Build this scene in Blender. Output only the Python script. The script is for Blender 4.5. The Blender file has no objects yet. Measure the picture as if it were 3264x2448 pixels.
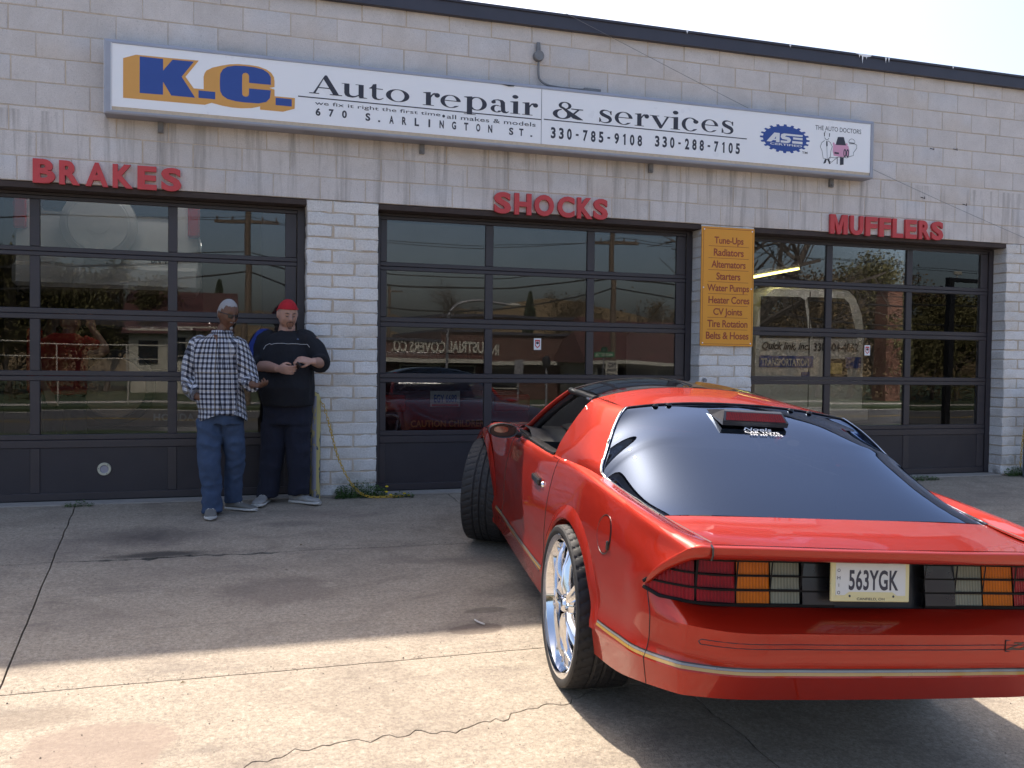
import bpy, bmesh, math, random
from math import sin, cos, pi, radians, sqrt, atan2, exp
from mathutils import Vector, Matrix, noise
from mathutils.geometry import tessellate_polygon
random.seed(7)
sc = bpy.context.scene
COL = sc.collection
# ------------------------------------------------------------------ camera
YAW, PITCH, ROLL = 0.304396, -0.02481, 0.0122621
CAMP = Vector((1.50204, -8.35598, 1.246569))
_f = Vector((sin(YAW)*cos(PITCH), cos(YAW)*cos(PITCH), sin(PITCH)))
_r = Vector((cos(YAW), -sin(YAW), 0)); _u = _r.cross(_f)
_r2 = cos(ROLL)*_r + sin(ROLL)*_u; _u2 = -sin(ROLL)*_r + cos(ROLL)*_u
cd = bpy.data.cameras.new('camera'); cam = bpy.data.objects.new('camera', cd); COL.objects.link(cam)
cam.matrix_world = Matrix(((_r2.x, _u2.x, -_f.x, CAMP.x), (_r2.y, _u2.y, -_f.y, CAMP.y), (_r2.z, _u2.z, -_f.z, CAMP.z), (0, 0, 0, 1)))
cd.sensor_width = 36; cd.lens = 2899.66/3264*36; cd.clip_end = 2000; cd.clip_start = 0.05
sc.camera = cam
# ------------------------------------------------------------------ world, sun, exposure
SUN_EL, SUN_AZ = radians(53.7), radians(-13.5)
w = bpy.data.worlds.new('World'); sc.world = w; w.use_nodes = True
nt = w.node_tree; bg = nt.nodes['Background']; sky = nt.nodes.new('ShaderNodeTexSky')
sky.sky_type = 'NISHITA'; sky.sun_disc = False; sky.sun_elevation = SUN_EL; sky.sun_rotation = SUN_AZ % (2*pi)
sky.air_density = 1.0; sky.dust_density = 5.5; sky.ozone_density = 1.0; sky.altitude = 300
nt.links.new(sky.outputs[0], bg.inputs[0]); bg.inputs[1].default_value = 0.135
sd = bpy.data.lights.new('sun', 'SUN'); sd.energy = 4.0; sd.angle = radians(.85); sd.color = (1, .90, .76)
sun = bpy.data.objects.new('sun', sd); COL.objects.link(sun)
_sdir = Vector((sin(SUN_AZ)*cos(SUN_EL), cos(SUN_AZ)*cos(SUN_EL), sin(SUN_EL)))
sun.rotation_euler = _sdir.to_track_quat('Z', 'Y').to_euler(); sun.location = (0, 10, 30)
sc.view_settings.view_transform = 'Standard'; sc.view_settings.look = 'None'; sc.view_settings.gamma = 1
sc.view_settings.use_curve_mapping = False; sc.view_settings.exposure = 1.2
sc.cycles.max_bounces = 8; sc.cycles.transparent_max_bounces = 16; sc.cycles.glossy_bounces = 4
sc.cycles.caustics_reflective = False; sc.cycles.caustics_refractive = False

# ------------------------------------------------------------------ helpers
def hsv(a, b, t): return tuple(x+(y-x)*t for x, y in zip(a, b))
class N:
    """tiny node-graph helper"""
    def __init__(s, name):
        s.m = bpy.data.materials.new(name); s.m.use_nodes = True; s.t = s.m.node_tree
        s.b = s.t.nodes['Principled BSDF']; s.out = s.t.nodes['Material Output']
    def n(s, typ, **kw):
        x = s.t.nodes.new(typ)
        for k, v in kw.items(): setattr(x, k, v)
        return x
    def l(s, a, b): s.t.links.new(a, b)
    def pos(s, scale=(1, 1, 1), obj=False):
        tc = s.n('ShaderNodeTexCoord') if obj else s.n('ShaderNodeNewGeometry')
        mp = s.n('ShaderNodeMapping'); mp.inputs['Scale'].default_value = scale
        s.l(tc.outputs['Object'] if obj else tc.outputs['Position'], mp.inputs[0]); return mp.outputs[0]
    def noise(s, vec, scale, detail=4, rough=.6, dist=0):
        x = s.n('ShaderNodeTexNoise'); s.l(vec, x.inputs['Vector'])
        x.inputs['Scale'].default_value = scale; x.inputs['Detail'].default_value = detail
        x.inputs['Roughness'].default_value = rough; x.inputs['Distortion'].default_value = dist
        return x.outputs[0]
    def ramp(s, fac, stops):
        r = s.n('ShaderNodeValToRGB'); s.l(fac, r.inputs[0]); e = r.color_ramp.elements
        while len(e) < len(stops): e.new(.5)
        for i, (p, c) in enumerate(stops):
            e[i].position = p; e[i].color = (*c, 1) if len(c) == 3 else c
        return r.outputs[0]
    def mix(s, fac, a, b, mode='MIX'):
        x = s.n('ShaderNodeMix'); x.data_type = 'RGBA'; x.blend_type = mode
        for sock, v in ((x.inputs[0], fac), (x.inputs[6], a), (x.inputs[7], b)):
            if isinstance(v, bpy.types.NodeSocket): s.l(v, sock)
            elif isinstance(v, (int, float)): sock.default_value = v
            else: sock.default_value = (*v, 1)
        return x.outputs[2]
    def math(s, op, a, b=0.0):
        x = s.n('ShaderNodeMath'); x.operation = op
        for sock, v in ((x.inputs[0], a), (x.inputs[1], b)):
            if isinstance(v, bpy.types.NodeSocket): s.l(v, sock)
            else: sock.default_value = v
        return x.outputs[0]
    def col(s, v):
        if isinstance(v, bpy.types.NodeSocket): s.l(v, s.b.inputs['Base Color'])
        else: s.b.inputs['Base Color'].default_value = (*v, 1)
    def rough(s, v):
        if isinstance(v, bpy.types.NodeSocket): s.l(v, s.b.inputs['Roughness'])
        else: s.b.inputs['Roughness'].default_value = v
    def bump(s, h, strength=.3, dist=.01):
        b = s.n('ShaderNodeBump'); b.inputs['Strength'].default_value = strength; b.inputs['Distance'].default_value = dist
        s.l(h, b.inputs['Height']); s.l(b.outputs[0], s.b.inputs['Normal'])
def plain(name, c, rough=.5, metal=0., var=.12, vscale=8, bump=0., bscale=60, spec=.5, coat=0, obj=False):
    g = N(name); v = g.pos(obj=obj)
    n = g.noise(v, vscale, 5)
    g.col(g.mix(n, tuple(x*(1-var) for x in c), tuple(min(1, x*(1+var)) for x in c)))
    g.rough(g.math('ADD', g.math('MULTIPLY', g.noise(v, vscale*2.3, 3), .16), max(0, rough-.08)))
    g.b.inputs['Metallic'].default_value = metal; g.b.inputs['Specular IOR Level'].default_value = spec
    g.b.inputs['Coat Weight'].default_value = coat; g.b.inputs['Coat Roughness'].default_value = .04
    if bump: g.bump(g.noise(v, bscale, 4), bump, .004)
    return g.m
def tag(o, label=None, cat=None, group=None, kind=None):
    for k, v in (('label', label), ('category', cat), ('group', group), ('kind', kind)):
        if v: o[k] = v
    return o
def empty(name, loc=(0, 0, 0), label=None, cat=None, group=None, rot=None, parent=None):
    o = bpy.data.objects.new(name, None); COL.objects.link(o); o.location = loc; o.empty_display_size = .1
    if rot: o.rotation_euler = rot
    if parent: o.parent = parent
    return tag(o, label, cat, group)
def link(name, me, parent=None, loc=None, rot=None):
    o = bpy.data.objects.new(name, me); COL.objects.link(o)
    if parent: o.parent = parent
    if loc is not None: o.location = loc
    if rot is not None: o.rotation_euler = rot
    return o
def smooth_angle(me, ang=35):
    bm = bmesh.new(); bm.from_mesh(me)
    for f in bm.faces: f.smooth = True
    a = radians(ang)
    for e in bm.edges:
        e.smooth = not (len(e.link_faces) == 2 and e.calc_face_angle(0) > a) and len(e.link_faces) == 2
    bm.to_mesh(me); bm.free()
class MB:
    def __init__(s): s.v = []; s.f = []; s.mi = []
    def add(s, vs, fs, mi=0):
        k = len(s.v); s.v += [Vector(p) for p in vs]; s.f += [tuple(i+k for i in f) for f in fs]; s.mi += [mi]*len(fs); return s
    def box(s, x0, x1, y0, y1, z0, z1, mi=0):
        return s.add([(x0, y0, z0), (x1, y0, z0), (x1, y1, z0), (x0, y1, z0), (x0, y0, z1), (x1, y0, z1), (x1, y1, z1), (x0, y1, z1)],
              [(0, 3, 2, 1), (4, 5, 6, 7), (0, 1, 5, 4), (1, 2, 6, 5), (2, 3, 7, 6), (3, 0, 4, 7)], mi)
    def cbox(s, x0, x1, y0, y1, z0, z1, c=.01, mi=0):
        """box with chamfered edges"""
        X = (x0, x0+c, x1-c, x1); Y = (y0, y0+c, y1-c, y1); Z = (z0, z0+c, z1-c, z1)
        bm = bmesh.new(); bmesh.ops.create_cube(bm, size=1)
        for v in bm.verts: v.co = Vector((x1 if v.co.x > 0 else x0, y1 if v.co.y > 0 else y0, z1 if v.co.z > 0 else z0))
        bmesh.ops.bevel(bm, geom=bm.edges[:], offset=c, segments=1, affect='EDGES')
        s.bm(bm, mi); bm.free(); return s
    def bm(s, bm, mi=0):
        bm.verts.index_update(); return s.add([v.co.copy() for v in bm.verts], [[v.index for v in f.verts] for f in bm.faces], mi)
    def tube(s, path, r, n=8, mi=0, caps=True, flat=1.0):
        path = [Vector(p) for p in path]; rs = r if isinstance(r, (list, tuple)) else [r]*len(path)
        k0 = len(s.v); up = Vector((0, 0, 1)); prev = None
        for i, p in enumerate(path):
            t = (path[min(i+1, len(path)-1)]-path[max(i-1, 0)]).normalized()
            if prev is None:
                a = t.cross(up if abs(t.z) < .9 else Vector((0, 1, 0))).normalized()
            else: a = (prev - t*prev.dot(t)).normalized()
            prev = a; b = t.cross(a)
            for j in range(n):
                q = 2*pi*j/n; s.v.append(p + a*cos(q)*rs[i] + b*sin(q)*rs[i]*flat)
        m = len(path)
        for i in range(m-1):
            for j in range(n):
                s.f.append((k0+i*n+j, k0+i*n+(j+1) % n, k0+(i+1)*n+(j+1) % n, k0+(i+1)*n+j)); s.mi.append(mi)
        if caps:
            s.f.append(tuple(k0+j for j in range(n))[::-1]); s.f.append(tuple(k0+(m-1)*n+j for j in range(n))); s.mi += [mi, mi]
        return s
    def lathe(s, prof, n=24, axis='Z', c=(0, 0, 0), mi=0, close=False):
        """prof: list of (radius, height along axis)"""
        k0 = len(s.v); c = Vector(c)
        for r, h in prof:
            for j in range(n):
                q = 2*pi*j/n; a, b = r*cos(q), r*sin(q)
                s.v.append(c+Vector({'Z': (a, b, h), 'Y': (a, h, b), 'X': (h, a, b)}[axis]))
        for i in range(len(prof)-1 if not close else len(prof)):
            i2 = (i+1) % len(prof)
            for j in range(n):
                q = (k0+i*n+j, k0+i*n+(j+1) % n, k0+i2*n+(j+1) % n, k0+i2*n+j)
                s.f.append(q if axis != 'Y' else q[::-1]); s.mi.append(mi)
        return s
    def grid(s, rows, mi=0, close=False):
        k0 = len(s.v); m = len(rows[0])
        for r in rows: s.v += [Vector(p) for p in r]
        for i in range(len(rows)-1):
            for j in range(m if close else m-1):
                j2 = (j+1) % m
                s.f.append((k0+i*m+j, k0+i*m+j2, k0+(i+1)*m+j2, k0+(i+1)*m+j)); s.mi.append(mi)
        return s
    def poly(s, pts, fn=None, holes=(), th=0, mi=0):
        """planar polygon (2d pts) mapped by fn(x,z)->3d ; th = extrude depth along +y when fn is None"""
        loops = [list(pts)]+[list(h) for h in holes]
        tri = tessellate_polygon([[Vector((a, b, 0)) for a, b in lp] for lp in loops])
        flat = [p for lp in loops for p in lp]; fn = fn or (lambda a, b: (a, 0, b))
        k = len(s.v); s.v += [Vector(fn(a, b)) for a, b in flat]
        for t in tri: s.f.append(tuple(k+i for i in t)); s.mi.append(mi)
        if th:
            k2 = len(s.v); s.v += [Vector(fn(a, b))+Vector((0, th, 0)) for a, b in flat]
            for t in tri: s.f.append(tuple(k2+i for i in t)[::-1]); s.mi.append(mi)
            o = 0
            for lp in loops:
                for i in range(len(lp)):
                    j = (i+1) % len(lp); s.f.append((k+o+i, k+o+j, k2+o+j, k2+o+i)); s.mi.append(mi)
                o += len(lp)
        return s
    def xf(s, M):
        s.v = [M @ v for v in s.v]; return s
    def merge(s, o, M=None):
        return s.add([(M @ v if M else v) for v in o.v], o.f)
    def mesh(s, name, mats, smooth=None, recalc=True):
        me = bpy.data.meshes.new(name); me.from_pydata([tuple(v) for v in s.v], [], s.f)
        mats = mats if isinstance(mats, (list, tuple)) else [mats]
        for m in mats: me.materials.append(m)
        me.polygons.foreach_set('material_index', s.mi if len(s.mi) == len(s.f) else [0]*len(s.f))
        if recalc:
            bm = bmesh.new(); bm.from_mesh(me); bmesh.ops.recalc_face_normals(bm, faces=bm.faces); bm.to_mesh(me); bm.free()
        if smooth: smooth_angle(me, smooth)
        me.update(); return me
    def build(s, name, mats, parent=None, smooth=None, loc=None, rot=None, recalc=True):
        return link(name, s.mesh(name, mats, smooth, recalc), parent, loc, rot)
def text_mesh(body, bold=0., spacing=1., shear=0., align='LEFT'):
    """returns (verts2d, faces) of the built-in font, centred on nothing"""
    cu = bpy.data.curves.new('t', 'FONT'); cu.body = body; cu.offset = bold; cu.space_character = spacing; cu.shear = shear
    cu.resolution_u = 4; cu.fill_mode = 'FRONT'; cu.align_x = align
    ob = bpy.data.objects.new('t', cu); COL.objects.link(ob)
    me = bpy.data.meshes.new_from_object(ob)
    v = [(p.co.x, p.co.y) for p in me.vertices]; f = [tuple(p.vertices) for p in me.polygons]
    bpy.data.objects.remove(ob); bpy.data.curves.remove(cu); bpy.data.meshes.remove(me)
    return v, f
def text_fit(mb, body, x0, x1, z0, z1, fn, bold=0., spacing=1., shear=0., mi=0):
    v, f = text_mesh(body, bold, spacing, shear)
    a0 = min(p[0] for p in v); a1 = max(p[0] for p in v); b0 = min(p[1] for p in v); b1 = max(p[1] for p in v)
    mb.add([fn(x0+(p[0]-a0)/(a1-a0)*(x1-x0), z0+(p[1]-b0)/(b1-b0)*(z1-z0)) for p in v], f, mi)
    return mb
def stroke(mb, pts, w, fn, mi=0, n=1):
    """flat ribbon with per-point half-perpendicular widths"""
    ws = w if isinstance(w, (list, tuple)) else [w]*len(pts); L, R = [], []
    for i, p in enumerate(pts):
        a = pts[max(i-1, 0)]; b = pts[min(i+1, len(pts)-1)]; d = Vector((b[0]-a[0], b[1]-a[1]))
        if d.length < 1e-9: d = Vector((1, 0))
        d.normalize(); nx, ny = -d.y, d.x; h = ws[i]/2
        L.append(fn(p[0]+nx*h, p[1]+ny*h)); R.append(fn(p[0]-nx*h, p[1]-ny*h))
    mb.grid([L, R], mi); return mb
def catmull(pts, n=6, closed=False):
    P = [Vector(p) for p in pts]; out = []; m = len(P); rng = m if closed else m-1
    for i in range(rng):
        if closed: p0, p1, p2, p3 = P[(i-1) % m], P[i], P[(i+1) % m], P[(i+2) % m]
        else: p0, p1, p2, p3 = P[max(i-1, 0)], P[i], P[i+1], P[min(i+2, m-1)]
        for k in range(n):
            t = k/n
            out.append(.5*((2*p1)+(p2-p0)*t+(2*p0-5*p1+4*p2-p3)*t*t+(3*p1-p0-3*p2+p3)*t**3))
    if not closed: out.append(P[-1])
    return out
def sstep(a, b, x):
    t = max(0, min(1, (x-a)/(b-a))); return t*t*(3-2*t)
def gz(x, y):
    """height of the sloping forecourt; the door sill is z = 0"""
    d = -y
    if d <= 0: return 0.
    s = .07+.012*max(0, min(3, x-3.3)); dd = d if d < 6 else 6+2*(1-exp(-(d-6)/2))
    wt = sstep(7, 12, d)
    return -s*dd*(1-wt)-.65*wt
def mirror_pt(px, py, Y, y0=.2):
    """world point at depth Y (<0) whose reflection in the door glass is seen at photo pixel px,py"""
    d = _f*2899.66+_r2*(px-1632)-_u2*(py-1224); t = (y0-CAMP.y)/d.y; P = CAMP+d*t
    d.y = -d.y; t = (Y-P.y)/d.y; return P+d*t
def through_pt(px, py, Y):
    d = _f*2899.66+_r2*(px-1632)-_u2*(py-1224); return CAMP+d*((Y-CAMP.y)/d.y)
# ------------------------------------------------------------------ materials of the setting
def mat_concrete():
    g = N('forecourt_concrete'); v = g.pos()
    big = g.noise(v, .7, 5, .62, .6); mid = g.noise(v, 5, 6, .72); fine = g.noise(v, 48, 6, .8); speck = g.noise(v, 170, 2, .6)
    c = g.mix(big, (.26, .212, .158), (.375, .312, .24))
    c = g.mix(g.math('MULTIPLY', g.ramp(mid, [(.3, (0, 0, 0)), (.75, (1, 1, 1))]), .35), c, (.25, .195, .145))
    c = g.mix(.55, c, g.ramp(fine, [(.32, (.085, .068, .053)), (.48, (.29, .242, .19)), (.66, (.55, .475, .385))]))
    c = g.mix(g.math('MULTIPLY', g.ramp(speck, [(.62, (0, 0, 0)), (.68, (1, 1, 1))]), .5), c, (.62, .57, .5))
    c = g.mix(g.math('MULTIPLY', g.ramp(g.noise(v, 120, 3, .6), [(.62, (0, 0, 0)), (.66, (1, 1, 1))]), .55), c, (.09, .075, .06))
    c = g.mix(g.math('MULTIPLY', g.ramp(g.noise(v, 1.6, 7, .72, 1.2), [(.48, (0, 0, 0)), (.66, (1, 1, 1))]), .45), c, (.15, .12, .095))
    c = g.mix(g.math('MULTIPLY', g.ramp(g.noise(g.pos((1.4, 4.5, 1)), 1.1, 6, .7, .4), [(.52, (0, 0, 0)), (.70, (1, 1, 1))]), .45), c, (.11, .09, .08))
    # oil and water stains where the photograph has them
    geo = g.n('ShaderNodeNewGeometry'); dn = g.n('ShaderNodeTexNoise'); dn.inputs['Scale'].default_value = 3.4; dn.inputs['Detail'].default_value = 8; dn.inputs['Roughness'].default_value = .68
    g.l(geo.outputs['Position'], dn.inputs['Vector'])
    def blob(cx, cy, rx, ry, amt, col, soft=.25, wob=.8):
        nonlocal c
        a = g.n('ShaderNodeVectorMath'); a.operation = 'ADD'; sc1 = g.n('ShaderNodeVectorMath'); sc1.operation = 'SCALE'
        g.l(dn.outputs[1], sc1.inputs[0]); sc1.inputs['Scale'].default_value = wob*1.7*min(rx, ry)
        g.l(geo.outputs['Position'], a.inputs[0]); g.l(sc1.outputs[0], a.inputs[1])
        m = g.n('ShaderNodeMapping'); m.vector_type = 'POINT'; m.inputs['Scale'].default_value = (1/rx, 1/ry, 0)
        o = wob*1.7*min(rx, ry)*.5
        m.inputs['Location'].default_value = (-(cx+o)/rx, -(cy+o)/ry, 0); g.l(a.outputs[0], m.inputs[0])
        ln = g.n('ShaderNodeVectorMath'); ln.operation = 'LENGTH'; g.l(m.outputs[0], ln.inputs[0])
        k = g.ramp(ln.outputs['Value'], [(1-soft if soft < 1 else 0, (amt,)*3), (1, (0, 0, 0))])
        c = g.mix(k, c, col)
    for q in STAINS: blob(*q)
    g.col(c); g.rough(.82)
    h = g.math('ADD', g.math('MULTIPLY', fine, .8), g.math('MULTIPLY', speck, .5)); g.bump(h, .75, .008)
    return g.m
STAINS = [(.95, -1.15, .62, .36, .85, (.075, .06, .055), .9, 1.0), (1.05, -1.66, .45, .09, .85, (.03, .026, .024), .6, .9), (1.8, -2.62, .42, .36, .5, (.13, .10, .085), .35, .9), (1.35, -2.1, .9, .25, .35, (.15, .12, .10), .9, .9), (.8, -2.9, .6, .3, .3, (.16, .13, .11), .9, .9),
          (1.02, -4.46, .32, .26, .6, (.24, .175, .14), .10, .9), (.72, -4.12, .28, .12, .5, (.17, .13, .10), .4, .9), (2.84, -3.50, .17, .085, .62, (.11, .08, .065), .12, .7), (2.97, -3.22, .14, .05, .62, (.10, .08, .065), .2, .7), (3.25, -2.9, .3, .2, .5, (.09, .075, .065), .5, .8),
          (2.0, -.95, .3, .12, .45, (.1, .08, .07), .6, .8), (3.2, -2.2, .35, .2, .4, (.1, .08, .07), .6, .8), (.3, -1.4, .5, .5, .4, (.12, .095, .085), .9, .8), (-.4, -2.2, .7, .6, .4, (.13, .1, .09), .9, .8),
          (8.6, -.9, 1.6, .5, .35, (.13, .11, .1), .9, .8), (5, -5.6, .6, .4, .3, (.14, .12, .1), .7, .8), (2.3, -.7, .5, .3, .3, (.2, .14, .12), .9, .8)]
CONC = mat_concrete()
def mat_block(name, base, mort=False, split=False):
    g = N(name); v = g.pos(); oi = g.n('ShaderNodeObjectInfo')
    c = g.mix(oi.outputs['Random'], tuple(x*.90 for x in base), tuple(min(1, x*1.04) for x in base))
    big = g.noise(v, 3.2, 6, .7); fine = g.noise(v, 120 if not split else 70, 4, .7); pit = g.noise(v, 55, 5, .8)
    c = g.mix(g.math('MULTIPLY', g.ramp(big, [(.40, (0, 0, 0)), (.68, (1, 1, 1))]), .42), c, tuple(x*.62 for x in base))
    c = g.mix(g.math('MULTIPLY', g.ramp(pit, [(.33, (1, 1, 1)), (.43, (0, 0, 0))]), .7), c, tuple(x*.36 for x in base))
    c = g.mix(.34, c, g.ramp(fine, [(.3, tuple(x*.5 for x in base)), (.7, tuple(min(1, x*1.2) for x in base))]))
    # grime washed down below the sign and along the lintel (dirt, has a shape of its own)
    geo = g.n('ShaderNodeNewGeometry'); sx = g.n('ShaderNodeSeparateXYZ'); g.l(geo.outputs['Position'], sx.inputs[0])
    st = g.noise(g.pos((3.3, 1, .18)), 2.0, 5, .7)
    zz = g.n('ShaderNodeMapRange'); zz.inputs[1].default_value = 2.65; zz.inputs[2].default_value = 3.25; zz.inputs[3].default_value = .55; zz.inputs[4].default_value = .9
    g.l(sx.outputs[2], zz.inputs[0])
    below = g.math('LESS_THAN', sx.outputs[2], 3.26); above = g.math('GREATER_THAN', sx.outputs[2], 2.66)
    k = g.math('MULTIPLY', g.math('MULTIPLY', below, above), g.math('MULTIPLY', g.ramp(st, [(.50, (0, 0, 0)), (.66, (1, 1, 1))]), zz.outputs[0]))
    c = g.mix(g.math('MULTIPLY', k, .75), c, (.13, .115, .105))
    # green-black foot of the piers
    ft = g.n('ShaderNodeMapRange'); ft.inputs[1].default_value = .0; ft.inputs[2].default_value = .32; ft.inputs[3].default_value = .8; ft.inputs[4].default_value = 0
    g.l(sx.outputs[2], ft.inputs[0])
    c = g.mix(g.math('MULTIPLY', ft.outputs[0], g.ramp(g.noise(v, 9, 4), [(.42, (0, 0, 0)), (.62, (1, 1, 1))])), c, (.13, .12, .10))
    c = g.mix(g.math('MULTIPLY', g.ramp(g.noise(g.pos((1, 1, 1)), .9, 7, .75, .8), [(.45, (0, 0, 0)), (.70, (1, 1, 1))]), .38), c, tuple(x*q for x, q in zip(base, (.60, .57, .53))))
    g.col(c); g.rough(.85)
    g.bump(g.math('ADD', g.math('MULTIPLY', pit, 1.0), g.math('MULTIPLY', fine, .5)), .5 if not split else .8, .006 if not split else .012)
    return g.m
M_BLOCK = mat_block('painted_concrete_block', (.735, .69, .675))
M_SLIM = mat_block('split_face_block', (.86, .83, .815), split=True)
M_MORT = plain('tan_mortar', (.56, .47, .38), .9, var=.3, vscale=14, bump=.5, bscale=90)
M_FASC = plain('dark_fascia_metal', (.055, .055, .075), .5, .2, .2, 3)
M_FRAME = plain('dark_bronze_frame', (.042, .036, .042), .42, .1, .2, 4, bump=.1)
M_PANEL = plain('dark_door_panel', (.030, .026, .033), .5, .1, .25, 5, bump=.15)
M_RUST = plain('rusty_steel_lintel', (.05, .034, .03), .75, .1, .45, 10, bump=.3)
M_WHITE = plain('sign_white', (.93, .93, .96), .3, 0, .02, 2, coat=.3)
M_SGREY = plain('sign_frame_grey', (.36, .37, .43), .5, .2, .15, 5)
M_SUND = plain('sign_cabinet_paint', (.30, .30, .34), .55, .2, .25, 4)
M_CREAM = plain('yellowed_acrylic', (.60, .50, .38), .5, 0, .25, 30)
M_INK = plain('black_vinyl', (.035, .036, .055), .5, 0, .1)
M_BLUE = plain('blue_vinyl', (.028, .075, .33), .45, 0, .08)
M_ORNG = plain('orange_vinyl', (.72, .36, .085), .45, 0, .06)
M_PINK = plain('pink_vinyl', (.72, .36, .52), .45, 0, .06)
M_WVIN = plain('white_vinyl', (.8, .8, .82), .45, 0, .05)
M_RED = plain('faded_red_plastic', (.56, .055, .06), .5, 0, .16, 6, bump=.1)
M_REDS = plain('red_letter_side', (.30, .03, .035), .6, 0, .2, 8)
M_GALV = plain('galvanised_grey', (.22, .22, .23), .6, .4, .3, 12, bump=.2)
M_BLACKP = plain('black_plastic', (.012, .012, .014), .35, 0, .2)
M_RUBBER = plain('black_rubber', (.02, .02, .022), .7, 0, .2, 20)
M_GRASS = plain('grass_green', (.035, .052, .018), .9, 0, .4, 3)
M_ASPH = plain('asphalt', (.065, .063, .062), .9, 0, .25, 1.5, bump=.4, bscale=120)
M_WALK = plain('sidewalk_concrete', (.36, .33, .29), .9, 0, .15, 2)
M_DIRT = plain('packed_dirt', (.05, .042, .034), .95, 0, .4, 9, bump=.4)
def glass_pane(name, tint=(.42, .42, .45), rough=0.0, boost=1.0, wob=.0, gloss=(.92, .95, 1)):
    g = N(name); t = g.t
    fr = g.n('ShaderNodeFresnel'); fr.inputs['IOR'].default_value = 1.52
    gl = g.n('ShaderNodeBsdfGlossy'); gl.inputs['Roughness'].default_value = rough; tr = g.n('ShaderNodeBsdfTransparent'); tr.inputs[0].default_value = (*tint, 1)
    gl.inputs[0].default_value = (*gloss, 1)
    if wob:
        b = g.n('ShaderNodeBump'); b.inputs['Strength'].default_value = wob; b.inputs['Distance'].default_value = .01
        g.l(g.noise(g.pos(), 1.1, 1, .4), b.inputs['Height']); g.l(b.outputs[0], gl.inputs['Normal'])
    mx = g.n('ShaderNodeMixShader'); g.l(g.math('MINIMUM', g.math('MULTIPLY', fr.outputs[0], boost), 1.0), mx.inputs[0])
    g.l(tr.outputs[0], mx.inputs[1]); g.l(gl.outputs[0], mx.inputs[2]); g.l(mx.outputs[0], g.out.inputs['Surface'])
    return g.m
M_GLASS = glass_pane('door_glass', (.74, .74, .74), 0.0, 1.2, .12)
# ------------------------------------------------------------------ ground: forecourt slabs, road, far ground
mb = MB(); R = 700
xs = [-R, -120, -40, -15, -6, -3, 0, 3, 6, 9, 12, 15, 20, 30, 60, 200, R]; ys = [-R, -200, -80, -50, -30, -22, -16, -12, -10, -9, -8, -7, -6, -5, -4, -3, -2, -1, 0, .001, 12, 60, R]
mb.grid([[(x, y, gz(x, y)-.055) for x in xs] for y in ys])
ground = mb.build('ground', M_DIRT, smooth=60); tag(ground, kind='structure')
def jit(x, k, a): return noise.noise(Vector((x*2.1, k*7.7, .3)))*a + noise.noise(Vector((x*13, k*3.3, 1.3)))*a*.45 + noise.noise(Vector((x*33, k*3.3, 1.3)))*a*.3
def yb(k, x):
    if k == 0: return -.012
    if k == 1: return -1.74+jit(x, 1, .03)
    if k == 2: return -3.835+jit(x, 2, .008)
    if k == 3: return -4.98+.17*max(0, min(x, 3.6))-.18*max(0, 1.2-max(x, -1))+(.03*(x-3.6) if x > 3.6 else 0)+jit(x, 3, .12)
    if k == 4: return -6.2+jit(x, 4, .02)
    return -8.3-(k-5)*2.2+jit(x, k, .015)
XJ = [-12, -8.8, -5.7, -2.65, .45, 3.6, 6.7, 9.85, 12.9, 16, 19]
def xb(k, y):
    base = XJ[k]
    if k == 4: return .30-.060*y + noise.noise(Vector((y*5, 3, 0)))*.010
    if k == 5: return 3.5-.03*y + noise.noise(Vector((y*5, 9, 0)))*.02
    return base + noise.noise(Vector((y*5, k, 0)))*.02
for r in range(6):
    for k in range(len(XJ)-1):
        near = 3 <= k <= 6; nx, ny = (110, 16) if near else (8, 6)
        gx = .0045; rows = []
        top = []
        for j in range(ny+1):
            row = []
            for i in range(nx+1):
                u = i/nx; v = j/ny
                xm = XJ[k]+(XJ[k+1]-XJ[k])*u
                y1 = yb(r, xm); y0 = yb(r+1, xm)
                gy1 = (.0035 if r == 3 else .004 if r else 0); gy0 = (.0035 if r == 2 else .004)
                # chipped edge along the second joint, where the photograph shows broken concrete
                if r == 1 and k == 4 and .6 < xm < 1.9: gy1 += .05*max(0, noise.noise(Vector((xm*9, 5, 0)))+.25)
                if r == 0 and k == 4 and .6 < xm < 1.9: gy0 += .04*max(0, noise.noise(Vector((xm*11, 8, 0)))+.2)
                if r == 3: gy1 += .007*max(0, noise.noise(Vector((xm*14, 2, 0))))
                if r == 2: gy0 += .008*max(0, noise.noise(Vector((xm*17, 6, 0))))
                y = (y0+gy0)+((y1-gy1)-(y0+gy0))*v
                xa = xb(k, y)+gx; xc = xb(k+1, y)-gx; x = xa+(xc-xa)*u
                edge = min(i, nx-i, j, ny-j) == 0
                row.append((x, y, gz(x, y)-(.004 if edge else 0)+noise.noise(Vector((x*1.7, y*1.7, 2)))*.003))
            top.append(row)
        m = MB(); m.grid(top)
        n0 = len(m.v); loop = [(0, i) for i in range(nx+1)]+[(j, nx) for j in range(1, ny+1)]+[(ny, i) for i in range(nx-1, -1, -1)]+[(j, 0) for j in range(ny-1, 0, -1)]
        for (j, i) in loop:
            p = top[j][i]; m.v.append(Vector((p[0], p[1], p[2]-.05)))
        L = len(loop)
        for a in range(L):
            b = (a+1) % L; ia = loop[a][0]*(nx+1)+loop[a][1]; ib = loop[b][0]*(nx+1)+loop[b][1]
            m.f.append((ia, ib, n0+b, n0+a))
        m.mi = [0]*len(m.f)
        m.build('concrete_slab', CONC, ground, smooth=40)
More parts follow.
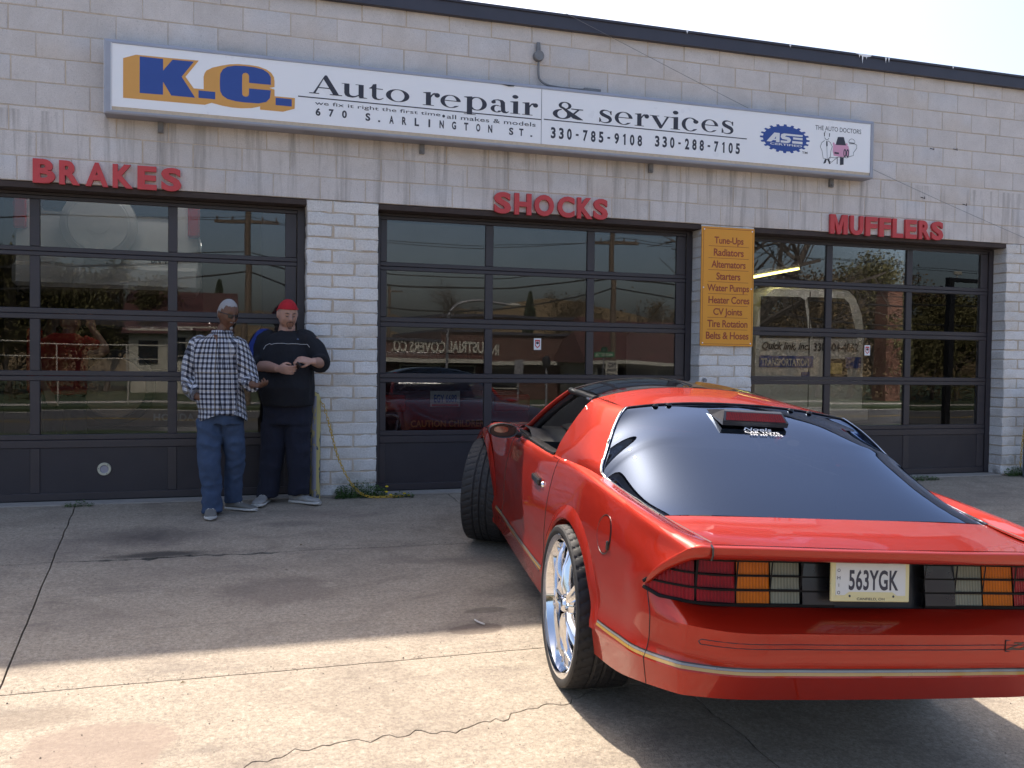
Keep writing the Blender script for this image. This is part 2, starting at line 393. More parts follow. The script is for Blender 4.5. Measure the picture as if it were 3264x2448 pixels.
# road and what lies across it (seen in the door glass and the paint)
def sheet(name, x0, x1, y0, y1, z, mat, kind='structure', th=.12):
    m = MB(); m.box(x0, x1, y0, y1, z-th, z); o = m.build(name, mat); tag(o, kind=kind); return o
sheet('road', -80, 90, -24, -14.2, -.60, M_ASPH, th=.04)
sheet('sidewalk', -80, 90, -13.2, -12.0, -.55, M_WALK); sheet('sidewalk', -80, 90, -28, -26.2, -.52, M_WALK)
sheet('grass_verge', -80, 90, -14.15, -13.25, -.53, M_GRASS); sheet('grass_verge', -80, 90, -26.15, -24.05, -.50, M_GRASS)
sheet('grass_field', -90, 100, -75, -28.05, -.56, M_GRASS)
M_LINE = plain('road_paint', (.62, .60, .52), .7, 0, .2, 20)
M_LINEY = plain('road_paint_yellow', (.26, .18, .04), .7, 0, .2, 20)
for y, mt in ((-14.6, M_LINE), (-23.6, M_LINE), (-19.0, M_LINEY), (-19.25, M_LINEY)):
    m = MB(); m.box(-80, 90, y-.05, y+.05, -.598, -.593); o = m.build('road_line', mt); tag(o, kind='structure')

# ------------------------------------------------------------------ the repair shop
H = 2.677; CH = .2032; BW = .4064
shop = empty('auto_repair_shop', (0, 0, 0), 'painted concrete block auto repair shop with three glazed overhead doors', 'building')
# openings
OPEN = [(-1.17, 2.186), (2.826, 6.145), (6.757, 10.10)]
# mortar backing wall (behind the block faces)
m = MB()
m.box(-9, 14.5, .0055, .30, H+.004, 4.45)
for a, b in ((-9, -1.17), (2.186, 2.826), (6.145, 6.757), (10.10, 14.5)): m.box(a+.008, b-.008, .006, .26, -.1, H-.002)
m.build('mortar_bed', M_MORT, shop)
def block_mesh(w_, h_, d_, split, seed, c=.005):
    rnd = random.Random(seed); m = MB()
    a = (.0045 if split else .0015); j = lambda s=1: rnd.uniform(-a, a)*s
    x0, x1, z0, z1 = 0, w_, 0, h_
    nx = 4 if split else 2
    front = []; ring = []
    zz = [z0, z0+c, z1-c, z1]; xx = [x0, x0+c]+[x0+w_*i/nx for i in range(1, nx)]+[x1-c, x1]
    rows = []
    for iz, z in enumerate(zz):
        row = []
        for ix, x in enumerate(xx):
            ed = ix in (0, len(xx)-1) or iz in (0, 3)
            y = (c*.9 if ed else 0)+(rnd.uniform(-.006, .004) if split and not ed else j())
            row.append((x+(j(1.6) if ed else 0), y, z+(j(1.6) if ed else 0)))
        rows.append(row)
    m.grid(rows)
    # sides
    top = rows[-1]; bot = rows[0]; lef = [r[0] for r in rows]; rig = [r[-1] for r in rows]
    for s in (top, bot, lef, rig): m.grid([s, [(p[0], d_, p[2]) for p in s]])
    return m.mesh('block', M_SLIM if split else M_BLOCK, 30)
big = [block_mesh(BW-.0075, CH-.0075, .02, False, k) for k in range(6)]
rnd = random.Random(3); stuff = MB()
offs = [.265, 0, .205, 0, .22, 0, .2, 0, .22]
for r in range(9):
    k = -24
    while True:
        x = offs[r]+k*BW; k += 1
        if x < -9: continue
        if x > 14.2: break
        if -1.2 < x < 10.9:
            o = link('concrete_block', rnd.choice(big), shop, (x+.0048, rnd.uniform(-.0015, .0015), H+r*CH+.0048))
        else:
            me = big[0]; M = Matrix.Translation((x+.0048, 0, H+r*CH+.0048))
            stuff.add([M @ v.co for v in me.vertices], [tuple(p.vertices) for p in me.polygons])
o = stuff.build('concrete_block', M_BLOCK, shop, 30); o['kind'] = 'stuff'
# slim split face blocks of the piers
PH = H/24
def pier(x0, x1, individual=True, wide=False):
    st = MB(); W_ = x1-x0
    for c_ in range(24):
        if wide: xs_ = [0]+[(.2 if c_ % 2 else .4)+.41*i for i in range(int(W_/.41)+1)]; xs_ = [a for a in xs_ if a < W_-.1]+[W_]
        else: xs_ = [0, (.665 if c_ % 2 == 0 else .355)*W_, W_]
        for a, b in zip(xs_[:-1], xs_[1:]):
            gap = .026 if b-a > 0 else 0
            la = a+(gap*.35 if a > 0 else 0); lb = b-(gap*.35 if b < W_ else 0)
            key = (round(lb-la, 3), c_ % 3)
            if key not in SLIM: SLIM[key] = block_mesh(lb-la, PH-.010, .225, True, hash(key) % 999, .006)
            P = (x0+la, rnd.uniform(-.003, .003), c_*PH+.005)
            if individual and x0+la < 11: link('slim_block', SLIM[key], shop, P)
            else:
                me = SLIM[key]; M = Matrix.Translation(P); st.add([M @ v.co for v in me.vertices], [tuple(p.vertices) for p in me.polygons])
    if st.v: o = st.build('slim_block', M_SLIM, shop, 30); o['kind'] = 'stuff'
SLIM = {}
pier(2.186, 2.826); pier(6.145, 6.757); pier(10.10, 14.4, True, True); pier(-9, -1.17, False, True)
# steel lintels, fascia, roof and the body of the building
m = MB()
for a, b in OPEN: m.box(a+.002, b-.002, .006, .24, H-.05, H-.004)
m.build('steel_lintel', M_RUST, shop)
m = MB(); m.box(-9.1, 14.6, -.06, .30, 4.452, 4.584); m.box(-9.1, 14.6, -.075, -.06, 4.57, 4.592); m.build('roof_fascia', M_FASC, shop)
m = MB(); m.box(-9, 14.5, .31, 12, 4.30, 4.56); m.build('roof', M_FASC, shop)
M_INT = plain('interior_wall', (.19, .18, .17), .9, 0, .25, 1.5); M_FLR = plain('garage_floor', (.12, .11, .10), .6, 0, .4, 2)
m = MB(); m.box(-9, -8.8, .31, 12, -.1, 4.3); m.box(14.3, 14.5, .31, 12, -.1, 4.3); m.box(-8.8, 14.3, 11.8, 12, -.1, 4.3); m.build('interior_wall', M_INT, shop)
m = MB(); m.box(-8.8, 14.3, .0, 11.8, -.05, -.004); m.build('interior_floor', M_FLR, shop)
M_SILL = plain('sill_concrete', (.33, .30, .27), .9, 0, .3, 12, bump=.4)
m = MB()
for a, b in OPEN: m.box(a, b, -.012, .26, -.06, .004)
m.build('door_sill', M_SILL, shop)
m = MB()   # white paint runs on the fascia
for x, l in ((8.0, .10), (8.05, .05), (7.96, .04), (8.3, .06), (8.34, .05), (7.1, .03), (10.55, .07), (10.72, .05), (10.78, .05), (2.35, .09), (9.2, .03), (5.9, .03)):
    m.poly([(x-.012, 4.585), (x+.014, 4.585), (x+.004, 4.585-l*.6), (x+.001, 4.585-l), (x-.003, 4.585-l*.7)], lambda a, b: (a, -.0785, b))
m.poly([(7.9, 4.591), (8.12, 4.591), (8.1, 4.57), (8.03, 4.56), (7.97, 4.575)], lambda a, b: (a, -.079, b))
m.build('paint_run', M_WHITE, shop)
# overhead doors
RAILS = [2.567, 2.169, 2.091, 1.652, 1.560, 1.120, 1.034, .575]
DOORS = [(-1.17, 2.186, [-.043, 1.048]), (2.826, 6.145, [3.942, 5.007]), (6.757, 10.10, [7.84, 8.912])]
TILT = {0: .3, 1: .6, 2: .0, 3: .0}
for di, (a, b, mul) in enumerate(DOORS):
    Y = .20
    door = MB()      # perimeter frame fixed to the masonry
    door.box(a+.004, a+.05, Y-.02, Y+.05, 0.006, H-.055); door.box(b-.07, b-.004, Y-.02, Y+.05, 0.006, H-.055); door.box(a+.05, b-.07, Y-.02, Y+.05, 2.60, H-.055)
    dr = door.build('garage_door', M_FRAME, shop)
    x0, x1 = a+.052, b-.072
    st = [x0+.03]+mul+[x1-.055]
    secs = [(2.13, 2.598), (1.607, 2.127), (1.078, 1.604), (.53, 1.075), (.012, .527)]
    for si, (z0, z1) in enumerate(secs):
        # one hinged section: top rail, bottom rail, stiles
        if si < 4:
            g0, g1 = RAILS[si*2+1], RAILS[si*2]
            m = MB(); m.cbox(x0, x1, Y-.012, Y+.03, z0, g0, .004); m.build('rail', M_FRAME, dr)
            m = MB(); m.cbox(x0, x1, Y-.012, Y+.03, g1, z1, .004); m.build('rail', M_FRAME, dr)
            for i, cx in enumerate(st):
                hw = .03 if i == 0 else .039 if i < 3 else .05
                m = MB(); m.cbox(cx-hw, cx+hw, Y-.0105, Y+.028, g0+.001, g1-.001, .004); m.build('stile', M_FRAME, dr)
            for i in range(3):
                xa = st[i]+(.03 if i == 0 else .039); xb_ = st[i+1]-(.039 if i < 2 else .05)
                cx = (xa+xb_)/2; cz = (g0+g1)/2
                m = MB(); m.box(xa-cx-.004, xb_-cx+.004, -.003, .003, g0-cz-.004, g1-cz+.004)
                p = m.build('glass_pane', M_GLASS, dr, loc=(cx, Y+.010, cz), rot=(radians(TILT[si]+random.uniform(-.12, .12)), 0, radians(random.uniform(-.1, .1))))
        else:
            m = MB(); m.cbox(x0, x1, Y-.012, Y+.03, z0, .075, .004); m.build('rail', M_FRAME, dr)
            m = MB(); m.cbox(x0, x1, Y-.012, Y+.03, .46, z1, .004); m.build('rail', M_FRAME, dr)
            for i, cx in enumerate(st):
                hw = .03 if i == 0 else .039 if i < 3 else .05
                m = MB(); m.cbox(cx-hw, cx+hw, Y-.0105, Y+.028, .076, .459, .004); m.build('stile', M_FRAME, dr)
            for i in range(3):
                xa = st[i]+(.03 if i == 0 else .039); xb_ = st[i+1]-(.039 if i < 2 else .05)
                m = MB(); m.box(xa, xb_, Y-.002, Y+.02, .0765, .4585); m.build('door_panel', M_PANEL, dr)
    m = MB(); m.box(a+.01, b-.01, Y-.005, Y+.02, -.0, .0115); m.build('weather_strip', M_RUBBER, dr)
    if di == 0:   # exhaust port
        m = MB(); m.lathe([(.034, -.012), (.036, -.016), (.053, -.016), (.056, -.006), (.056, .001)], 28, 'Y', (.497, Y-.002, .272)); v_ = m.build('exhaust_port', plain('cream_plastic', (.55, .52, .40), .5), dr, 30)
        m = MB(); m.lathe([(.0, -.010), (.030, -.010), (.0335, -.013)], 24, 'Y', (.497, Y-.002, .272)); m.build('port_cover', plain('port_cover_grey', (.30, .30, .36), .35, .2), dr, 30)
        m = MB()
        for q in (.9, 3.0, 5.2): m.lathe([(0, -.0175), (.0035, -.0175), (.0035, -.015)], 8, 'Y', (.497+.046*cos(q), Y-.002, .272+.046*sin(q)))
        m.build('screw', M_BLACKP, dr)
# ------------------------------------------------------------------ lettering helper planes
def wy(y): return lambda a, b: (a, y, b)
# big sign cabinet
SY = -.18
sign = empty('shop_sign', (4.3, 0, 3.5), 'long white shop sign box with blue and orange letters above the garage doors', 'sign')
def P(mb_, name, mat, par=None, sm=None):
    o = mb_.build(name, mat, par, sm); return o
def under(mb_, name, mat, par, sm=None):
    """mesh given in world coordinates under a parent that has only a location"""
    off = par.matrix_world.translation if False else par.location
    mb_.v = [v-off for v in mb_.v]; return mb_.build(name, mat, par, sm)
X0, X1, Z0, Z1 = .533, 8.088, 3.244, 3.851
m = MB(); m.box(X0+.002, X1-.002, SY+.012, -.004, Z0+.002, Z1-.002); under(m, 'cabinet', M_SUND, sign)
fl = .034; yi = SY+.010
m = MB()
def q4(a, b, c, d): m.add([a, b, c, d], [(0, 1, 2, 3)])
o_ = [(X0, SY+.006, Z0), (X1, SY+.006, Z0), (X1, SY+.006, Z1), (X0, SY+.006, Z1)]; i1 = [(X0+.02, SY-.004, Z0+.014), (X1-.02, SY-.004, Z0+.014), (X1-.02, SY-.004, Z1-.02), (X0+.02, SY-.004, Z1-.02)]
i2 = [(X0+.055, SY-.004, Z0+.030), (X1-.043, SY-.004, Z0+.030), (X1-.043, SY-.004, Z1-.031), (X0+.055, SY-.004, Z1-.031)]; i3 = [(p[0], SY+.012, p[2]) for p in i2]
m.grid([o_, i1, i2, i3], close=True); under(m, 'retaining_frame', M_SGREY, sign)
m = MB(); m.grid([[(X0, SY+.0055, Z0), (X0, SY+.0055, Z1)], [(X0+.06, SY-.005, Z0+.03), (X0+.06, SY-.005, Z1-.03)]]); under(m, 'end_cap', M_WHITE, sign)
SEAM = 4.330
for a, b in ((X0+.062, SEAM-.003), (SEAM+.003, X1-.045)):
    m = MB(); m.box(a, b, SY+.001, SY+.006, Z0+.060, Z1-.032); under(m, 'sign_face', M_WHITE, sign)
m = MB(); m.box(X0+.062, X1-.045, SY+.0065, SY+.011, Z0+.030, Z0+.0605); under(m, 'face_lower_edge', M_CREAM, sign)
F = SY+.0002
ln = [0]
def fy(dz=0): return wy(F-.0006*(1+dz))
# K.C. in orange and blue
m = MB()
m.poly([(.680, 3.704), (.779, 3.743), (1.016, 3.744), (1.269, 3.748), (1.164, 3.602), (1.230, 3.512), (1.309, 3.513), (1.308, 3.617), (1.316, 3.648), (1.331, 3.672), (1.380, 3.702), (1.458, 3.728), (1.52, 3.745), (1.587, 3.754), (1.68, 3.756), (1.755, 3.751), (1.82, 3.733), (1.859, 3.709), (1.882, 3.675), (1.888, 3.639), (1.888, 3.590), (1.846, 3.578), (1.888, 3.568), (1.889, 3.511), (2.061, 3.512), (2.059, 3.42), (1.961, 3.385), (1.769, 3.385), (1.769, 3.412), (1.70, 3.392), (1.617, 3.382), (1.54, 3.381), (1.46, 3.389), (1.373, 3.405), (1.318, 3.383), (.680, 3.380)], fy())
under(m, 'lettering', M_ORNG, sign)
m = MB()
m.poly([(.807, 3.732), (.988, 3.731), (.988, 3.635), (1.062, 3.733), (1.231, 3.735), (1.134, 3.599), (1.241, 3.435), (1.053, 3.435), (.988, 3.542), (.988, 3.435), (.807, 3.432)], fy(1))
m.poly([(1.268, 3.499), (1.402, 3.499), (1.402, 3.437), (1.268, 3.437)], fy(1)); m.poly([(1.898, 3.4995), (2.034, 3.4995), (2.034, 3.4365), (1.898, 3.4365)], fy(1))
co = [Vector((a, b, 0)) for a, b in ((1.439, 3.60), (1.439, 3.56), (1.442, 3.51), (1.46, 3.475), (1.50, 3.450), (1.57, 3.437), (1.65, 3.434), (1.757, 3.437), (1.82, 3.455), (1.850, 3.49), (1.858, 3.558))]
ci = [(1.677, 3.557), (1.677, 3.505), (1.668, 3.489), (1.650, 3.483), (1.630, 3.487), (1.621, 3.502), (1.620, 3.59), (1.621, 3.665), (1.630, 3.680), (1.650, 3.687), (1.668, 3.680), (1.677, 3.664), (1.677, 3.604), (1.858, 3.605)]
cu_ = [(1.857, 3.67), (1.835, 3.705), (1.79, 3.730), (1.72, 3.741), (1.64, 3.743), (1.56, 3.737), (1.50, 3.722), (1.462, 3.695), (1.442, 3.655)]
m.poly([(v.x, v.y) for v in co]+ci+cu_, fy(1))
under(m, 'lettering', M_BLUE, sign)
# serif letters: strokes in a unit box (x 0..1, z 0 = baseline, 1 = x height)
def arc(cx, cz, rx, rz, a0, a1, n=14): return [(cx+rx*cos(radians(a0+(a1-a0)*i/n)), cz+rz*sin(radians(a0+(a1-a0)*i/n))) for i in range(n+1)]
TH, TN = .20, .045       # thick / thin in units of letter height-ish (x scaled separately)
def ring(cx, cz, rx, rz, a0=0, a1=360, thick=.2, thin=.05, n=28):
    """contrast ring: thick at the sides, thin at top and bottom: returns outer and inner loops"""
    o_, i_ = [], []
    for k in range(n+1):
        a = radians(a0+(a1-a0)*k/n); o_.append((cx+rx*cos(a), cz+rz*sin(a))); i_.append((cx+(rx-thick)*cos(a), cz+(rz-thin)*sin(a)))
    return o_, i_
def glyph(ch, mb_, x0, x1, z0, zx, fn):
    """draw ch between x0,x1, baseline z0, x-height zx"""
    W_ = x1-x0; Hh = zx-z0; ax = Hh/W_
    def T(p): return fn(x0+p[0]*W_, z0+p[1]*Hh)
    cnt = [0]
    def pl(pts, holes=()):
        cnt[0] += 1; e = cnt[0]*.00025
        mb_.poly(pts, lambda a, b: (lambda q: (q[0], q[1]-e, q[2]))(T((a, b))), holes)
    def rg(o_, i_):
        cnt[0] += 1; e = cnt[0]*.00025; g_ = lambda p: (lambda q: (q[0], q[1]-e, q[2]))(T(p))
        mb_.grid([[g_(p) for p in o_], [g_(p) for p in i_]])
    s = ax*.24; t = .07   # serif stem width (x units), thin height
    if ch == 'A':
        pl([(.47, 1.0), (.53, 1.0), (.90, .045), (1.0, .045), (1.0, 0), (.62, 0), (.62, .045), (.72, .045), (.43, .80), (.19, .045), (.30, .045), (.30, 0), (0, 0), (0, .045), (.12, .045)])
        pl([(.26, .36), (.62, .36), (.635, .31), (.24, .31)])
    elif ch == 'u':
        pl([(0, .96), (0, 1.0), (.30, 1.0), (.30, .30), (.33, .16), (.42, .10), (.52, .11), (.66, .22), (.66, .96), (.54, .96), (.54, 1.0), (.86, 1.0), (.86, .06), (1.0, .04), (1.0, 0), (.70, -.03), (.66, .13), (.55, .03), (.42, -.03), (.24, .0), (.14, .1), (.10, .28), (.10, .96)])
    elif ch == 't':
        pl([(.26, 1.36), (.50, 1.42), (.50, 1.02), (.95, 1.02), (.95, .95), (.50, .95), (.50, .25), (.56, .11), (.70, .08), (.84, .12), (.97, .22), (1.0, .18), (.84, .03), (.64, -.03), (.40, .0), (.26, .10), (.19, .28), (.19, .95), (0, .95), (0, 1.0), (.16, 1.12)])
    elif ch == 'o':
        o_, i_ = ring(.5, .5, .5, .53, thick=.21, thin=.05); rg(o_, i_)
    elif ch == 'r':
        pl([(0, .04), (0, 0), (.66, 0), (.66, .04), (.48, .05), (.48, .62), (.60, .82), (.74, .90), (.74, 1.0), (.60, .96), (.46, .78), (.46, 1.03), (.02, .97), (.02, .93), (.18, .90), (.18, .05)])
        rg(*ring(.84, .83, .16, .17, thick=.155, thin=.165))
    elif ch == 'e':
        o_, i_ = ring(.5, .5, .5, .53, 4, 325, thick=.21, thin=.055); i_[-1] = o_[-1]; rg(o_, i_)
        pl([(.10, .58), (.99, .58), (1.0, .52), (.10, .52)])
    elif ch == 'c':
        o_, i_ = ring(.5, .5, .5, .53, 40, 325, thick=.22, thin=.055); i_[-1] = o_[-1]; rg(o_, i_)
        rg(*ring(.82, .74, .15, .14, thick=.145, thin=.135))
    elif ch == 'p':
        pl([(0, -.36), (0, -.40), (.52, -.40), (.52, -.36), (.36, -.35), (.36, 1.04), (0, .98), (0, .94), (.13, .90), (.13, -.35)])
        o_, i_ = ring(.56, .5, .44, .53, -160, 150, thick=.20, thin=.055); rg(o_, i_)
    elif ch == 'a':
        pl([(.55, .62), (.55, .75), (.50, .92), (.36, .96), (.26, .92), (.30, .80), (.26, .70), (.14, .66), (.06, .72), (.06, .84), (.18, .98), (.42, 1.04), (.66, 1.0), (.78, .84), (.80, .16), (.86, .08), (.98, .14), (1.0, .10), (.88, -.03), (.70, -.03), (.58, .10), (.58, .13)])
        o_, i_ = ring(.34, .27, .32, .30, 60, 330, thick=.20, thin=.06); rg(o_, i_)
        pl([(.48, .50), (.60, .58), (.60, .52), (.50, .46)])
    elif ch == 'i':
        pl([(0, .04), (0, 0), (1.0, 0), (1.0, .04), (.78, .05), (.78, 1.04), (0, .97), (0, .93), (.30, .90), (.30, .05)])
        rg(*ring(.5, 1.38, .29, .15, thick=.285, thin=.145))
    elif ch == 's':
        pts = [(.86, .80), (.74, .94), (.50, 1.0), (.28, .95), (.19, .80), (.28, .66), (.52, .54), (.76, .42), (.84, .25), (.74, .08), (.48, .0), (.22, .05), (.10, .22)]
        ws = [.03, .05, .07, .14, .24, .27, .26, .27, .22, .13, .07, .05, .03]
        P_ = catmull([Vector((a, b, 0)) for a, b in pts], 5); Wd = []
        for i in range(len(P_)):
            k = i/5; a = int(min(k, len(ws)-2)); f_ = k-a; Wd.append(ws[a]*(1-f_)+ws[a+1]*f_)
        stroke(mb_, [(v.x, v.y) for v in P_], Wd, lambda a, b: T((a, b)))
        pl([(.84, .98), (.92, .98), (.92, .66), (.87, .66), (.80, .84)]); pl([(.06, .38), (.11, .38), (.20, .18), (.13, .02), (.05, .02)])
    elif ch == 'v':
        pl([(0, 1.0), (0, .96), (.09, .95), (.47, -.03), (.56, -.03), (.90, .95), (1.0, .96), (1.0, 1.0), (.68, 1.0), (.68, .96), (.80, .95), (.57, .26), (.32, .95), (.44, .96), (.44, 1.0)])
    elif ch == '&':
        o_, i_ = ring(.40, .80, .21, .23, thick=.10, thin=.05); rg(o_, i_)
        o_, i_ = ring(.31, .27, .31, .30, 95, 385, thick=.15, thin=.055); rg(o_, i_)
        pl([(.20, .78), (.33, .72), (.98, .05), (1.0, 0), (.82, 0), (.66, .06)])
        pl([(.60, .66), (1.0, .66), (1.0, .61), (.88, .60), (.66, .22), (.58, .14), (.55, .19), (.62, .28), (.80, .60), (.60, .61)])
m = MB()
for ch, a, b, zx in (('A', 2.182, 2.467, 3.735), ('u', 2.462, 2.687, 3.684), ('t', 2.704, 2.834, 3.665), ('o', 2.854, 3.067, 3.674), ('r', 3.190, 3.348, 3.680), ('e', 3.353, 3.545, 3.673), ('p', 3.574, 3.793, 3.678), ('a', 3.826, 4.008, 3.676), ('i', 4.019, 4.119, 3.676), ('r', 4.136, 4.294, 3.678),
                     ('&', 4.442, 4.751, 3.716), ('s', 4.910, 5.058, 3.680), ('e', 5.080, 5.269, 3.680), ('r', 5.291, 5.445, 3.682), ('v', 5.454, 5.682, 3.680), ('i', 5.681, 5.785, 3.682), ('c', 5.802, 5.993, 3.690), ('e', 6.021, 6.211, 3.692), ('s', 6.243, 6.392, 3.698)):
    zb = 3.568 if a < 3.1 else 3.562 if a < 6 else 3.572
    glyph(ch, m, a, b, zb if ch != 'p' else 3.562, zx, fy(0))
m.box(2.087, 4.327, F-.0006, F-.0003, 3.527, 3.5365); m.box(4.353, 6.542, F-.0006, F-.0003, 3.533, 3.5425)
text_fit(m, 'we fix it right the first time', 2.232, 3.355, 3.463, 3.505, fy(), .004, 1.02)
text_fit(m, 'all makes & models', 3.415, 4.273, 3.459, 3.497, fy(), .004, 1.02); m.lathe([(0, 0), (.013, 0)], 12, 'Y', (3.385, F-.0008, 3.478))
for s_, a, b, z0, z1 in (('670', 2.238, 2.509, 3.378, 3.445), ('S.', 2.674, 2.816, 3.372, 3.441), ('ARLINGTON', 2.887, 3.848, 3.366, 3.437), ('ST.', 4.011, 4.252, 3.362, 3.430)):
    n_ = len(s_); cw = .042 if s_ != 'ARLINGTON' else .040
    for i, c_ in enumerate(s_):
        xx = a+(b-a-cw)*i/(n_-1)
        if c_ == '.': m.box(xx+.012, xx+.030, F-.0006, F-.0003, z0, z0+.014)
        elif c_ == 'I': m.box(xx+.012, xx+.028, F-.0006, F-.0003, z0, z1)
        else: text_fit(m, c_, xx, xx+cw, z0, z1, fy(), .035)
for s_, a, b, z0, z1 in (('330-785-9108', 4.426, 5.372, 3.366, 3.472), ('330-288-7105', 5.514, 6.461, 3.376, 3.484)):
    for i, c_ in enumerate(s_):
        xx = a+(b-a-.046)*i/(len(s_)-1)
        if c_ == '-': m.box(xx+.008, xx+.036, F-.0006, F-.0003, (z0+z1)/2-.009, (z0+z1)/2+.009)
        elif c_ == '1': m.poly([(xx+.008, z1-.03), (xx+.008, z1-.018), (xx+.024, z1), (xx+.036, z1), (xx+.036, z0), (xx+.020, z0), (xx+.020, z1-.025)], fy())
        else: text_fit(m, c_, xx, xx+.048, z0, z1, fy(), .035)
text_fit(m, 'THE AUTO DOCTORS', 7.353, 7.922, 3.704, 3.751, fy(), .0)
text_fit(m, 'TM', 7.196, 7.263, 3.442, 3.464, fy(), .01)
under(m, 'lettering', M_INK, sign)
# gear emblem
m = MB(); pts = []
for k in range(20):
    for da, rr in ((-.25, .88), (-.17, 1.0), (.17, 1.0), (.25, .88)):
        a = 2*pi*(k+da)/20; pts.append((6.989+.297*rr*cos(a), 3.577+.147*rr*sin(a)))
m.poly(pts, fy()); under(m, 'emblem', M_BLUE, sign)
m = MB()
m.poly([(6.770, 3.535), (6.860, 3.630), (6.925, 3.630), (6.925, 3.535), (6.882, 3.535), (6.882, 3.552), (6.846, 3.552), (6.826, 3.535)], fy(2), [[(6.862, 3.568), (6.882, 3.568), (6.882, 3.592)]])
m.poly([(6.938, 3.535), (6.938, 3.557), (7.012, 3.557), (7.018, 3.567), (6.955, 3.572), (6.936, 3.592), (6.945, 3.620), (6.975, 3.631), (7.200, 3.631), (7.200, 3.612), (7.0, 3.610), (6.99, 3.600), (7.04, 3.594), (7.062, 3.572), (7.05, 3.545), (7.025, 3.535)], fy(2))
m.poly([(7.085, 3.600), (7.200, 3.600), (7.200, 3.578), (7.085, 3.578)], fy(2)); m.poly([(7.075, 3.562), (7.200, 3.562), (7.200, 3.537), (7.075, 3.537)], fy(2))
text_fit(m, 'CERTIFIED', 6.813, 7.195, 3.505, 3.526, fy(2), .02)
under(m, 'lettering', M_WVIN, sign)
# plain line drawing: a mechanic in a white coat beside a pink car on a lift
m = MB(); k_ = .005
def sk(pts, w_=k_, closed=False): stroke(m, pts+([pts[0]] if closed else []), w_, fy())
sk(arc(7.496, 3.645, .028, .036, 200, 340)); m.poly(arc(7.496, 3.672, .034, .030, 150, 30)[:5]+[(7.468, 3.672)], fy()); m.poly([(7.458, 3.68), (7.47, 3.68), (7.472, 3.645), (7.462, 3.64)], fy()); m.poly([(7.534, 3.68), (7.524, 3.68), (7.522, 3.645), (7.53, 3.64)], fy())
sk([(7.47, 3.60), (7.435, 3.575), (7.417, 3.53), (7.44, 3.49), (7.455, 3.415), (7.51, 3.405), (7.54, 3.415), (7.55, 3.5), (7.565, 3.545), (7.54, 3.585), (7.51, 3.60)])
sk([(7.497, 3.59), (7.505, 3.41)], .004); m.poly([(7.490, 3.596), (7.505, 3.596), (7.508, 3.55), (7.498, 3.535), (7.490, 3.55)], fy())
m.poly([(7.48, 3.41), (7.50, 3.41), (7.49, 3.37), (7.465, 3.357), (7.46, 3.363)], fy()); m.poly([(7.51, 3.41), (7.53, 3.41), (7.55, 3.365), (7.53, 3.358)], fy())
sk([(7.50, 3.40), (7.54, 3.432), (7.60, 3.428), (7.64, 3.44), (7.69, 3.445), (7.75, 3.44), (7.79, 3.46), (7.83, 3.47), (7.83, 3.5), (7.87, 3.55), (7.87, 3.585), (7.84, 3.595), (7.775, 3.59)]); sk([(7.51, 3.395), (7.56, 3.38), (7.59, 3.405), (7.64, 3.44)])
sk(arc(7.808, 3.612, .038, .032, -20, 200), .004); sk([(7.775, 3.602), (7.84, 3.602)], .008)
m.poly([(7.664, 3.44), (7.71, 3.44), (7.71, 3.366), (7.664, 3.358)], fy()); m.poly([(7.625, 3.43), (7.634, 3.43), (7.634, 3.366), (7.625, 3.366)], fy())
m.poly([(7.605, 3.565), (7.632, 3.650), (7.705, 3.655), (7.735, 3.57)], fy(1)); 
for cx in (7.722, 7.757): rg_o, rg_i = ring(cx, 3.488, .018, .044, thick=.010, thin=.016); m.grid([[fy(2)(*p) for p in rg_o], [fy(2)(*p) for p in rg_i]])
m.poly([(7.592, 3.490), (7.648, 3.488), (7.648, 3.470), (7.592, 3.472)], fy(3))
under(m, 'drawing', M_INK, sign)
m = MB(); m.poly([(7.575, 3.56), (7.60, 3.572), (7.74, 3.572), (7.765, 3.565), (7.778, 3.52), (7.775, 3.46), (7.70, 3.445), (7.585, 3.45), (7.572, 3.49)], fy(.5)); m.poly(arc(7.582, 3.575, .012, .014, 0, 340), fy(.6)); m.poly(arc(7.742, 3.58, .012, .014, 0, 340), fy(.6)); under(m, 'drawing', M_PINK, sign)
for x in (.96, 3.22, 5.55, 7.68):
    m = MB(); m.box(x-.022, x+.022, -.035, -.004, 3.155, 3.243); m.lathe([(0, -.02), (.012, -.02), (.012, 0)], 8, 'Y', (x, -.035, 3.175)); under(m, 'mounting_bracket', M_GALV, sign)
m = MB(); m.poly([(3.93, 3.822), (4.06, 3.822), (4.05, 3.812), (4.0, 3.808), (3.97, 3.813)], fy(12)); under(m, 'dent', M_BLACKP, sign)
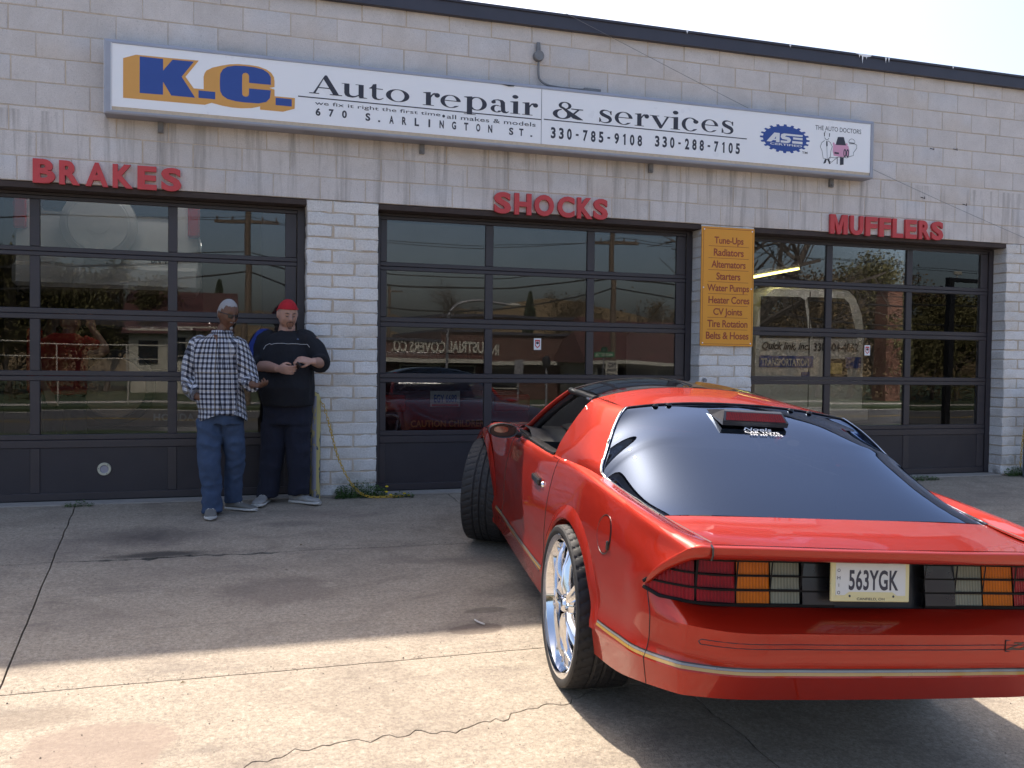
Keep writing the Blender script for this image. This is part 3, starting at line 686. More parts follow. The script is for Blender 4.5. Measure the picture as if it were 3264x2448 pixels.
# raised red words over the doors
def word(s_, boxes, z0, z1, label):
    e = empty('letter_sign', (boxes[0][0], 0, z0), label, 'sign', 'red raised words above the doors')
    for c_, (a, b) in zip(s_, boxes):
        v, f = text_mesh(c_, .042)
        if c_ == 'M':
            mm = MB(); w_ = b-a; hh = z1-z0; px_ = [(0, 0), (0, 1), (.30, 1), (.5, .42), (.70, 1), (1, 1), (1, 0), (.76, 0), (.76, .68), (.58, 0), (.42, 0), (.24, .68), (.24, 0)]
            mm.poly([(a+w_*p, z0+hh*q) for p, q in px_], wy(-.034), th=.030); mm.v = [q-e.location for q in mm.v]; mm.build('letter', M_RED, e); continue
        p0 = min(q[0] for q in v); p1 = max(q[0] for q in v); r0 = min(q[1] for q in v); r1 = max(q[1] for q in v)
        bm = bmesh.new(); vs = [bm.verts.new((a+(q[0]-p0)/(p1-p0)*(b-a), -.034, z0+(q[1]-r0)/(r1-r0)*(z1-z0))) for q in v]
        for t in f:
            try: bm.faces.new([vs[i] for i in t])
            except ValueError: pass
        bmesh.ops.remove_doubles(bm, verts=bm.verts, dist=.0002)
        ex = bmesh.ops.extrude_face_region(bm, geom=bm.faces[:]); 
        for q in ex['geom']:
            if isinstance(q, bmesh.types.BMVert): q.co.y = -.004
        bmesh.ops.recalc_face_normals(bm, faces=bm.faces)
        mm = MB(); mm.bm(bm); bm.free()
        mm.v = [q-e.location for q in mm.v]; o = mm.build('letter', M_RED, e)
    return e
def px_boxes(y_, spans): return spans
BR = [(-.018, .148), (.178, .335), (.377, .552), (.585, .745), (.778, .93), (.965, 1.128)]
word('BRAKES', BR, 2.664, 2.862, 'raised red letters reading BRAKES over the left door')
SH = [(3.920, 4.088), (4.122, 4.292), (4.322, 4.522), (4.560, 4.735), (4.765, 4.925), (4.938, 5.088)]
word('SHOCKS', SH, 2.652, 2.856, 'raised red letters reading SHOCKS over the middle door')
MU = [(7.672, 7.893), (7.925, 8.095), (8.125, 8.275), (8.302, 8.452), (8.478, 8.62), (8.65, 8.80), (8.83, 8.99), (9.005, 9.163)]
word('MUFFLERS', MU, 2.660, 2.868, 'raised red letters reading MUFFLERS over the right door')
# orange price board on the pier
M_OBRD = plain('orange_board', (.76, .33, .03), .4, 0, .06, 3); M_BROWN = plain('brown_red_print', (.30, .045, .02), .5)
lst = empty('service_list_sign', (6.44, 0, 2.04), 'orange board listing repair services on the pier between middle and right doors', 'sign')
m = MB(); m.cbox(6.133, 6.748, -.030, -.012, 1.432, 2.655, .004); under(m, 'board', M_OBRD, lst)
m = MB(); fb = wy(-.0308)
for i, (s_, wd) in enumerate((('Tune-Ups', .34), ('Radiators', .35), ('Alternators', .40), ('Starters', .28), ('Water Pumps', .49), ('Heater Cores', .48), ('CV Joints', .34), ('Tire Rotation', .47), ('Belts & Hoses', .50))):
    zt = 2.555-i*.1222; cx = 6.447 if i not in (5,) else 6.46
    dsc = .018 if ('p' in s_ or 'J' in s_) else 0
    text_fit(m, s_, cx-wd/2, cx+wd/2, zt-.075-dsc, zt, fb, .018, .95)
    if i < 8: m.box(6.447-.235, 6.447+.235, -.0312, -.0306, zt-.099, zt-.095)
for a, b, c, d in ((6.150, 6.731, 2.634, 2.638), (6.150, 6.731, 1.450, 1.454), (6.150, 6.154, 1.454, 2.634), (6.727, 6.731, 1.454, 2.634)): m.box(a, b, -.0312, -.0306, c, d)
under(m, 'lettering', M_BROWN, lst)
m = MB()
for x in (6.16, 6.72):
    for z in (1.462, 2.03, 2.626): m.lathe([(0, -.004), (.007, -.003), (.008, 0)], 8, 'Y', (x, -.030, z))
under(m, 'screw', M_WHITE, lst)
# junction box with conduit feeding the sign
jb = empty('junction_box', (4.34, 0, 4.15), 'round grey junction box and conduit on the wall above the sign', 'electrical box')
m = MB(); m.lathe([(0, -.055), (.044, -.055), (.05, -.05), (.052, -.01), (.05, 0)], 20, 'Y', (4.345, -.002, 4.175)); under(m, 'box', M_GALV, jb, 30)
m = MB(); m.tube([(4.34, -.03, 4.21), (4.34, -.03, 4.30)], [.026, .020], 10); under(m, 'knockout_neck', M_GALV, jb, 30)
cp = catmull([(4.345, -.03, 4.12), (4.345, -.03, 4.02), (4.36, -.035, 3.95), (4.43, -.045, 3.905), (4.55, -.05, 3.893), (4.80, -.05, 3.893)], 6)
m = MB(); m.tube(cp, .011, 8); under(m, 'conduit', M_GALV, jb, 40)
m = MB(); m.cbox(4.80, 4.98, -.075, -.03, 3.868, 3.912, .006); under(m, 'connector', M_GALV, jb)
# slack wire from roof edge across the wall
m = MB(); A_ = Vector((4.594, -.085, 4.595)); B_ = Vector((11.8, -.02, 2.35))
m.tube([A_+(B_-A_)*t+Vector((0, 0, -.10*sin(pi*t))) for t in [i/24 for i in range(25)]], .0022, 5)
o = m.build('loose_wire', M_GALV); tag(o, 'thin slack wire running from the roof edge down across the block wall', 'wire')
for i, (x, z) in enumerate(((8.98, 3.68), (8.87, 3.13), (9.45, 3.09), (9.30, 3.70))):
    m = MB(); m.tube([(x, -.002, z), (x+.01, -.025, z-.01), (x+.03, -.03, z-.02), (x+.035, -.02, z+.005)], .004, 5); o = m.build('wall_anchor', M_RUST)
    tag(o, ('curved rusty hook level with the upper half of the sign, left of two', 'rusty hook left of the pair below the end of the sign', 'rusty hook right of the pair below the end of the sign', 'small hook level with the upper half of the sign, right of two')[i], 'hook', 'rusty hooks in the wall beside the sign')
# ------------------------------------------------------------------ across the road (seen mirrored in the door glass)
def z3(x, y): return (1180+x/2.1067, 650+y/2.1067)     # pixel of a zoomed crop -> photo pixel
def mat_brick(name, c1, c2, mort, scale=1.0):
    g = N(name); geo = g.n('ShaderNodeNewGeometry'); sx = g.n('ShaderNodeSeparateXYZ'); g.l(geo.outputs['Position'], sx.inputs[0])
    cb = g.n('ShaderNodeCombineXYZ'); g.l(g.math('ADD', sx.outputs[0], sx.outputs[1]), cb.inputs[0]); g.l(sx.outputs[2], cb.inputs[1])
    b = g.n('ShaderNodeTexBrick'); g.l(cb.outputs[0], b.inputs['Vector']); b.inputs['Scale'].default_value = 1/scale
    b.inputs['Brick Width'].default_value = .21; b.inputs['Row Height'].default_value = .075; b.inputs['Mortar Size'].default_value = .008
    b.inputs['Color1'].default_value = (*c1, 1); b.inputs['Color2'].default_value = (*c2, 1); b.inputs['Mortar'].default_value = (*mort, 1)
    n = g.noise(g.pos(), .8, 4); g.col(g.mix(g.math('MULTIPLY', n, .5), b.outputs[0], tuple(x*.6 for x in c1))); g.rough(.9); return g.m
M_BRK = mat_brick('red_brown_brick', (.105, .036, .026), (.062, .024, .02), (.17, .13, .105), 1.5)
M_SIDING = plain('cream_siding', (.40, .38, .31), .7, 0, .08, 2)
M_ROOFB = mat_brick('brown_red_shingle', (.085, .026, .022), (.06, .022, .018), (.035, .016, .014), 1.8)
M_DKGL = plain('dark_window_glass', (.015, .018, .02), .08, 0, .2)
M_TRIM = plain('pale_trim', (.40, .38, .32), .7, 0, .1)
M_WOOD = plain('weathered_pole_wood', (.13, .095, .068), .9, 0, .3, 4, bump=.3)
M_BARK = plain('bark', (.085, .07, .058), .95, 0, .3, 6)
M_WIRE = plain('black_cable', (.012, .012, .012), .7)
def leaf_mat(name, c):
    g = N(name); oi = g.noise(g.pos(), 1.3, 4); g.col(g.mix(oi, tuple(x*.55 for x in c), tuple(x*1.5 for x in c))); g.rough(.8); return g.m
M_LEAF = leaf_mat('spring_foliage', (.095, .085, .028)); M_LEAF2 = leaf_mat('brown_olive_foliage', (.11, .075, .035)); M_NEED = leaf_mat('evergreen_needles', (.022, .04, .018))
def at(px, py, Y): return mirror_pt(px, py+58, Y)
YB = -34
a = mirror_pt(*z3(-420, 760), YB); b = mirror_pt(*z3(1470, 740), YB)
bx0, bx1 = a.x, b.x; GY = -.55; zr = mirror_pt(*z3(900, 868), YB).z
bk = empty('brick_commercial_building', ((bx0+bx1)/2, YB, GY), 'low red brown brick shop building across the road, seen only reflected in the door glass', 'building')
def unb(m, name, mat, par, sm=None): return under(m, name, mat, par, sm)
m = MB(); m.box(bx0, bx1, YB-14, YB, GY, zr-.5); m.box(bx0+(bx1-bx0)*.45, bx1, YB-14.01, YB+.01, zr-.5, zr); unb(m, 'wall', M_BRK, bk)
m = MB(); m.box(bx0-.1, bx1-(bx1-bx0)*.55, YB-14, YB+.1, zr-.5, zr-.38); m.box(bx0+(bx1-bx0)*.45, bx1+.1, YB-14, YB+.12, zr, zr+.12); unb(m, 'parapet_cap', M_FASC, bk)
zb1 = mirror_pt(*z3(400, 1050), YB).z
p0 = mirror_pt(*z3(80, 1060), YB).x; p1 = mirror_pt(*z3(1300, 1108), YB).x
m = MB(); m.box(bx0+.5, p1, YB+.01, YB+.6, zb1-.15, zb1+.05); unb(m, 'canopy', M_TRIM, bk)
for u0, u1 in ((-300, -120), (-60, 60), (190, 470), (500, 700), (780, 1000)):
    q0 = mirror_pt(*z3(u0, 1100), YB).x; q1 = mirror_pt(*z3(u1, 1100), YB).x
    m = MB(); m.box(q0, q1, YB+.01, YB+.05, GY+.5, zb1-.25); f_ = unb(m, 'window', M_TRIM, bk)
    m = MB(); m.box(q0+.08, q1-.08, YB+.051, YB+.07, GY+.58, zb1-.33); m.v = [v for v in m.v]; o = m.build('pane', M_DKGL, f_); o.matrix_parent_inverse.identity(); o.location = -bk.location
    f_.location = (0, 0, 0)
xi = mirror_pt(*z3(862, 970), YB).x; xo = mirror_pt(*z3(135, 920), YB).x; zt = mirror_pt(*z3(450, 915), YB).z
m = MB(); text_fit(m, 'INDUSTRIAL COVERS CO.', 0, xi-xo, zt-.62, zt-.05, lambda a, b: (xi-a, YB+.06, b), .035); 
text_fit(m, '663', 0, .9, zt-1.25, zt-.9, lambda a, b: ((xi+xo)/2-a, YB+.06, b), .03)
unb(m, 'lettering', M_TRIM, bk)
# cream house with a big brown red roof
YH = -30
hx0 = mirror_pt(*z3(1488, 1100), YH).x; hx1 = mirror_pt(*z3(2120, 1100), YH).x+3; zt1 = mirror_pt(*z3(1760, 1055), YH).z; zt2 = mirror_pt(*z3(1760, 850), YH).z
hs = empty('cream_house', ((hx0+hx1)/2, YH, GY), 'cream house with tall brown red roof across the road, seen only reflected', 'house')
m = MB(); m.box(hx0, hx1, YH-8, YH, GY, zt1); unb(m, 'wall', M_SIDING, hs)
m = MB(); m.add([(hx0-.4, YH+.5, zt1-.05), (hx1+.4, YH+.5, zt1-.05), (hx1-.3, YH-3, zt2), (hx0+.3, YH-3, zt2), (hx0-.4, YH-8.5, zt1-.05), (hx1+.4, YH-8.5, zt1-.05)], [(0, 1, 2, 3), (3, 2, 5, 4), (0, 3, 4), (1, 5, 2), (0, 4, 5, 1)]); unb(m, 'roof', M_ROOFB, hs)
m = MB(); m.box(hx0-.42, hx1+.42, YH+.5, YH+.56, zt1-.16, zt1); unb(m, 'gutter', M_TRIM, hs)
for u in (1515, 1580, 1650, 1720, 1790, 1905, 2000, 2090):
    q0 = mirror_pt(*z3(u, 1100), YH).x; wz0 = zt1-1.35; m = MB(); m.box(q0, q0+.85, YH+.01, YH+.06, wz0, zt1-.3); f_ = unb(m, 'window', M_TRIM, hs); 
    for k in (0, 1):
        m = MB(); m.box(q0+.07, q0+.78, YH+.061, YH+.075, wz0+.07+k*.5, wz0+.50+k*.5); o = m.build('pane', M_DKGL, f_); o.location = -hs.location
    f_.location = (0, 0, 0)
# small house seen at the left
q = mirror_pt(585, 1065, -40)
hs2 = empty('gabled_house', (q.x, -36, GY), 'small pale gabled house across the road at the left, seen only reflected', 'house')
m = MB(); m.box(q.x-2.2, q.x+2.2, -44, -36, GY, q.z+.2); unb(m, 'wall', M_SIDING, hs2)
m = MB(); m.add([(q.x-2.5, -35.6, q.z), (q.x+2.5, -35.6, q.z), (q.x+2.5, -40, q.z+1.4), (q.x-2.5, -40, q.z+1.4), (q.x-2.5, -44.4, q.z), (q.x+2.5, -44.4, q.z)], [(0, 1, 2, 3), (3, 2, 5, 4), (0, 3, 4), (1, 5, 2)]); unb(m, 'roof', M_ROOFB, hs2)
for dx in (-1.4, 0, 1.3):
    m = MB(); m.box(q.x+dx-.4, q.x+dx+.4, -35.98, -35.94, q.z-1.3, q.z-.3); unb(m, 'window', M_DKGL, hs2)
# poles, wires
def pole(px, pyt, Y, h=None, label='', r=.14):
    P_ = mirror_pt(px, pyt+45, Y); g0 = -.55
    e = empty('utility_pole', (P_.x, Y, g0), label, 'pole', 'wooden utility poles across the road')
    top = P_.z if h is None else h
    m = MB(); m.tube([(P_.x, Y, g0), (P_.x, Y, top)], [r, r*.7], 10); under(m, 'pole', M_WOOD, e, 40)
    m = MB(); m.cbox(P_.x-1.1, P_.x+1.1, Y-.06, Y+.06, top-.55, top-.43, .01); under(m, 'crossarm', M_WOOD, e)
    for dx in (-1.0, -.5, .5, 1.0):
        m = MB(); m.lathe([(.02, 0), (.045, .04), (.03, .08), (.045, .12), (0, .14)], 8, 'Z', (P_.x+dx, Y, top-.43)); under(m, 'insulator', M_GALV, e, 40)
    return Vector((P_.x, Y, top))
pA = pole(*z3(1632, 120), -25.2, None, 'tall wooden utility pole beside the cream house, reflected in the middle door')
pB = pole(786, 640, -25.2, None, 'wooden utility pole reflected in the left door behind the men')
pC = pole(*z3(120, 560), -62, None, 'small far utility pole reflected at the left of the middle door', .16)
pD = Vector((-34, -25.2, pA.z)); pE = Vector((52, -25.2, pA.z))
def wire(a, b, sag, r=.014, name='overhead_wire'):
    pts = [a.lerp(b, i/16)+Vector((0, 0, -sag*4*(i/16)*(1-i/16))) for i in range(17)]
    m = MB(); m.tube(pts, r, 5); return m.build(name, M_WIRE)
wl = ['highest', 'second highest', 'third highest', 'second lowest', 'lowest']
for i, (dz, sg, rr) in enumerate(((-.4, .5, .012), (-.4, .7, .012), (-1.6, .9, .02), (-2.1, .8, .035), (-2.5, 1.3, .03))):
    for j, (a, b) in enumerate(((pD, pB), (pB, pA), (pA, pE))):
        dx = Vector((0, .8*(i == 1), 0))
        o = wire(a+Vector((0, 0, dz-(pA.z-a.z if a is pB else 0)*0))+dx, b+Vector((0, 0, dz))+dx, sg, rr)
        tag(o, f'{wl[i]} black overhead cable {("left of the first pole", "between the two near poles", "right of the second pole")[j]}', 'cable', 'overhead cables along the road')
# street lamp, signs, meter, light pole
q = at(*z3(945, 655), -26)
e = empty('street_lamp', (q.x-2.6, -26, -.55), 'street lamp with curved arm and pale head across the road', 'street lamp')
m = MB(); m.tube(catmull([(q.x-2.6, -26, -.55), (q.x-2.6, -26, q.z-1.5), (q.x-2.5, -26, q.z-.3), (q.x-1.6, -26, q.z+.1), (q.x-.3, -26, q.z)], 5), .06, 8); under(m, 'mast', M_GALV, e, 40)
m = MB(); m.lathe([(0, -.10), (.14, -.06), (.16, 0), (.10, .07), (0, .09)], 12, 'Z', (0, 0, 0)); m.v = [Vector((v.x*2.2+q.x, v.y-26, v.z+q.z)) for v in m.v]; under(m, 'lamp_head', M_TRIM, e, 40)
M_GRN = plain('sign_green', (.01, .16, .07), .5)
q = mirror_pt(*z3(1562, 1015), -24.8)
e = empty('street_name_sign', (q.x, -24.8, -.55), 'green street name sign on a grey post across the road', 'sign')
m = MB(); m.tube([(q.x, -24.8, -.55), (q.x, -24.8, q.z+.25)], .03, 8); under(m, 'post', M_GALV, e)
m = MB(); m.box(q.x-.42, q.x+.42, -24.77, -24.75, q.z-.1, q.z+.1); m.box(q.x-.01, q.x+.01, -25.1, -24.5, q.z+.12, q.z+.3); under(m, 'sign_plate', M_GRN, e)
m = MB(); text_fit(m, 'ARLINGTON', -.36, .36, q.z-.06, q.z+.06, lambda a, b: (q.x-a, -24.745, b), .02); under(m, 'lettering', M_TRIM, e)
q = mirror_pt(*z3(1612, 1112), -24.6)
e = empty('no_parking_sign', (q.x, -24.6, -.55), 'white no parking sign on a post across the road', 'sign')
m = MB(); m.tube([(q.x, -24.6, -.55), (q.x, -24.6, q.z+.35)], .03, 8); under(m, 'post', M_GALV, e)
m = MB(); m.box(q.x-.25, q.x+.25, -24.57, -24.55, q.z-.3, q.z+.32); under(m, 'sign_plate', M_TRIM, e)
m = MB(); text_fit(m, 'NO', -.16, .16, q.z+.06, q.z+.26, lambda a, b: (q.x-a, -24.545, b), .03); text_fit(m, 'PARKING', -.2, .2, q.z-.08, q.z+.02, lambda a, b: (q.x-a, -24.545, b), .03); text_fit(m, 'ANY TIME', -.2, .2, q.z-.24, q.z-.15, lambda a, b: (q.x-a, -24.545, b), .03); under(m, 'lettering', M_INK, e)
q = mirror_pt(*z3(1190, 1060), -13.0)
e = empty('parking_meter', (q.x, -13.0, -.55), 'dark parking meter on a grey post by the near kerb', 'parking meter')
m = MB(); m.tube([(q.x, -13, -.55), (q.x, -13, q.z-.1)], .03, 8); under(m, 'post', M_GALV, e)
m = MB(); m.lathe([(.05, -.16), (.10, -.12), (.11, .05), (.08, .14), (0, .17)], 12, 'Z', (q.x, -13, q.z)); under(m, 'meter_head', M_BLACKP, e, 40)
q = mirror_pt(*z3(1000, 1045), -13.1)
e = empty('kerb_sign', (q.x, -13.1, -.55), 'narrow grey sign board on a post by the near kerb', 'sign')
m = MB(); m.tube([(q.x, -13.1, -.55), (q.x, -13.1, q.z)], .025, 8); under(m, 'post', M_GALV, e)
m = MB(); m.box(q.x-.12, q.x+.12, -13.07, -13.05, q.z-.45, q.z+.02); under(m, 'sign_plate', M_GALV, e)
q = mirror_pt(3030, 900, -12.8)
e = empty('light_pole', (q.x, -12.8, -.55), 'black square light pole with side arm and small white camera by the road', 'light pole')
m = MB(); m.cbox(q.x-.09, q.x+.09, -12.89, -12.71, -.55, q.z, .01); m.cbox(q.x+.09, q.x+1.5, -12.85, -12.75, q.z-.12, q.z, .01); under(m, 'pole', M_BLACKP, e)
m = MB(); m.cbox(q.x+.15, q.x+.42, -12.84, -12.76, q.z+.10, q.z+.20, .01); m.tube([(q.x+.25, -12.8, q.z), (q.x+.25, -12.8, q.z+.12)], .015, 6); under(m, 'camera', M_TRIM, e)
# white handrail at the far left, chimney stack
q0 = mirror_pt(0, 1085, -24.5); q1 = mirror_pt(95, 1085, -24.5)
e = empty('handrail', (q0.x, -24.5, -.55), 'white metal handrail across the road reflected at far left', 'railing')
m = MB(); m.tube([(q0.x-5, -24.5, q0.z), (q1.x+6, -24.5, q0.z)], .025, 6); m.tube([(q0.x-5, -24.5, q0.z-.45), (q1.x+6, -24.5, q0.z-.45)], .02, 6)
for k in range(7): m.tube([(q0.x-5+k*2.2, -24.5, -.55), (q0.x-5+k*2.2, -24.5, q0.z)], .025, 6)
under(m, 'rail', M_TRIM, e)
q = mirror_pt(2838, 950, -31)
m = MB(); m.box(q.x-.45, q.x+.45, -31.5, -30.6, -.55, q.z); m.box(q.x-.52, q.x+.52, -31.57, -30.53, q.z, q.z+.15); o = m.build('brick_chimney', mat_brick('orange_brick', (.15, .05, .03), (.12, .04, .025), (.3, .22, .16))); tag(o, 'tall orange brick chimney among the trees across the road', 'chimney')
# trees
def tree(name, x, y, h, spread, seed, label, leaves=0, leafmat=None, lsize=.14, density=1.0, lean=0., group='trees across the road'):
    rnd = random.Random(seed); g0 = -.56; e = empty(name, (x, y, g0), label, 'tree', group)
    tr = MB(); br = MB(); tips = []
    def grow(p, d, L, r, lvl):
        n = 4 if lvl < 3 else 3; pts = [p]; q = p
        for i in range(n):
            d = (d+Vector((rnd.gauss(0, .13), rnd.gauss(0, .13), rnd.gauss(.03, .06)))).normalized(); q = q+d*L/n; pts.append(q)
        (tr if lvl == 0 else br).tube(pts, [r*(1-.45*i/n) for i in range(n+1)], 6 if lvl < 2 else 3, caps=False)
        if lvl >= 5 or r < .006: tips.append((q, d)); return
        if lvl >= 3: tips.append((q, d))
        k = rnd.randint(2, 4) if lvl else rnd.randint(4, 6)
        for i in range(int(k*density+.5)):
            t = rnd.uniform(.35, 1) if lvl == 0 else rnd.uniform(.25, 1); s_ = pts[min(n, int(t*n+.5))]
            a = rnd.uniform(0, 2*pi); u = rnd.uniform(.45, 1.0)*spread
            perp = d.orthogonal().normalized(); perp = Matrix.Rotation(a, 3, d) @ perp
            nd = (d*(1-u*.45)+perp*u*.75+Vector((0, 0, .12))).normalized()
            grow(s_, nd, L*rnd.uniform(.55, .78), r*rnd.uniform(.42, .6), lvl+1)
    grow(Vector((x, y, g0)), Vector((lean, 0, 1)).normalized(), h*.42, h*.022, 0)
    under(tr, 'trunk', M_BARK, e, 40); under(br, 'branches', M_BARK, e)
    if leaves:
        lf = MB()
        for (p, d) in tips:
            for k in range(leaves*2):
                c = p+Vector((rnd.gauss(0, 1), rnd.gauss(0, 1), rnd.gauss(0, 1)))*h*.035
                a = Vector((rnd.gauss(0, 1), rnd.gauss(0, 1), rnd.gauss(0, 1))).normalized(); b = a.orthogonal(); s_ = lsize*.6*rnd.uniform(.6, 1.4)
                lf.add([c, c+a*s_, c+a*s_*.5+b*s_*.6], [(0, 1, 2)])
        under(lf, 'crown', leafmat, e)
    return e
def spruce(x, y, h, seed, label):
    rnd = random.Random(seed); g0 = -.56; e = empty('spruce_tree', (x, y, g0), label, 'tree', 'trees across the road')
    m = MB(); m.tube([(x, y, g0), (x, y, g0+h)], [h*.02, .02], 6); under(m, 'trunk', M_BARK, e)
    m = MB()
    for i in range(int(h*90)):
        t = rnd.random()**.8; z = g0+h*(.12+.88*t); rr = (1-t)*h*.24*rnd.uniform(.5, 1)+.1; a = rnd.uniform(0, 2*pi)
        c = Vector((x+rr*cos(a), y+rr*sin(a), z-rr*.2)); i_ = Vector((x, y, z+.1))
        sd_ = Vector((-sin(a), cos(a), 0))*h*.018; m.add([i_, c+sd_, c-sd_, c+Vector((0, 0, -.3))], [(0, 1, 3), (0, 3, 2)])
    under(m, 'crown', M_NEED, e)
q = at(*z3(480, 475), -52); tree('bare_tree', q.x, -52, q.z+1.2, 1.0, 3, 'wide bare tree behind the brick building, reflected in the left panes of the middle door')
q = at(*z3(1062, 600), -52); spruce(q.x, -52, q.z+.8, 4, 'dark spruce behind the brick building roof, reflected in the middle door')
q = at(*z3(690, 655), -54); tree('bushy_tree', q.x, -54, q.z+.8, 1.1, 5, 'low green tree right of the wide bare tree', 5, M_LEAF, .25)
q = at(*z3(1385, 555), -54); tree('budding_tree', q.x, -54, q.z+.9, .9, 6, 'thin budding tree left of the near utility pole', 3, M_LEAF2, .16)
q = at(*z3(1760, 520), -46); tree('bare_tree', q.x, -46, q.z+.9, .8, 7, 'upright bare tree rising behind the cream house roof')
q = at(*z3(1960, 600), -48); tree('bushy_tree', q.x, -48, q.z+1, 1.0, 8, 'olive bushy tree behind the right end of the cream house', 6, M_LEAF2, .2)
# near tree whose branches hang into the top right panes
q = at(2400, 700, -14); tree('roadside_tree', q.x, -13.7, 11.5, 1.45, 12, 'large bare roadside tree with long drooping branches near the kerb', density=1.15)
# wood at the left, reflected in the left door
for i, (px, py, Y, sp, lf, mt) in enumerate(((20, 790, -38, 1.1, 7, M_LEAF), (120, 815, -40, 1.2, 7, M_LEAF), (230, 790, -42, 1.1, 6, M_LEAF2), (330, 830, -38, 1.1, 6, M_LEAF), (420, 900, -40, 1.1, 6, M_LEAF2), (-120, 780, -38, 1.1, 6, M_LEAF), (500, 960, -44, 1.0, 4, M_LEAF2))):
    q = at(px, py, Y); tree('bushy_tree', q.x, Y, q.z+1.2, sp, 20+i, ['tall olive tree at the left edge of the left door glass', 'dark leafy tree second from the left in the left door glass', 'brown olive tree in the middle of the wood on the left', 'dense yellow green tree beside the brown olive tree', 'lower brown tree at the right end of the left wood', 'leafy tree beyond the left end of the glass', 'smallest thin tree right of the left wood'][i], lf, mt, .26)
q = at(690, 900, -46); spruce(q.x, -46, q.z+.9, 31, 'narrow spruce reflected left of the men in the left door')
q = at(600, 985, -48); tree('bare_tree', q.x, -48, q.z+1, .9, 32, 'small bare tree left of the narrow spruce')
q = at(740, 985, -48); tree('bare_tree', q.x, -48, q.z+1, .9, 33, 'small bare tree right of the narrow spruce')
# wood at the right, reflected in the right door
for i, (px, py, Y, lf, mt) in enumerate(((2420, 820, -33, 3, M_LEAF2), (2520, 760, -36, 4, M_LEAF2), (2620, 800, -31, 2, M_LEAF2), (2720, 780, -34, 4, M_LEAF), (2800, 830, -38, 4, M_LEAF2), (2900, 890, -32, 6, M_LEAF), (2980, 910, -36, 6, M_LEAF2), (3060, 930, -33, 6, M_LEAF), (3160, 900, -36, 6, M_LEAF))):
    q = at(px, py, Y); tree('wood_tree', q.x, Y, q.z+1.1, 1.1, 40+i, ['brown tree at the left edge of the right door glass', 'tall thin brown tree over the van', 'nearer sparse brown tree over the van', 'greenish tree between the van and the chimney', 'brown tree behind the orange chimney', 'yellow green tree right of the chimney', 'brown olive tree between two green ones', 'green tree behind the black light pole', 'green tree beyond the right end of the glass'][i], lf, mt, .24)
# scrub under the woods: nobody could count it
rnd = random.Random(5); m = MB()
for i in range(30000):
    x = rnd.uniform(-32, -4) if i % 2 else rnd.uniform(20, 62); y = rnd.uniform(-46, -29.5); z = -.55+abs(rnd.gauss(0, 1.0))*(1.2 if x < 0 else 1.6)
    a = Vector((rnd.gauss(0, 1), rnd.gauss(0, 1), rnd.gauss(0, 1))).normalized(); b = a.orthogonal(); s_ = rnd.uniform(.05, .17); c = Vector((x, y, z)); m.add([c, c+a*s_, c+b*s_*.7], [(0, 1, 2)])
o = m.build('undergrowth', M_LEAF2); tag(o, 'brown olive undergrowth below the trees across the road', 'undergrowth', kind='stuff')
# far wooded ridge behind everything so that the horizon reads as a suburb
m = MB(); rows = []
for i in range(121):
    x = -260+i*4.5; hgt = 5.5+3.5*noise.noise(Vector((x*.03, 0, 4)))+1.6*noise.noise(Vector((x*.2, 0, 4)))
    rows.append([(x, -110, -1), (x, -112, hgt*.55), (x, -118, hgt), (x, -126, -1)])
m.grid(rows); o = m.build('far_woodland', M_LEAF2, smooth=60); tag(o, 'far line of brown spring woodland', 'woodland', kind='stuff')
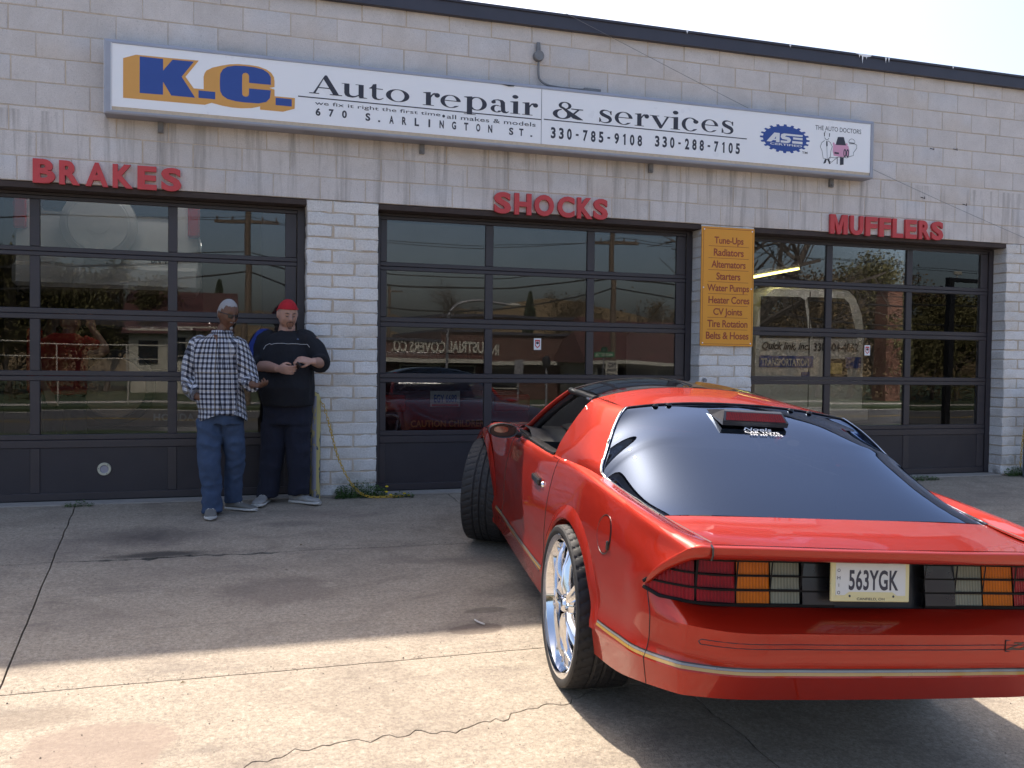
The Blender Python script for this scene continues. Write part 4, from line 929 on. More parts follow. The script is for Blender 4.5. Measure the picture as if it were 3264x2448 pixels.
# sidewalk litter of cars across the road is not visible; a parked dark car reflected low in the middle door is inside the bay
# ------------------------------------------------------------------ inside the bays
M_CARW = plain('white_car_paint', (.66, .68, .70), .3, 0, .05, 2, coat=.6)
M_CARM = plain('maroon_car_paint', (.08, .018, .030), .25, .3, .1, 2, coat=.8)
M_CARD = plain('dark_brown_car_paint', (.13, .085, .07), .3, .2, .15, 2, coat=.7)
M_TAN = plain('tan_wheel_cover', (.42, .30, .19), .5, 0, .2, 5)
M_LRED = plain('red_lens', (.45, .02, .015), .2, 0, .1, coat=.5)
M_PLATE = plain('plate_white', (.62, .63, .62), .45, 0, .05)
M_PLATEY = plain('plate_yellow', (.55, .45, .16), .45, 0, .1)
M_STEEL = plain('lift_steel', (.07, .08, .11), .5, .4, .2)
def rbox_rows(w0, w1, z0, z1, n=5): pass
def suv(name, loc, rotz, paint, label, plate_txt, brand, spare_mat, plate_mat, spare_x=-.08, lift=False):
    """compact upright five door car, rear end at local y = 0, body running to +y"""
    e = empty(name, loc, label, 'car', rot=(0, 0, rotz))
    sec = lambda y, w_, z0, z1, wt: [(-w_*.94, y, z0), (-w_, y, z0+.12), (-w_, y, z0+.52), (-w_*.97, y, z0+.62), (-wt, y, z1-.06), (-wt*.9, y, z1), (wt*.9, y, z1), (wt, y, z1-.06), (w_*.97, y, z0+.62), (w_, y, z0+.52), (w_, y, z0+.12), (w_*.94, y, z0)]
    m = MB(); m.grid([sec(.10, .84, .36, 1.62, .66), sec(.16, .88, .34, 1.70, .70), sec(1.2, .89, .30, 1.74, .72), sec(2.6, .89, .30, 1.70, .72), sec(3.2, .89, .30, 1.25, .80), sec(3.4, .89, .30, 1.08, .80), sec(4.3, .84, .34, .98, .70)], close=True)
    m.f.append(tuple(range(12))); m.f.append(tuple(range(72, 84))); m.mi = [0]*len(m.f); m.build('body', paint, e, 40)
    m = MB(); m.cbox(-.62, .62, .055, .13, 1.12, 1.56, .03); m.build('rear_window', M_DKGL, e)
    m = MB(); m.cbox(-.86, .86, -.06, .16, .36, .60, .04); m.build('bumper', M_BLACKP if paint is not M_CARW else M_CARW, e)
    for s in (-1, 1):
        m = MB(); m.cbox(s*.80-.06, s*.80+.06, .02, .14, .92, 1.52, .02); m.build('tail_lamp', M_LRED, e)
        m = MB(); m.lathe([(.0, -.02), (.20, -.03), (.22, .0), (.34, 0), (.34, .2), (0, .2)], 24, 'X', (s*.80-.1, .85, .34)); m.build('wheel', M_RUBBER, e, 30)
        m = MB(); m.lathe([(.0, -.02), (.34, 0), (.34, .2), (0, .2)], 24, 'X', (s*.80-.1, 3.4, .34)); m.build('wheel', M_RUBBER, e, 30)
    m = MB(); m.lathe([(0, -.20), (.12, -.20), (.16, -.185), (.29, -.19), (.345, -.16), (.355, -.10), (.345, .04), (0, .04)], 36, 'Y', (spare_x, 0, .98)); m.build('spare_wheel', M_RUBBER if spare_mat is not M_CARW else M_CARW, e, 30)
    m = MB(); m.lathe([(0, -.212), (.10, -.212), (.10, -.205), (.27, -.200), (.28, -.188)], 36, 'Y', (spare_x, 0, .98)); m.build('spare_cover', spare_mat, e, 30)
    pl = MB(); pl.cbox(-.16+.52, .16+.52, .03, .05, .60, .76, .004) if plate_mat is M_PLATE and lift else pl.cbox(-.16-.50, .16-.50, -.085, -.07, .52, .68, .004)
    px0, pz0, py0 = ((.36, .60, .027) if plate_mat is M_PLATE and lift else (-.66, .52, -.088))
    p = pl.build('number_plate', plate_mat, e); m = MB(); text_fit(m, plate_txt, px0+.03, px0+.29, pz0+.035, pz0+.115, wy(py0), .03); m.build('lettering', M_INK, p)
    if brand: m = MB(); text_fit(m, brand, .25, .62, .66, .73, wy(.0605-.13), .04, 1.1); m.build('lettering', M_PLATE, e)
    return e
q = through_pt(311, 712, 1.35)
suv('raised_car', (q.x+.08, 1.55, q.z-.98), .04, M_CARW, 'white car with rear spare wheel raised on a lift inside the left bay', 'BN 4130', None, M_CARW, M_PLATE, lift=True)
q = through_pt(365, 1040, .75)
suv('dark_parked_car', (q.x+.08, .95, -.02), -.03, M_CARD, 'dark brown car with tan spare wheel cover parked inside the left bay', 'EDJ 7600', 'HONDA', M_TAN, M_PLATEY)
for x, s in ((q.x-1.45, 1), (q.x+1.5, -1)):
    e = empty('lift_post', (x, 2.6, 0), 'tall dark steel post of the car lift, ' + ('left of the raised car' if s > 0 else 'right of the raised car'), 'car lift', 'posts of the car lift in the left bay')
    m = MB(); m.cbox(-.13, .13, -.13, .13, 0, 3.9, .01); m.build('column', M_STEEL, e)
    m = MB(); m.cbox(min(0, s*1.0), max(0, s*1.0), -.5, -.4, 1.62, 1.72, .01); m.build('lift_arm', M_STEEL, e)
# maroon saloon in the middle bay
q0 = through_pt(1218, 1270, 1.2); q1 = through_pt(1640, 1290, 1.2); cx = (q0.x+q1.x)/2-.1
e = empty('maroon_car', (cx, .75, 0), 'maroon saloon car parked tail out inside the middle bay', 'car')
sec = lambda y, w_, zs: [(-w_*.92, y, .26), (-w_, y, .40), (-w_, y, .70), (-w_*.95, y, zs-.10), (-w_*.82, y, zs), (-w_*.4, y, zs+.02), (w_*.4, y, zs+.02), (w_*.82, y, zs), (w_*.95, y, zs-.10), (w_, y, .70), (w_, y, .40), (w_*.92, y, .26)]
m = MB(); m.grid([sec(0, .84, .92), sec(.12, .90, .98), sec(.9, .93, 1.0), sec(2.4, .93, .98), sec(3.6, .92, .95), sec(4.6, .84, .80)], close=True); m.f.append(tuple(range(12))); m.f.append(tuple(range(60, 72))); m.mi = [0]*len(m.f); m.build('body', M_CARM, e, 40)
m = MB(); m.grid([[(-.72*k, y, z) for k in (1, .6, 0, -.6, -1)] for y, z in ((.85, 1.0), (1.5, 1.34), (2.7, 1.36), (3.3, 1.0))]); m.build('rear_window', M_DKGL, e, 40)
for s in (-1, 1): m = MB(); m.cbox(s*.66-.2, s*.66+.2, -.015, .05, .72, .90, .02); m.build('tail_lamp', M_LRED, e)
qp = through_pt(1418, 1271, .74)
m = MB(); px_ = qp.x-cx; m.cbox(px_-.155, px_+.155, -.03, -.016, qp.z-.08, qp.z+.08, .004); p = m.build('number_plate', M_PLATE, e)
m = MB(); text_fit(m, 'EGY 6689', px_-.12, px_+.12, qp.z-.04, qp.z+.045, wy(-.032), .03); m.build('lettering', M_BLUE, p)
m = MB(); m.box(px_-.14, px_+.14, -.0315, -.0305, qp.z-.074, qp.z-.055); m.build('stripe', M_RED, p)
qc = through_pt(1418, 1348, .74)
m = MB(); text_fit(m, 'CAUTION CHILDREN', qc.x-cx-.36, qc.x-cx+.42, qc.z-.04, qc.z+.03, wy(-.033), .03, 1.05); m.build('lettering', plain('amber_print', (.50, .24, .05), .5), e)
m = MB(); m.cbox(-.88, .88, -.04, .05, .30, .50, .03); m.build('bumper', M_CARM, e)
# white van in the right bay, rear doors towards us
def z4(x, y): return (2180+x/1.952, 700+y/1.952)
YV = 3.6
vc = through_pt(*z4(790, 700), YV).x; vr = through_pt(*z4(1125, 850), YV).x; HW = vr-vc
vt = through_pt(*z4(790, 440), YV).z; vm = through_pt(*z4(900, 690), YV).z; vbm = through_pt(*z4(900, 1000), YV).z
e = empty('white_van', (vc, YV, 0), 'white transport van with rear windows and lettered back doors inside the right bay', 'van')
def vs(y, k, zt_): 
    return [(-HW*k, y, .45), (-HW*k, y, vm), (-HW*k*.95, y, vm+(zt_-vm)*.45), (-HW*k*.83, y, zt_-.10), (-HW*k*.70, y, zt_), (HW*k*.70, y, zt_), (HW*k*.83, y, zt_-.10), (HW*k*.95, y, vm+(zt_-vm)*.45), (HW*k, y, vm), (HW*k, y, .45)]
m = MB(); m.grid([vs(.0, .97, vt), vs(.05, 1, vt+.03), vs(3.4, 1, vt+.03), vs(4.6, .98, vt-.5)], close=True); m.f.append(tuple(range(10))); m.f.append(tuple(range(30, 40))); m.mi = [0]*len(m.f); m.build('body', M_CARW, e, 35)
def VX(x, y): q = through_pt(*z4(x, y), YV-.02); return (q.x-vc, q.z)
for pts in ([(480, 475), (725, 480), (755, 500), (775, 690), (795, 735), (475, 735)], [(770, 480), (1000, 490), (1030, 520), (1075, 700), (1080, 738), (805, 738)]):
    m = MB(); m.poly([VX(*p_) for p_ in pts], wy(-.012)); m.build('rear_window', M_DKGL, e)
m = MB(); x_, z_ = VX(790, 450); m.box(x_-.006, x_+.006, -.008, .0, .6, vt-.02); m.build('door_gap', M_BLACKP, e)
m = MB(); a0, z0 = VX(487, 815); a1, z1 = VX(780, 765); text_fit(m, 'Quick link, inc.', a0, a1, z0, z1, wy(-.014), .03, shear=.3); a0, z0 = VX(808, 818); a1, z1 = VX(1088, 770); text_fit(m, '330 604-4862', a0, a1, z0, z1, wy(-.014), .03); m.build('lettering', M_INK, e)
a0, z0 = VX(470, 918); a1, z1 = VX(1105, 855); m = MB(); m.box(a0, VX(825, 0)[0], -.012, -.004, z0, z1); m.box(VX(1028, 0)[0], a1, -.012, -.004, z0, z1); m.build('blue_band', M_BLUE, e)
m = MB(); a0, z0 = VX(482, 908); a1, z1 = VX(778, 866); text_fit(m, 'TRANSPORTATION', a0, a1, z0, z1, wy(-.016), .03); m.build('lettering', M_PLATE, e)
a0, z0 = VX(905, 960); a1, z1 = VX(985, 892); m = MB(); m.box(a0-.1, a1+.1, -.010, -.004, z0-.08, z1+.06); p = m.build('plate_recess', M_BLACKP, e); m = MB(); m.box(a0, a1, -.022, -.012, z0, z1); m.build('number_plate', M_PLATEY, p)
a0, z0 = VX(733, 988); a1, z1 = VX(785, 948); m = MB(); m.box(a0, a1, -.012, -.004, z0, z1); m.build('access_badge', M_BLUE, e)
m = MB(); m.cbox(-HW, HW, -.14, .02, .38, .58, .03); m.build('bumper', M_CARW, e)
for s in (-1, 1): m = MB(); m.lathe([(0, 0), (.36, 0), (.36, .22), (0, .22)], 20, 'X', (s*(HW-.12)-.11, .9, .36)); m.build('wheel', M_RUBBER, e, 30)
# fluorescent tubes: the yellow one real, the white ones added
g = N('lit_fluorescent_tube'); g.t.nodes.remove(g.b); em = g.n('ShaderNodeEmission'); em.inputs[0].default_value = (1, .86, .22, 1); em.inputs[1].default_value = 5; g.l(em.outputs[0], g.out.inputs[0]); M_TUBE = g.m
def tube_lamp(a, b, label, M_=M_TUBE):
    c = (Vector(a)+Vector(b))/2; e = empty('fluorescent_lamp', c, label, 'ceiling lamp', 'fluorescent lamps in the bays')
    m = MB(); m.tube([Vector(a), Vector(b)], .02, 8); under(m, 'tube', M_, e)
    m = MB(); d = (Vector(b)-Vector(a)); m.tube([Vector(a)+Vector((0, 0, .05)), Vector(b)+Vector((0, 0, .05))], .035, 4); under(m, 'housing', M_INT, e)
ta = through_pt(*z4(405, 362), 3.0); tb = through_pt(*z4(712, 305), 4.3)
tube_lamp(ta, tb, 'lit yellow fluorescent tube above the white van')
g = N('added_white_tube'); g.t.nodes.remove(g.b); em = g.n('ShaderNodeEmission'); em.inputs[0].default_value = (1, .95, .85, 1); em.inputs[1].default_value = 26; g.l(em.outputs[0], g.out.inputs[0])
for x, y, L in ((.9, 1.0, 'unseen lamp added to brighten the left bay, high in front of the raised car'), (4.9, 8.5, 'unseen lamp added to brighten the middle bay, deep inside'), (9.7, 1.5, 'unseen lamp added to brighten the van, near the door of the right bay')):  # unseen tubes added only to brighten what stands in the bays
    gm = g.m if x < 9 else None
    if gm is None:
        g2 = N('added_bright_tube'); g2.t.nodes.remove(g2.b); e2_ = g2.n('ShaderNodeEmission'); e2_.inputs[0].default_value = (1, .95, .85, 1); e2_.inputs[1].default_value = 85; g2.l(e2_.outputs[0], g2.out.inputs[0]); gm = g2.m  # stronger added tube, there to light up the van
    tube_lamp((x-.6, y, 3.9), (x+.6, y, 3.9), L, gm)
# ------------------------------------------------------------------ the red sports car
def mat_paint():
    g = N('candy_orange_red_paint'); v = g.pos(obj=True)
    n = g.noise(v, 900, 2, .5)
    lw = g.n('ShaderNodeLayerWeight'); lw.inputs[0].default_value = .35
    base = g.mix(lw.outputs['Facing'], (.125, .0014, .0014), (.125, .0014, .0014))
    g.col(g.mix(g.math('MULTIPLY', n, .12), base, (.70, .04, .004)))
    b = g.b.inputs; b['Metallic'].default_value = .30; b['Roughness'].default_value = .45; b['Specular IOR Level'].default_value = .15
    b['Coat Weight'].default_value = 1; b['Coat Roughness'].default_value = .02; b['Coat IOR'].default_value = 1.45
    g.bump(n, .04, .0005)
    f2 = g.n('ShaderNodeBsdfPrincipled'); i2 = f2.inputs; i2['Base Color'].default_value = (1, .062, .010, 1); i2['Metallic'].default_value = 1; i2['Roughness'].default_value = .55
    i2['Coat Weight'].default_value = 1; i2['Coat Roughness'].default_value = .02; i2['Coat IOR'].default_value = 1.45
    mx = g.n('ShaderNodeMixShader'); mx.inputs[0].default_value = .215; g.l(g.b.outputs[0], mx.inputs[1]); g.l(f2.outputs[0], mx.inputs[2]); g.l(mx.outputs[0], g.out.inputs['Surface']); return g.m
M_PAINT = mat_paint()
M_CHROME = N('polished_chrome'); M_CHROME.col((.80, .81, .84)); M_CHROME.rough(.06); M_CHROME.b.inputs['Metallic'].default_value = 1; M_CHROME = M_CHROME.m
M_TRIMB = plain('black_trim', (.012, .012, .014), .3, 0, .2, coat=.3)
M_TOPGL = plain('black_roof_glass', (.010, .010, .013), .06, 0, .1, coat=1)
M_DASH = plain('black_dash_vinyl', (.018, .018, .02), .55, 0, .2, 20)
M_SEAT = plain('dark_seat_cloth', (.03, .022, .024), .9, 0, .1, 3)
M_TYRE = plain('tyre_rubber', (.020, .020, .022), .62, 0, .25, 18, spec=.4)
M_GLH = glass_pane('tinted_hatch_glass', (.05, .055, .07), .012, 1.35, gloss=(.55, .68, .95))
M_GLW = glass_pane('windscreen_glass', (.62, .66, .66), 0, 1.3)
def lens(name, c, rib=True):
    g = N(name); tc = g.n('ShaderNodeTexCoord'); sx = g.n('ShaderNodeSeparateXYZ'); g.l(tc.outputs['Object'], sx.inputs[0])
    h = g.math('SINE', g.math('MULTIPLY', sx.outputs[1], 2*pi/.0125)); n = g.noise(tc.outputs['Object'], 7, 2, .5)
    k = g.math('ADD', g.math('MULTIPLY', h, .18), g.math('MULTIPLY', n, .9))
    g.col(g.mix(k, tuple(x*.55 for x in c), tuple(min(1, x*1.35) for x in c))); g.rough(.25)
    g.b.inputs['Coat Weight'].default_value = 0; g.b.inputs['Specular IOR Level'].default_value = .22; g.bump(h, .25, .003); return g.m
M_LR = lens('red_tail_lens', (.26, .004, .010)); M_LA = lens('amber_tail_lens', (.50, .12, .004)); M_LC = lens('clear_tail_lens', (.20, .20, .15))
M_GOLD = plain('gold_stripe', (.42, .25, .06), .3, .3, .08, coat=1); M_GREYS = plain('grey_stripe', (.20, .20, .20), .3, .2, .08, coat=1)
M_LFR = plain('lamp_frame_black', (.008, .008, .009), .6, 0, .1, spec=.15)
car = empty('sports_car', label='orange red hatchback sports coupe with chrome wheels and black roof panels parked tail out', cat='car')
_X = Vector((.12151708, .98967722, .07597768)); _Y = Vector((-.99188228, .11818559, .0469224)); _Z = Vector((.03745856, -.08106279, .99600486))
_O = Vector((3.97102481, -4.44643109, -.35017295)) + _Y*.02
CARM = Matrix(((_X.x, _Y.x, _Z.x, _O.x), (_X.y, _Y.y, _Z.y, _O.y), (_X.z, _Y.z, _Z.z, _O.z), (0, 0, 0, 1)))
car.matrix_world = CARM
# control rings, left half (x forward, y left, z up), stations from rear centre round to front centre
RG = [
 [(-1.03, 0, .445), (-1.03, .35, .445), (-1.0, .66, .445), (-.97, .72, .43), (-.84, .79, .40), (-.68, .81, .36), (-.4, .82, .31), (0, .82, .27), (.45, .82, .235), (.95, .82, .22), (1.5, .82, .22), (2.05, .82, .23), (2.6, .82, .24), (3.0, .80, .25), (3.3, .74, .25), (3.45, .60, .25), (3.52, .34, .25), (3.54, 0, .25)],
 [(-1.135, 0, .455), (-1.13, .35, .455), (-1.11, .66, .455), (-1.07, .775, .452), (-.88, .868, .42), (-.68, .885, .37), (-.4, .895, .325), (0, .90, .28), (.45, .90, .245), (.95, .90, .23), (1.5, .90, .23), (2.05, .90, .24), (2.6, .90, .25), (3.0, .89, .26), (3.32, .83, .26), (3.52, .66, .26), (3.60, .36, .26), (3.62, 0, .26)],
 [(-1.170, 0, .553), (-1.166, .35, .553), (-1.145, .66, .553), (-1.09, .80, .552), (-.90, .895, .53), (-.68, .912, .50), (-.4, .922, .465), (0, .925, .43), (.45, .925, .385), (.95, .925, .362), (1.5, .925, .357), (2.05, .925, .365), (2.6, .925, .38), (3, .915, .39), (3.34, .85, .40), (3.55, .68, .40), (3.64, .38, .40), (3.66, 0, .40)],
 [(-1.155, 0, .600), (-1.151, .35, .600), (-1.130, .66, .600), (-1.078, .786, .60), (-.895, .880, .578), (-.68, .898, .548), (-.4, .908, .512), (0, .913, .478), (.45, .915, .433), (.95, .915, .41), (1.5, .915, .404), (2.05, .915, .412), (2.6, .915, .427), (3, .905, .437), (3.33, .84, .445), (3.54, .67, .445), (3.63, .38, .445), (3.65, 0, .445)],
 [(-1.165, 0, .712), (-1.161, .35, .712), (-1.140, .66, .712), (-1.08, .785, .715), (-.89, .880, .69), (-.68, .897, .665), (-.4, .908, .64), (0, .916, .62), (.45, .920, .60), (.95, .918, .59), (1.5, .915, .58), (2.05, .915, .58), (2.6, .92, .58), (3, .91, .57), (3.34, .86, .55), (3.56, .68, .53), (3.65, .38, .52), (3.67, 0, .52)],
 [(-1.035, 0, .765), (-1.033, .35, .765), (-1.018, .66, .765), (-.975, .795, .768), (-.862, .884, .785), (-.66, .897, .775), (-.4, .908, .765), (0, .917, .76), (.45, .917, .755), (.95, .913, .74), (1.5, .908, .72), (2.05, .908, .72), (2.6, .914, .73), (3, .90, .68), (3.34, .85, .62), (3.55, .68, .58), (3.63, .38, .57), (3.65, 0, .57)],
 [None]*4 + [(-.94, .868, .875), (-.76, .888, .885), (-.4, .902, .89), (0, .908, .885), (.45, .902, .87), (.95, .896, .85), (1.5, .890, .83), (2.05, .890, .82), (2.6, .896, .815), (3, .88, .75), (3.33, .82, .67), (3.53, .66, .61), (3.60, .38, .60), (3.62, 0, .60)],
 [None]*4 + [(-1.015, .822, .95), (-.84, .855, .957), (-.4, .886, .967), (0, .892, .967), (.45, .884, .955), (.95, .877, .93), (1.5, .871, .905), (2.05, .870, .885), (2.6, .872, .868), (3, .855, .80), (3.30, .79, .70), (3.5, .64, .63), (3.57, .37, .62), (3.59, 0, .62)],
 [None]*4 + [(-1.075, .775, 1.0), (-.90, .822, 1.010), (-.4, .862, 1.02), (0, .870, 1.022), (.45, .864, 1.005), (.95, .856, .965), (1.5, .847, .935), (2.05, .842, .91), (2.6, .838, .888), (3, .815, .815), (3.27, .75, .71), (3.45, .61, .64), (3.52, .36, .63), (3.54, 0, .63)],
 [None]*4 + [(-1.082, .700, 1.004), (-.92, .712, .998), (-.45, .760, 1.006), (-.02, .822, 1.034), (.45, .842, 1.020), (.95, .828, .972), (1.5, .815, .945), (2.05, .80, .92), (2.6, .775, .905), (3, .75, .832), (3.27, .69, .725), (3.43, .57, .653), (3.5, .34, .64), (3.52, 0, .64)]]
SHARP = {1, 2, 4}
RG = [[None if p is None else (p[0], p[1]*(1+.055*sstep(1.9, 2.7, p[0])), p[2]) for p in r] for r in RG]
NS = 17
def herm(p0, p1, m0, m1, t):
    t2, t3 = t*t, t*t*t; return p0*(2*t3-3*t2+1)+m0*(t3-2*t2+t)+p1*(-2*t3+3*t2)+m1*(t3-t2)
def seg_n(i): return 12 if i in (6, 7, 11, 12) else 8 if i in (5, 8, 10, 13) else 6
def up_station(ring, s0):
    """returns list of points, refined along the stations from s0"""
    P_ = [Vector(p) for p in ring[s0:]]; out = []
    for i in range(len(P_)-1):
        gi = i+s0
        def tan(k, side):
            g_ = k+s0
            if k == 0: return P_[1]-P_[0]
            if k == len(P_)-1: return P_[-1]-P_[-2]
            a = P_[k]-P_[k-1]; b = P_[k+1]-P_[k]; la, lb = a.length, b.length
            L = (P_[i+1]-P_[i]).length
            return (a/la*lb+b/lb*la)/(la+lb)*L*(.30 if g_ == 3 else 1)
        a, b = P_[i], P_[i+1]
        for k in range(seg_n(gi)): out.append(herm(a, b, tan(i, 0), tan(i+1, 1), k/seg_n(gi)))
    out.append(P_[-1]); return out
COLS = {}
full = [up_station(RG[r], 0) for r in range(6)]
upper = [up_station(RG[r], 4) for r in range(6, 10)]
n4 = sum(seg_n(i) for i in range(4)); ntot = len(full[0])
RN = [3, 4, 3, 4, 4, 5, 4, 5, 4]     # ring subdivisions
def col_points(c, hi):
    pts = [full[r][c] for r in range(6)] + ([upper[r][c-n4] for r in range(4)] if hi else [])
    out = []; n = len(pts)
    for i in range(n-1):
        def tan(k, side):
            if k == 0 or k in SHARP or (k == 5 and c <= n4): 
                return (pts[i+1]-pts[i])
            if k == n-1: return pts[-1]-pts[-2]
            a = pts[k]-pts[k-1]; b = pts[k+1]-pts[k]; L = (pts[i+1]-pts[i]).length
            return (a.normalized()*b.length+b.normalized()*a.length)/(a.length+b.length)*L
        for j in range(RN[i]): out.append(herm(pts[i], pts[i+1], tan(i, 0), tan(i+1, 1), j/RN[i]))
    out.append(pts[-1]); return out
def ring_row(k): return sum(RN[:k])
low_cols = [col_points(c, False) for c in range(0, n4+1)]
side_cols = [col_points(c, True) for c in range(n4, ntot)]
WX = (.08, 2.645)
ARCH = [(.10, .375, .475, .415), (2.655, .375, .46, .415)]     # centre x, z, half axes
def in_arch(p, g=1.0):
    for cx, cz, a, b in ARCH:
        if ((p.x-cx)/a)**2+((p.z-cz)/b)**2 < g*g: return (cx, cz, a, b)
def mirrored(m):
    k = len(m.v); m.v += [Vector((v.x, -v.y, v.z)) for v in m.v]; m.f += [tuple(i+k for i in f)[::-1] for f in m.f]; m.mi += list(m.mi); return m
def sideY(x, z):
    """outer y of the body side at x,z"""
    best = 9; y = .9
    for c_ in side_cols:
        if abs(c_[ring_row(4)].x-x) > .12: continue
        for p in c_:
            d = (p.x-x)**2+(p.z-z)**2
            if d < best and p.y > .5: best = d; y = p.y
    return y
def col_y(c_, z):
    r0 = ring_row(2)
    for p, q in zip(c_[r0:-1], c_[r0+1:]):
        if p.z <= z <= q.z and p.y > .4: return p.y+(q.y-p.y)*(z-p.z)/max(1e-6, q.z-p.z), p.x+(q.x-p.x)*(z-p.z)/max(1e-6, q.z-p.z)
    p = c_[r0] if z < c_[r0].z else c_[-1]; return p.y, p.x
def surf_side(x, z, off=0):
    L = [col_y(c_, z) for c_ in side_cols]
    for (y0, x0), (y1, x1) in zip(L[:-1], L[1:]):
        if x0 <= x <= x1: return Vector((x, y0+(y1-y0)*(x-x0)/max(1e-6, x1-x0)+off, z))
    return Vector((x, .9+off, z))
# door panel is its own part: columns of the side between the seams
XD0, XD1 = .66, 1.93
m = MB(); m.grid(low_cols); m.grid(side_cols)
keep = []
for f in m.f:
    c_ = sum((m.v[i] for i in f), Vector())/len(f)
    if not (in_arch(c_) and c_.y > .6): keep.append(f)
m.f = keep; m.mi = [0]*len(keep)
used = {}
for f in keep:
    for a, b in zip(f, f[1:]+f[:1]): used[(min(a, b), max(a, b))] = used.get((min(a, b), max(a, b)), 0)+1
bd = {i for e_, n in used.items() if n == 1 for i in e_}
for i in bd:
    p = m.v[i]
    for cx, cz, a, b in ARCH:
        r_ = sqrt(((p.x-cx)/a)**2+((p.z-cz)/b)**2)
        if r_ < 1.16 and p.y > .6 and p.z > .24:
            m.v[i] = Vector((cx+(p.x-cx)/r_, p.y, cz+(p.z-cz)/r_))
# split off the door
body = MB(); door = MB()
bf, df = [], []
for f in m.f:
    c_ = sum((m.v[i] for i in f), Vector())/len(f)
    (df if XD0 < c_.x < XD1 and .36 < c_.z < 1.3 and c_.y > .5 else bf).append(f)
body.v = list(m.v); body.f = bf; body.mi = [0]*len(bf)
dm = MB(); dm.v = list(m.v); dm.f = df; dm.mi = [0]*len(df)
mirrored(body)
def clean(mb_):
    bm = bmesh.new(); vs = [bm.verts.new(v) for v in mb_.v]
    for f in mb_.f:
        try: bm.faces.new([vs[i] for i in f])
        except ValueError: pass
    bmesh.ops.remove_doubles(bm, verts=bm.verts, dist=.0004)
    loose = [v for v in bm.verts if not v.link_faces]; bmesh.ops.delete(bm, geom=loose, context='VERTS')
    out = MB(); out.bm(bm); bm.free(); return out
# wheel arch lips: flared band round each opening, plus dark wheel wells
for cx, cz, a, b in ARCH:
    rows = []
    for k in range(45):
        q = radians(9+162*k/44); p = Vector((cx+a*cos(q), 0, cz+b*sin(q)))
        y = surf_side(p.x, max(p.z, .38)).y-(.02 if p.z < .36 else 0); fd = .15+.85*sstep(.38, .62, p.z)
        o_ = Vector((cos(q), 0, sin(q)))
        rows.append([Vector((p.x+o_.x*.060, y-.004, p.z+o_.z*.060)), Vector((p.x+o_.x*.040, y+.006*fd, p.z+o_.z*.040)), Vector((p.x+o_.x*.015, y+.016*fd, p.z+o_.z*.015)), Vector((p.x-o_.x*.002, y+.018*fd, p.z-o_.z*.002)), Vector((p.x-o_.x*.010, y+.008*fd, p.z-o_.z*.010)), Vector((p.x-o_.x*.012, y-.05, p.z-o_.z*.012))])
    ml = MB(); ml.grid(rows); mirrored(ml); body.merge(ml); body.mi = [0]*len(body.f)
# spoiler lip and deck (upper tail)
T_ = [(-.862, .886, .787), (-.94, .872, .875), (-1.018, .826, .95), (-1.078, .779, 1.001), (-1.094, .70, 1.006), (-1.104, .5, 1.008), (-1.112, .25, 1.008), (-1.114, 0, 1.008)]
B_ = [(-.868, .872, .776), (-.950, .848, .860), (-1.030, .790, .926), (-1.078, .745, .955), (-1.090, .69, .958), (-1.100, .5, .960), (-1.108, .25, .960), (-1.110, 0, .960)]
I_ = [(-.850, .855, .780), (-.915, .815, .868), (-.965, .765, .915), (-.985, .73, .926), (-.988, .69, .927), (-.99, .5, .927), (-.99, .25, .927), (-.99, 0, .927)]
G_ = [(-.855, .880, .787), (-.93, .864, .877), (-1.00, .815, .955), (-1.050, .765, 1.003), (-1.06, .70, 1.002), (-1.07, .5, 1.003), (-1.08, .25, 1.003), (-1.08, 0, 1.003)]
def up(pts, n=6): return catmull(pts, n)
t_, b_, i_, g_ = up(T_), up(B_), up(I_), up(G_)
rows = []
for A0, A1, A2, A3 in zip(g_, t_, b_, i_):
    mid = (A1+A2)/2+Vector((-.004, 0, 0)); rows.append([A0, A0.lerp(A1, .6), A1.lerp(A2, .06)+Vector((.001, 0, 0)), A1.lerp(A2, .14)+Vector((-.004, 0, 0)), mid, A1.lerp(A2, .88), A2+Vector((.006, 0, -.002)), A3])
sp = MB(); sp.grid(rows); sp = mirrored(sp)
clean(sp).build('spoiler', M_PAINT, car, 40)
# deck between glass and spoiler
GB = [(-.62, .742, .997), (-.635, .62, 1.004), (-.650, .35, 1.010), (-.655, 0, 1.011)]
dk = MB(); gb = up(GB, 6); rr = []
end = [Vector((-1.060-.02*(1-min(1, p.y/.70)), p.y*.70/.742, 1.0035)) for p in gb]
for k in range(11):
    t = k/10; rr.append([a.lerp(b, t)+Vector((0, 0, -.010*sin(pi*t))) for a, b in zip(gb, end)])
dk.grid(rr); mirrored(dk); clean(dk).build('hatch_deck', M_PAINT, car, 40)
for s in (1, -1):   # seam between quarter panel and hatch, seam of the spoiler
    a = [Vector((-.60, s*.747, 1.0035)), Vector((-.80, s*.728, 1.0045)), Vector((-1.05, s*.706, 1.0085))]
    m_ = MB(); m_.tube(catmull(a, 4), .0028, 5, flat=.5); m_.build('panel_gap', M_TRIMB, car)
    m_ = MB(); m_.tube([(-1.085, s*.722, 1.008), (-1.100, s*.721, 1.000), (-1.104, s*.720, .975), (-1.095, s*.720, .954)], .004, 5); m_.build('panel_gap', M_TRIMB, car)
# tail panel behind the lamps
m_ = MB(); xs_ = [0, .2, .4, .6, .72, .80, .86]
def lamp_x(y, z): return -1.022+(z-.765)*.25+(max(0, abs(y)-.62)**2)*1.9
m_.grid([[(lamp_x(y, z)+.03, y, z) for y in xs_] for z in (.752, .85, .935)]); mirrored(m_); clean(m_).build('tail_panel', M_TRIMB, car)
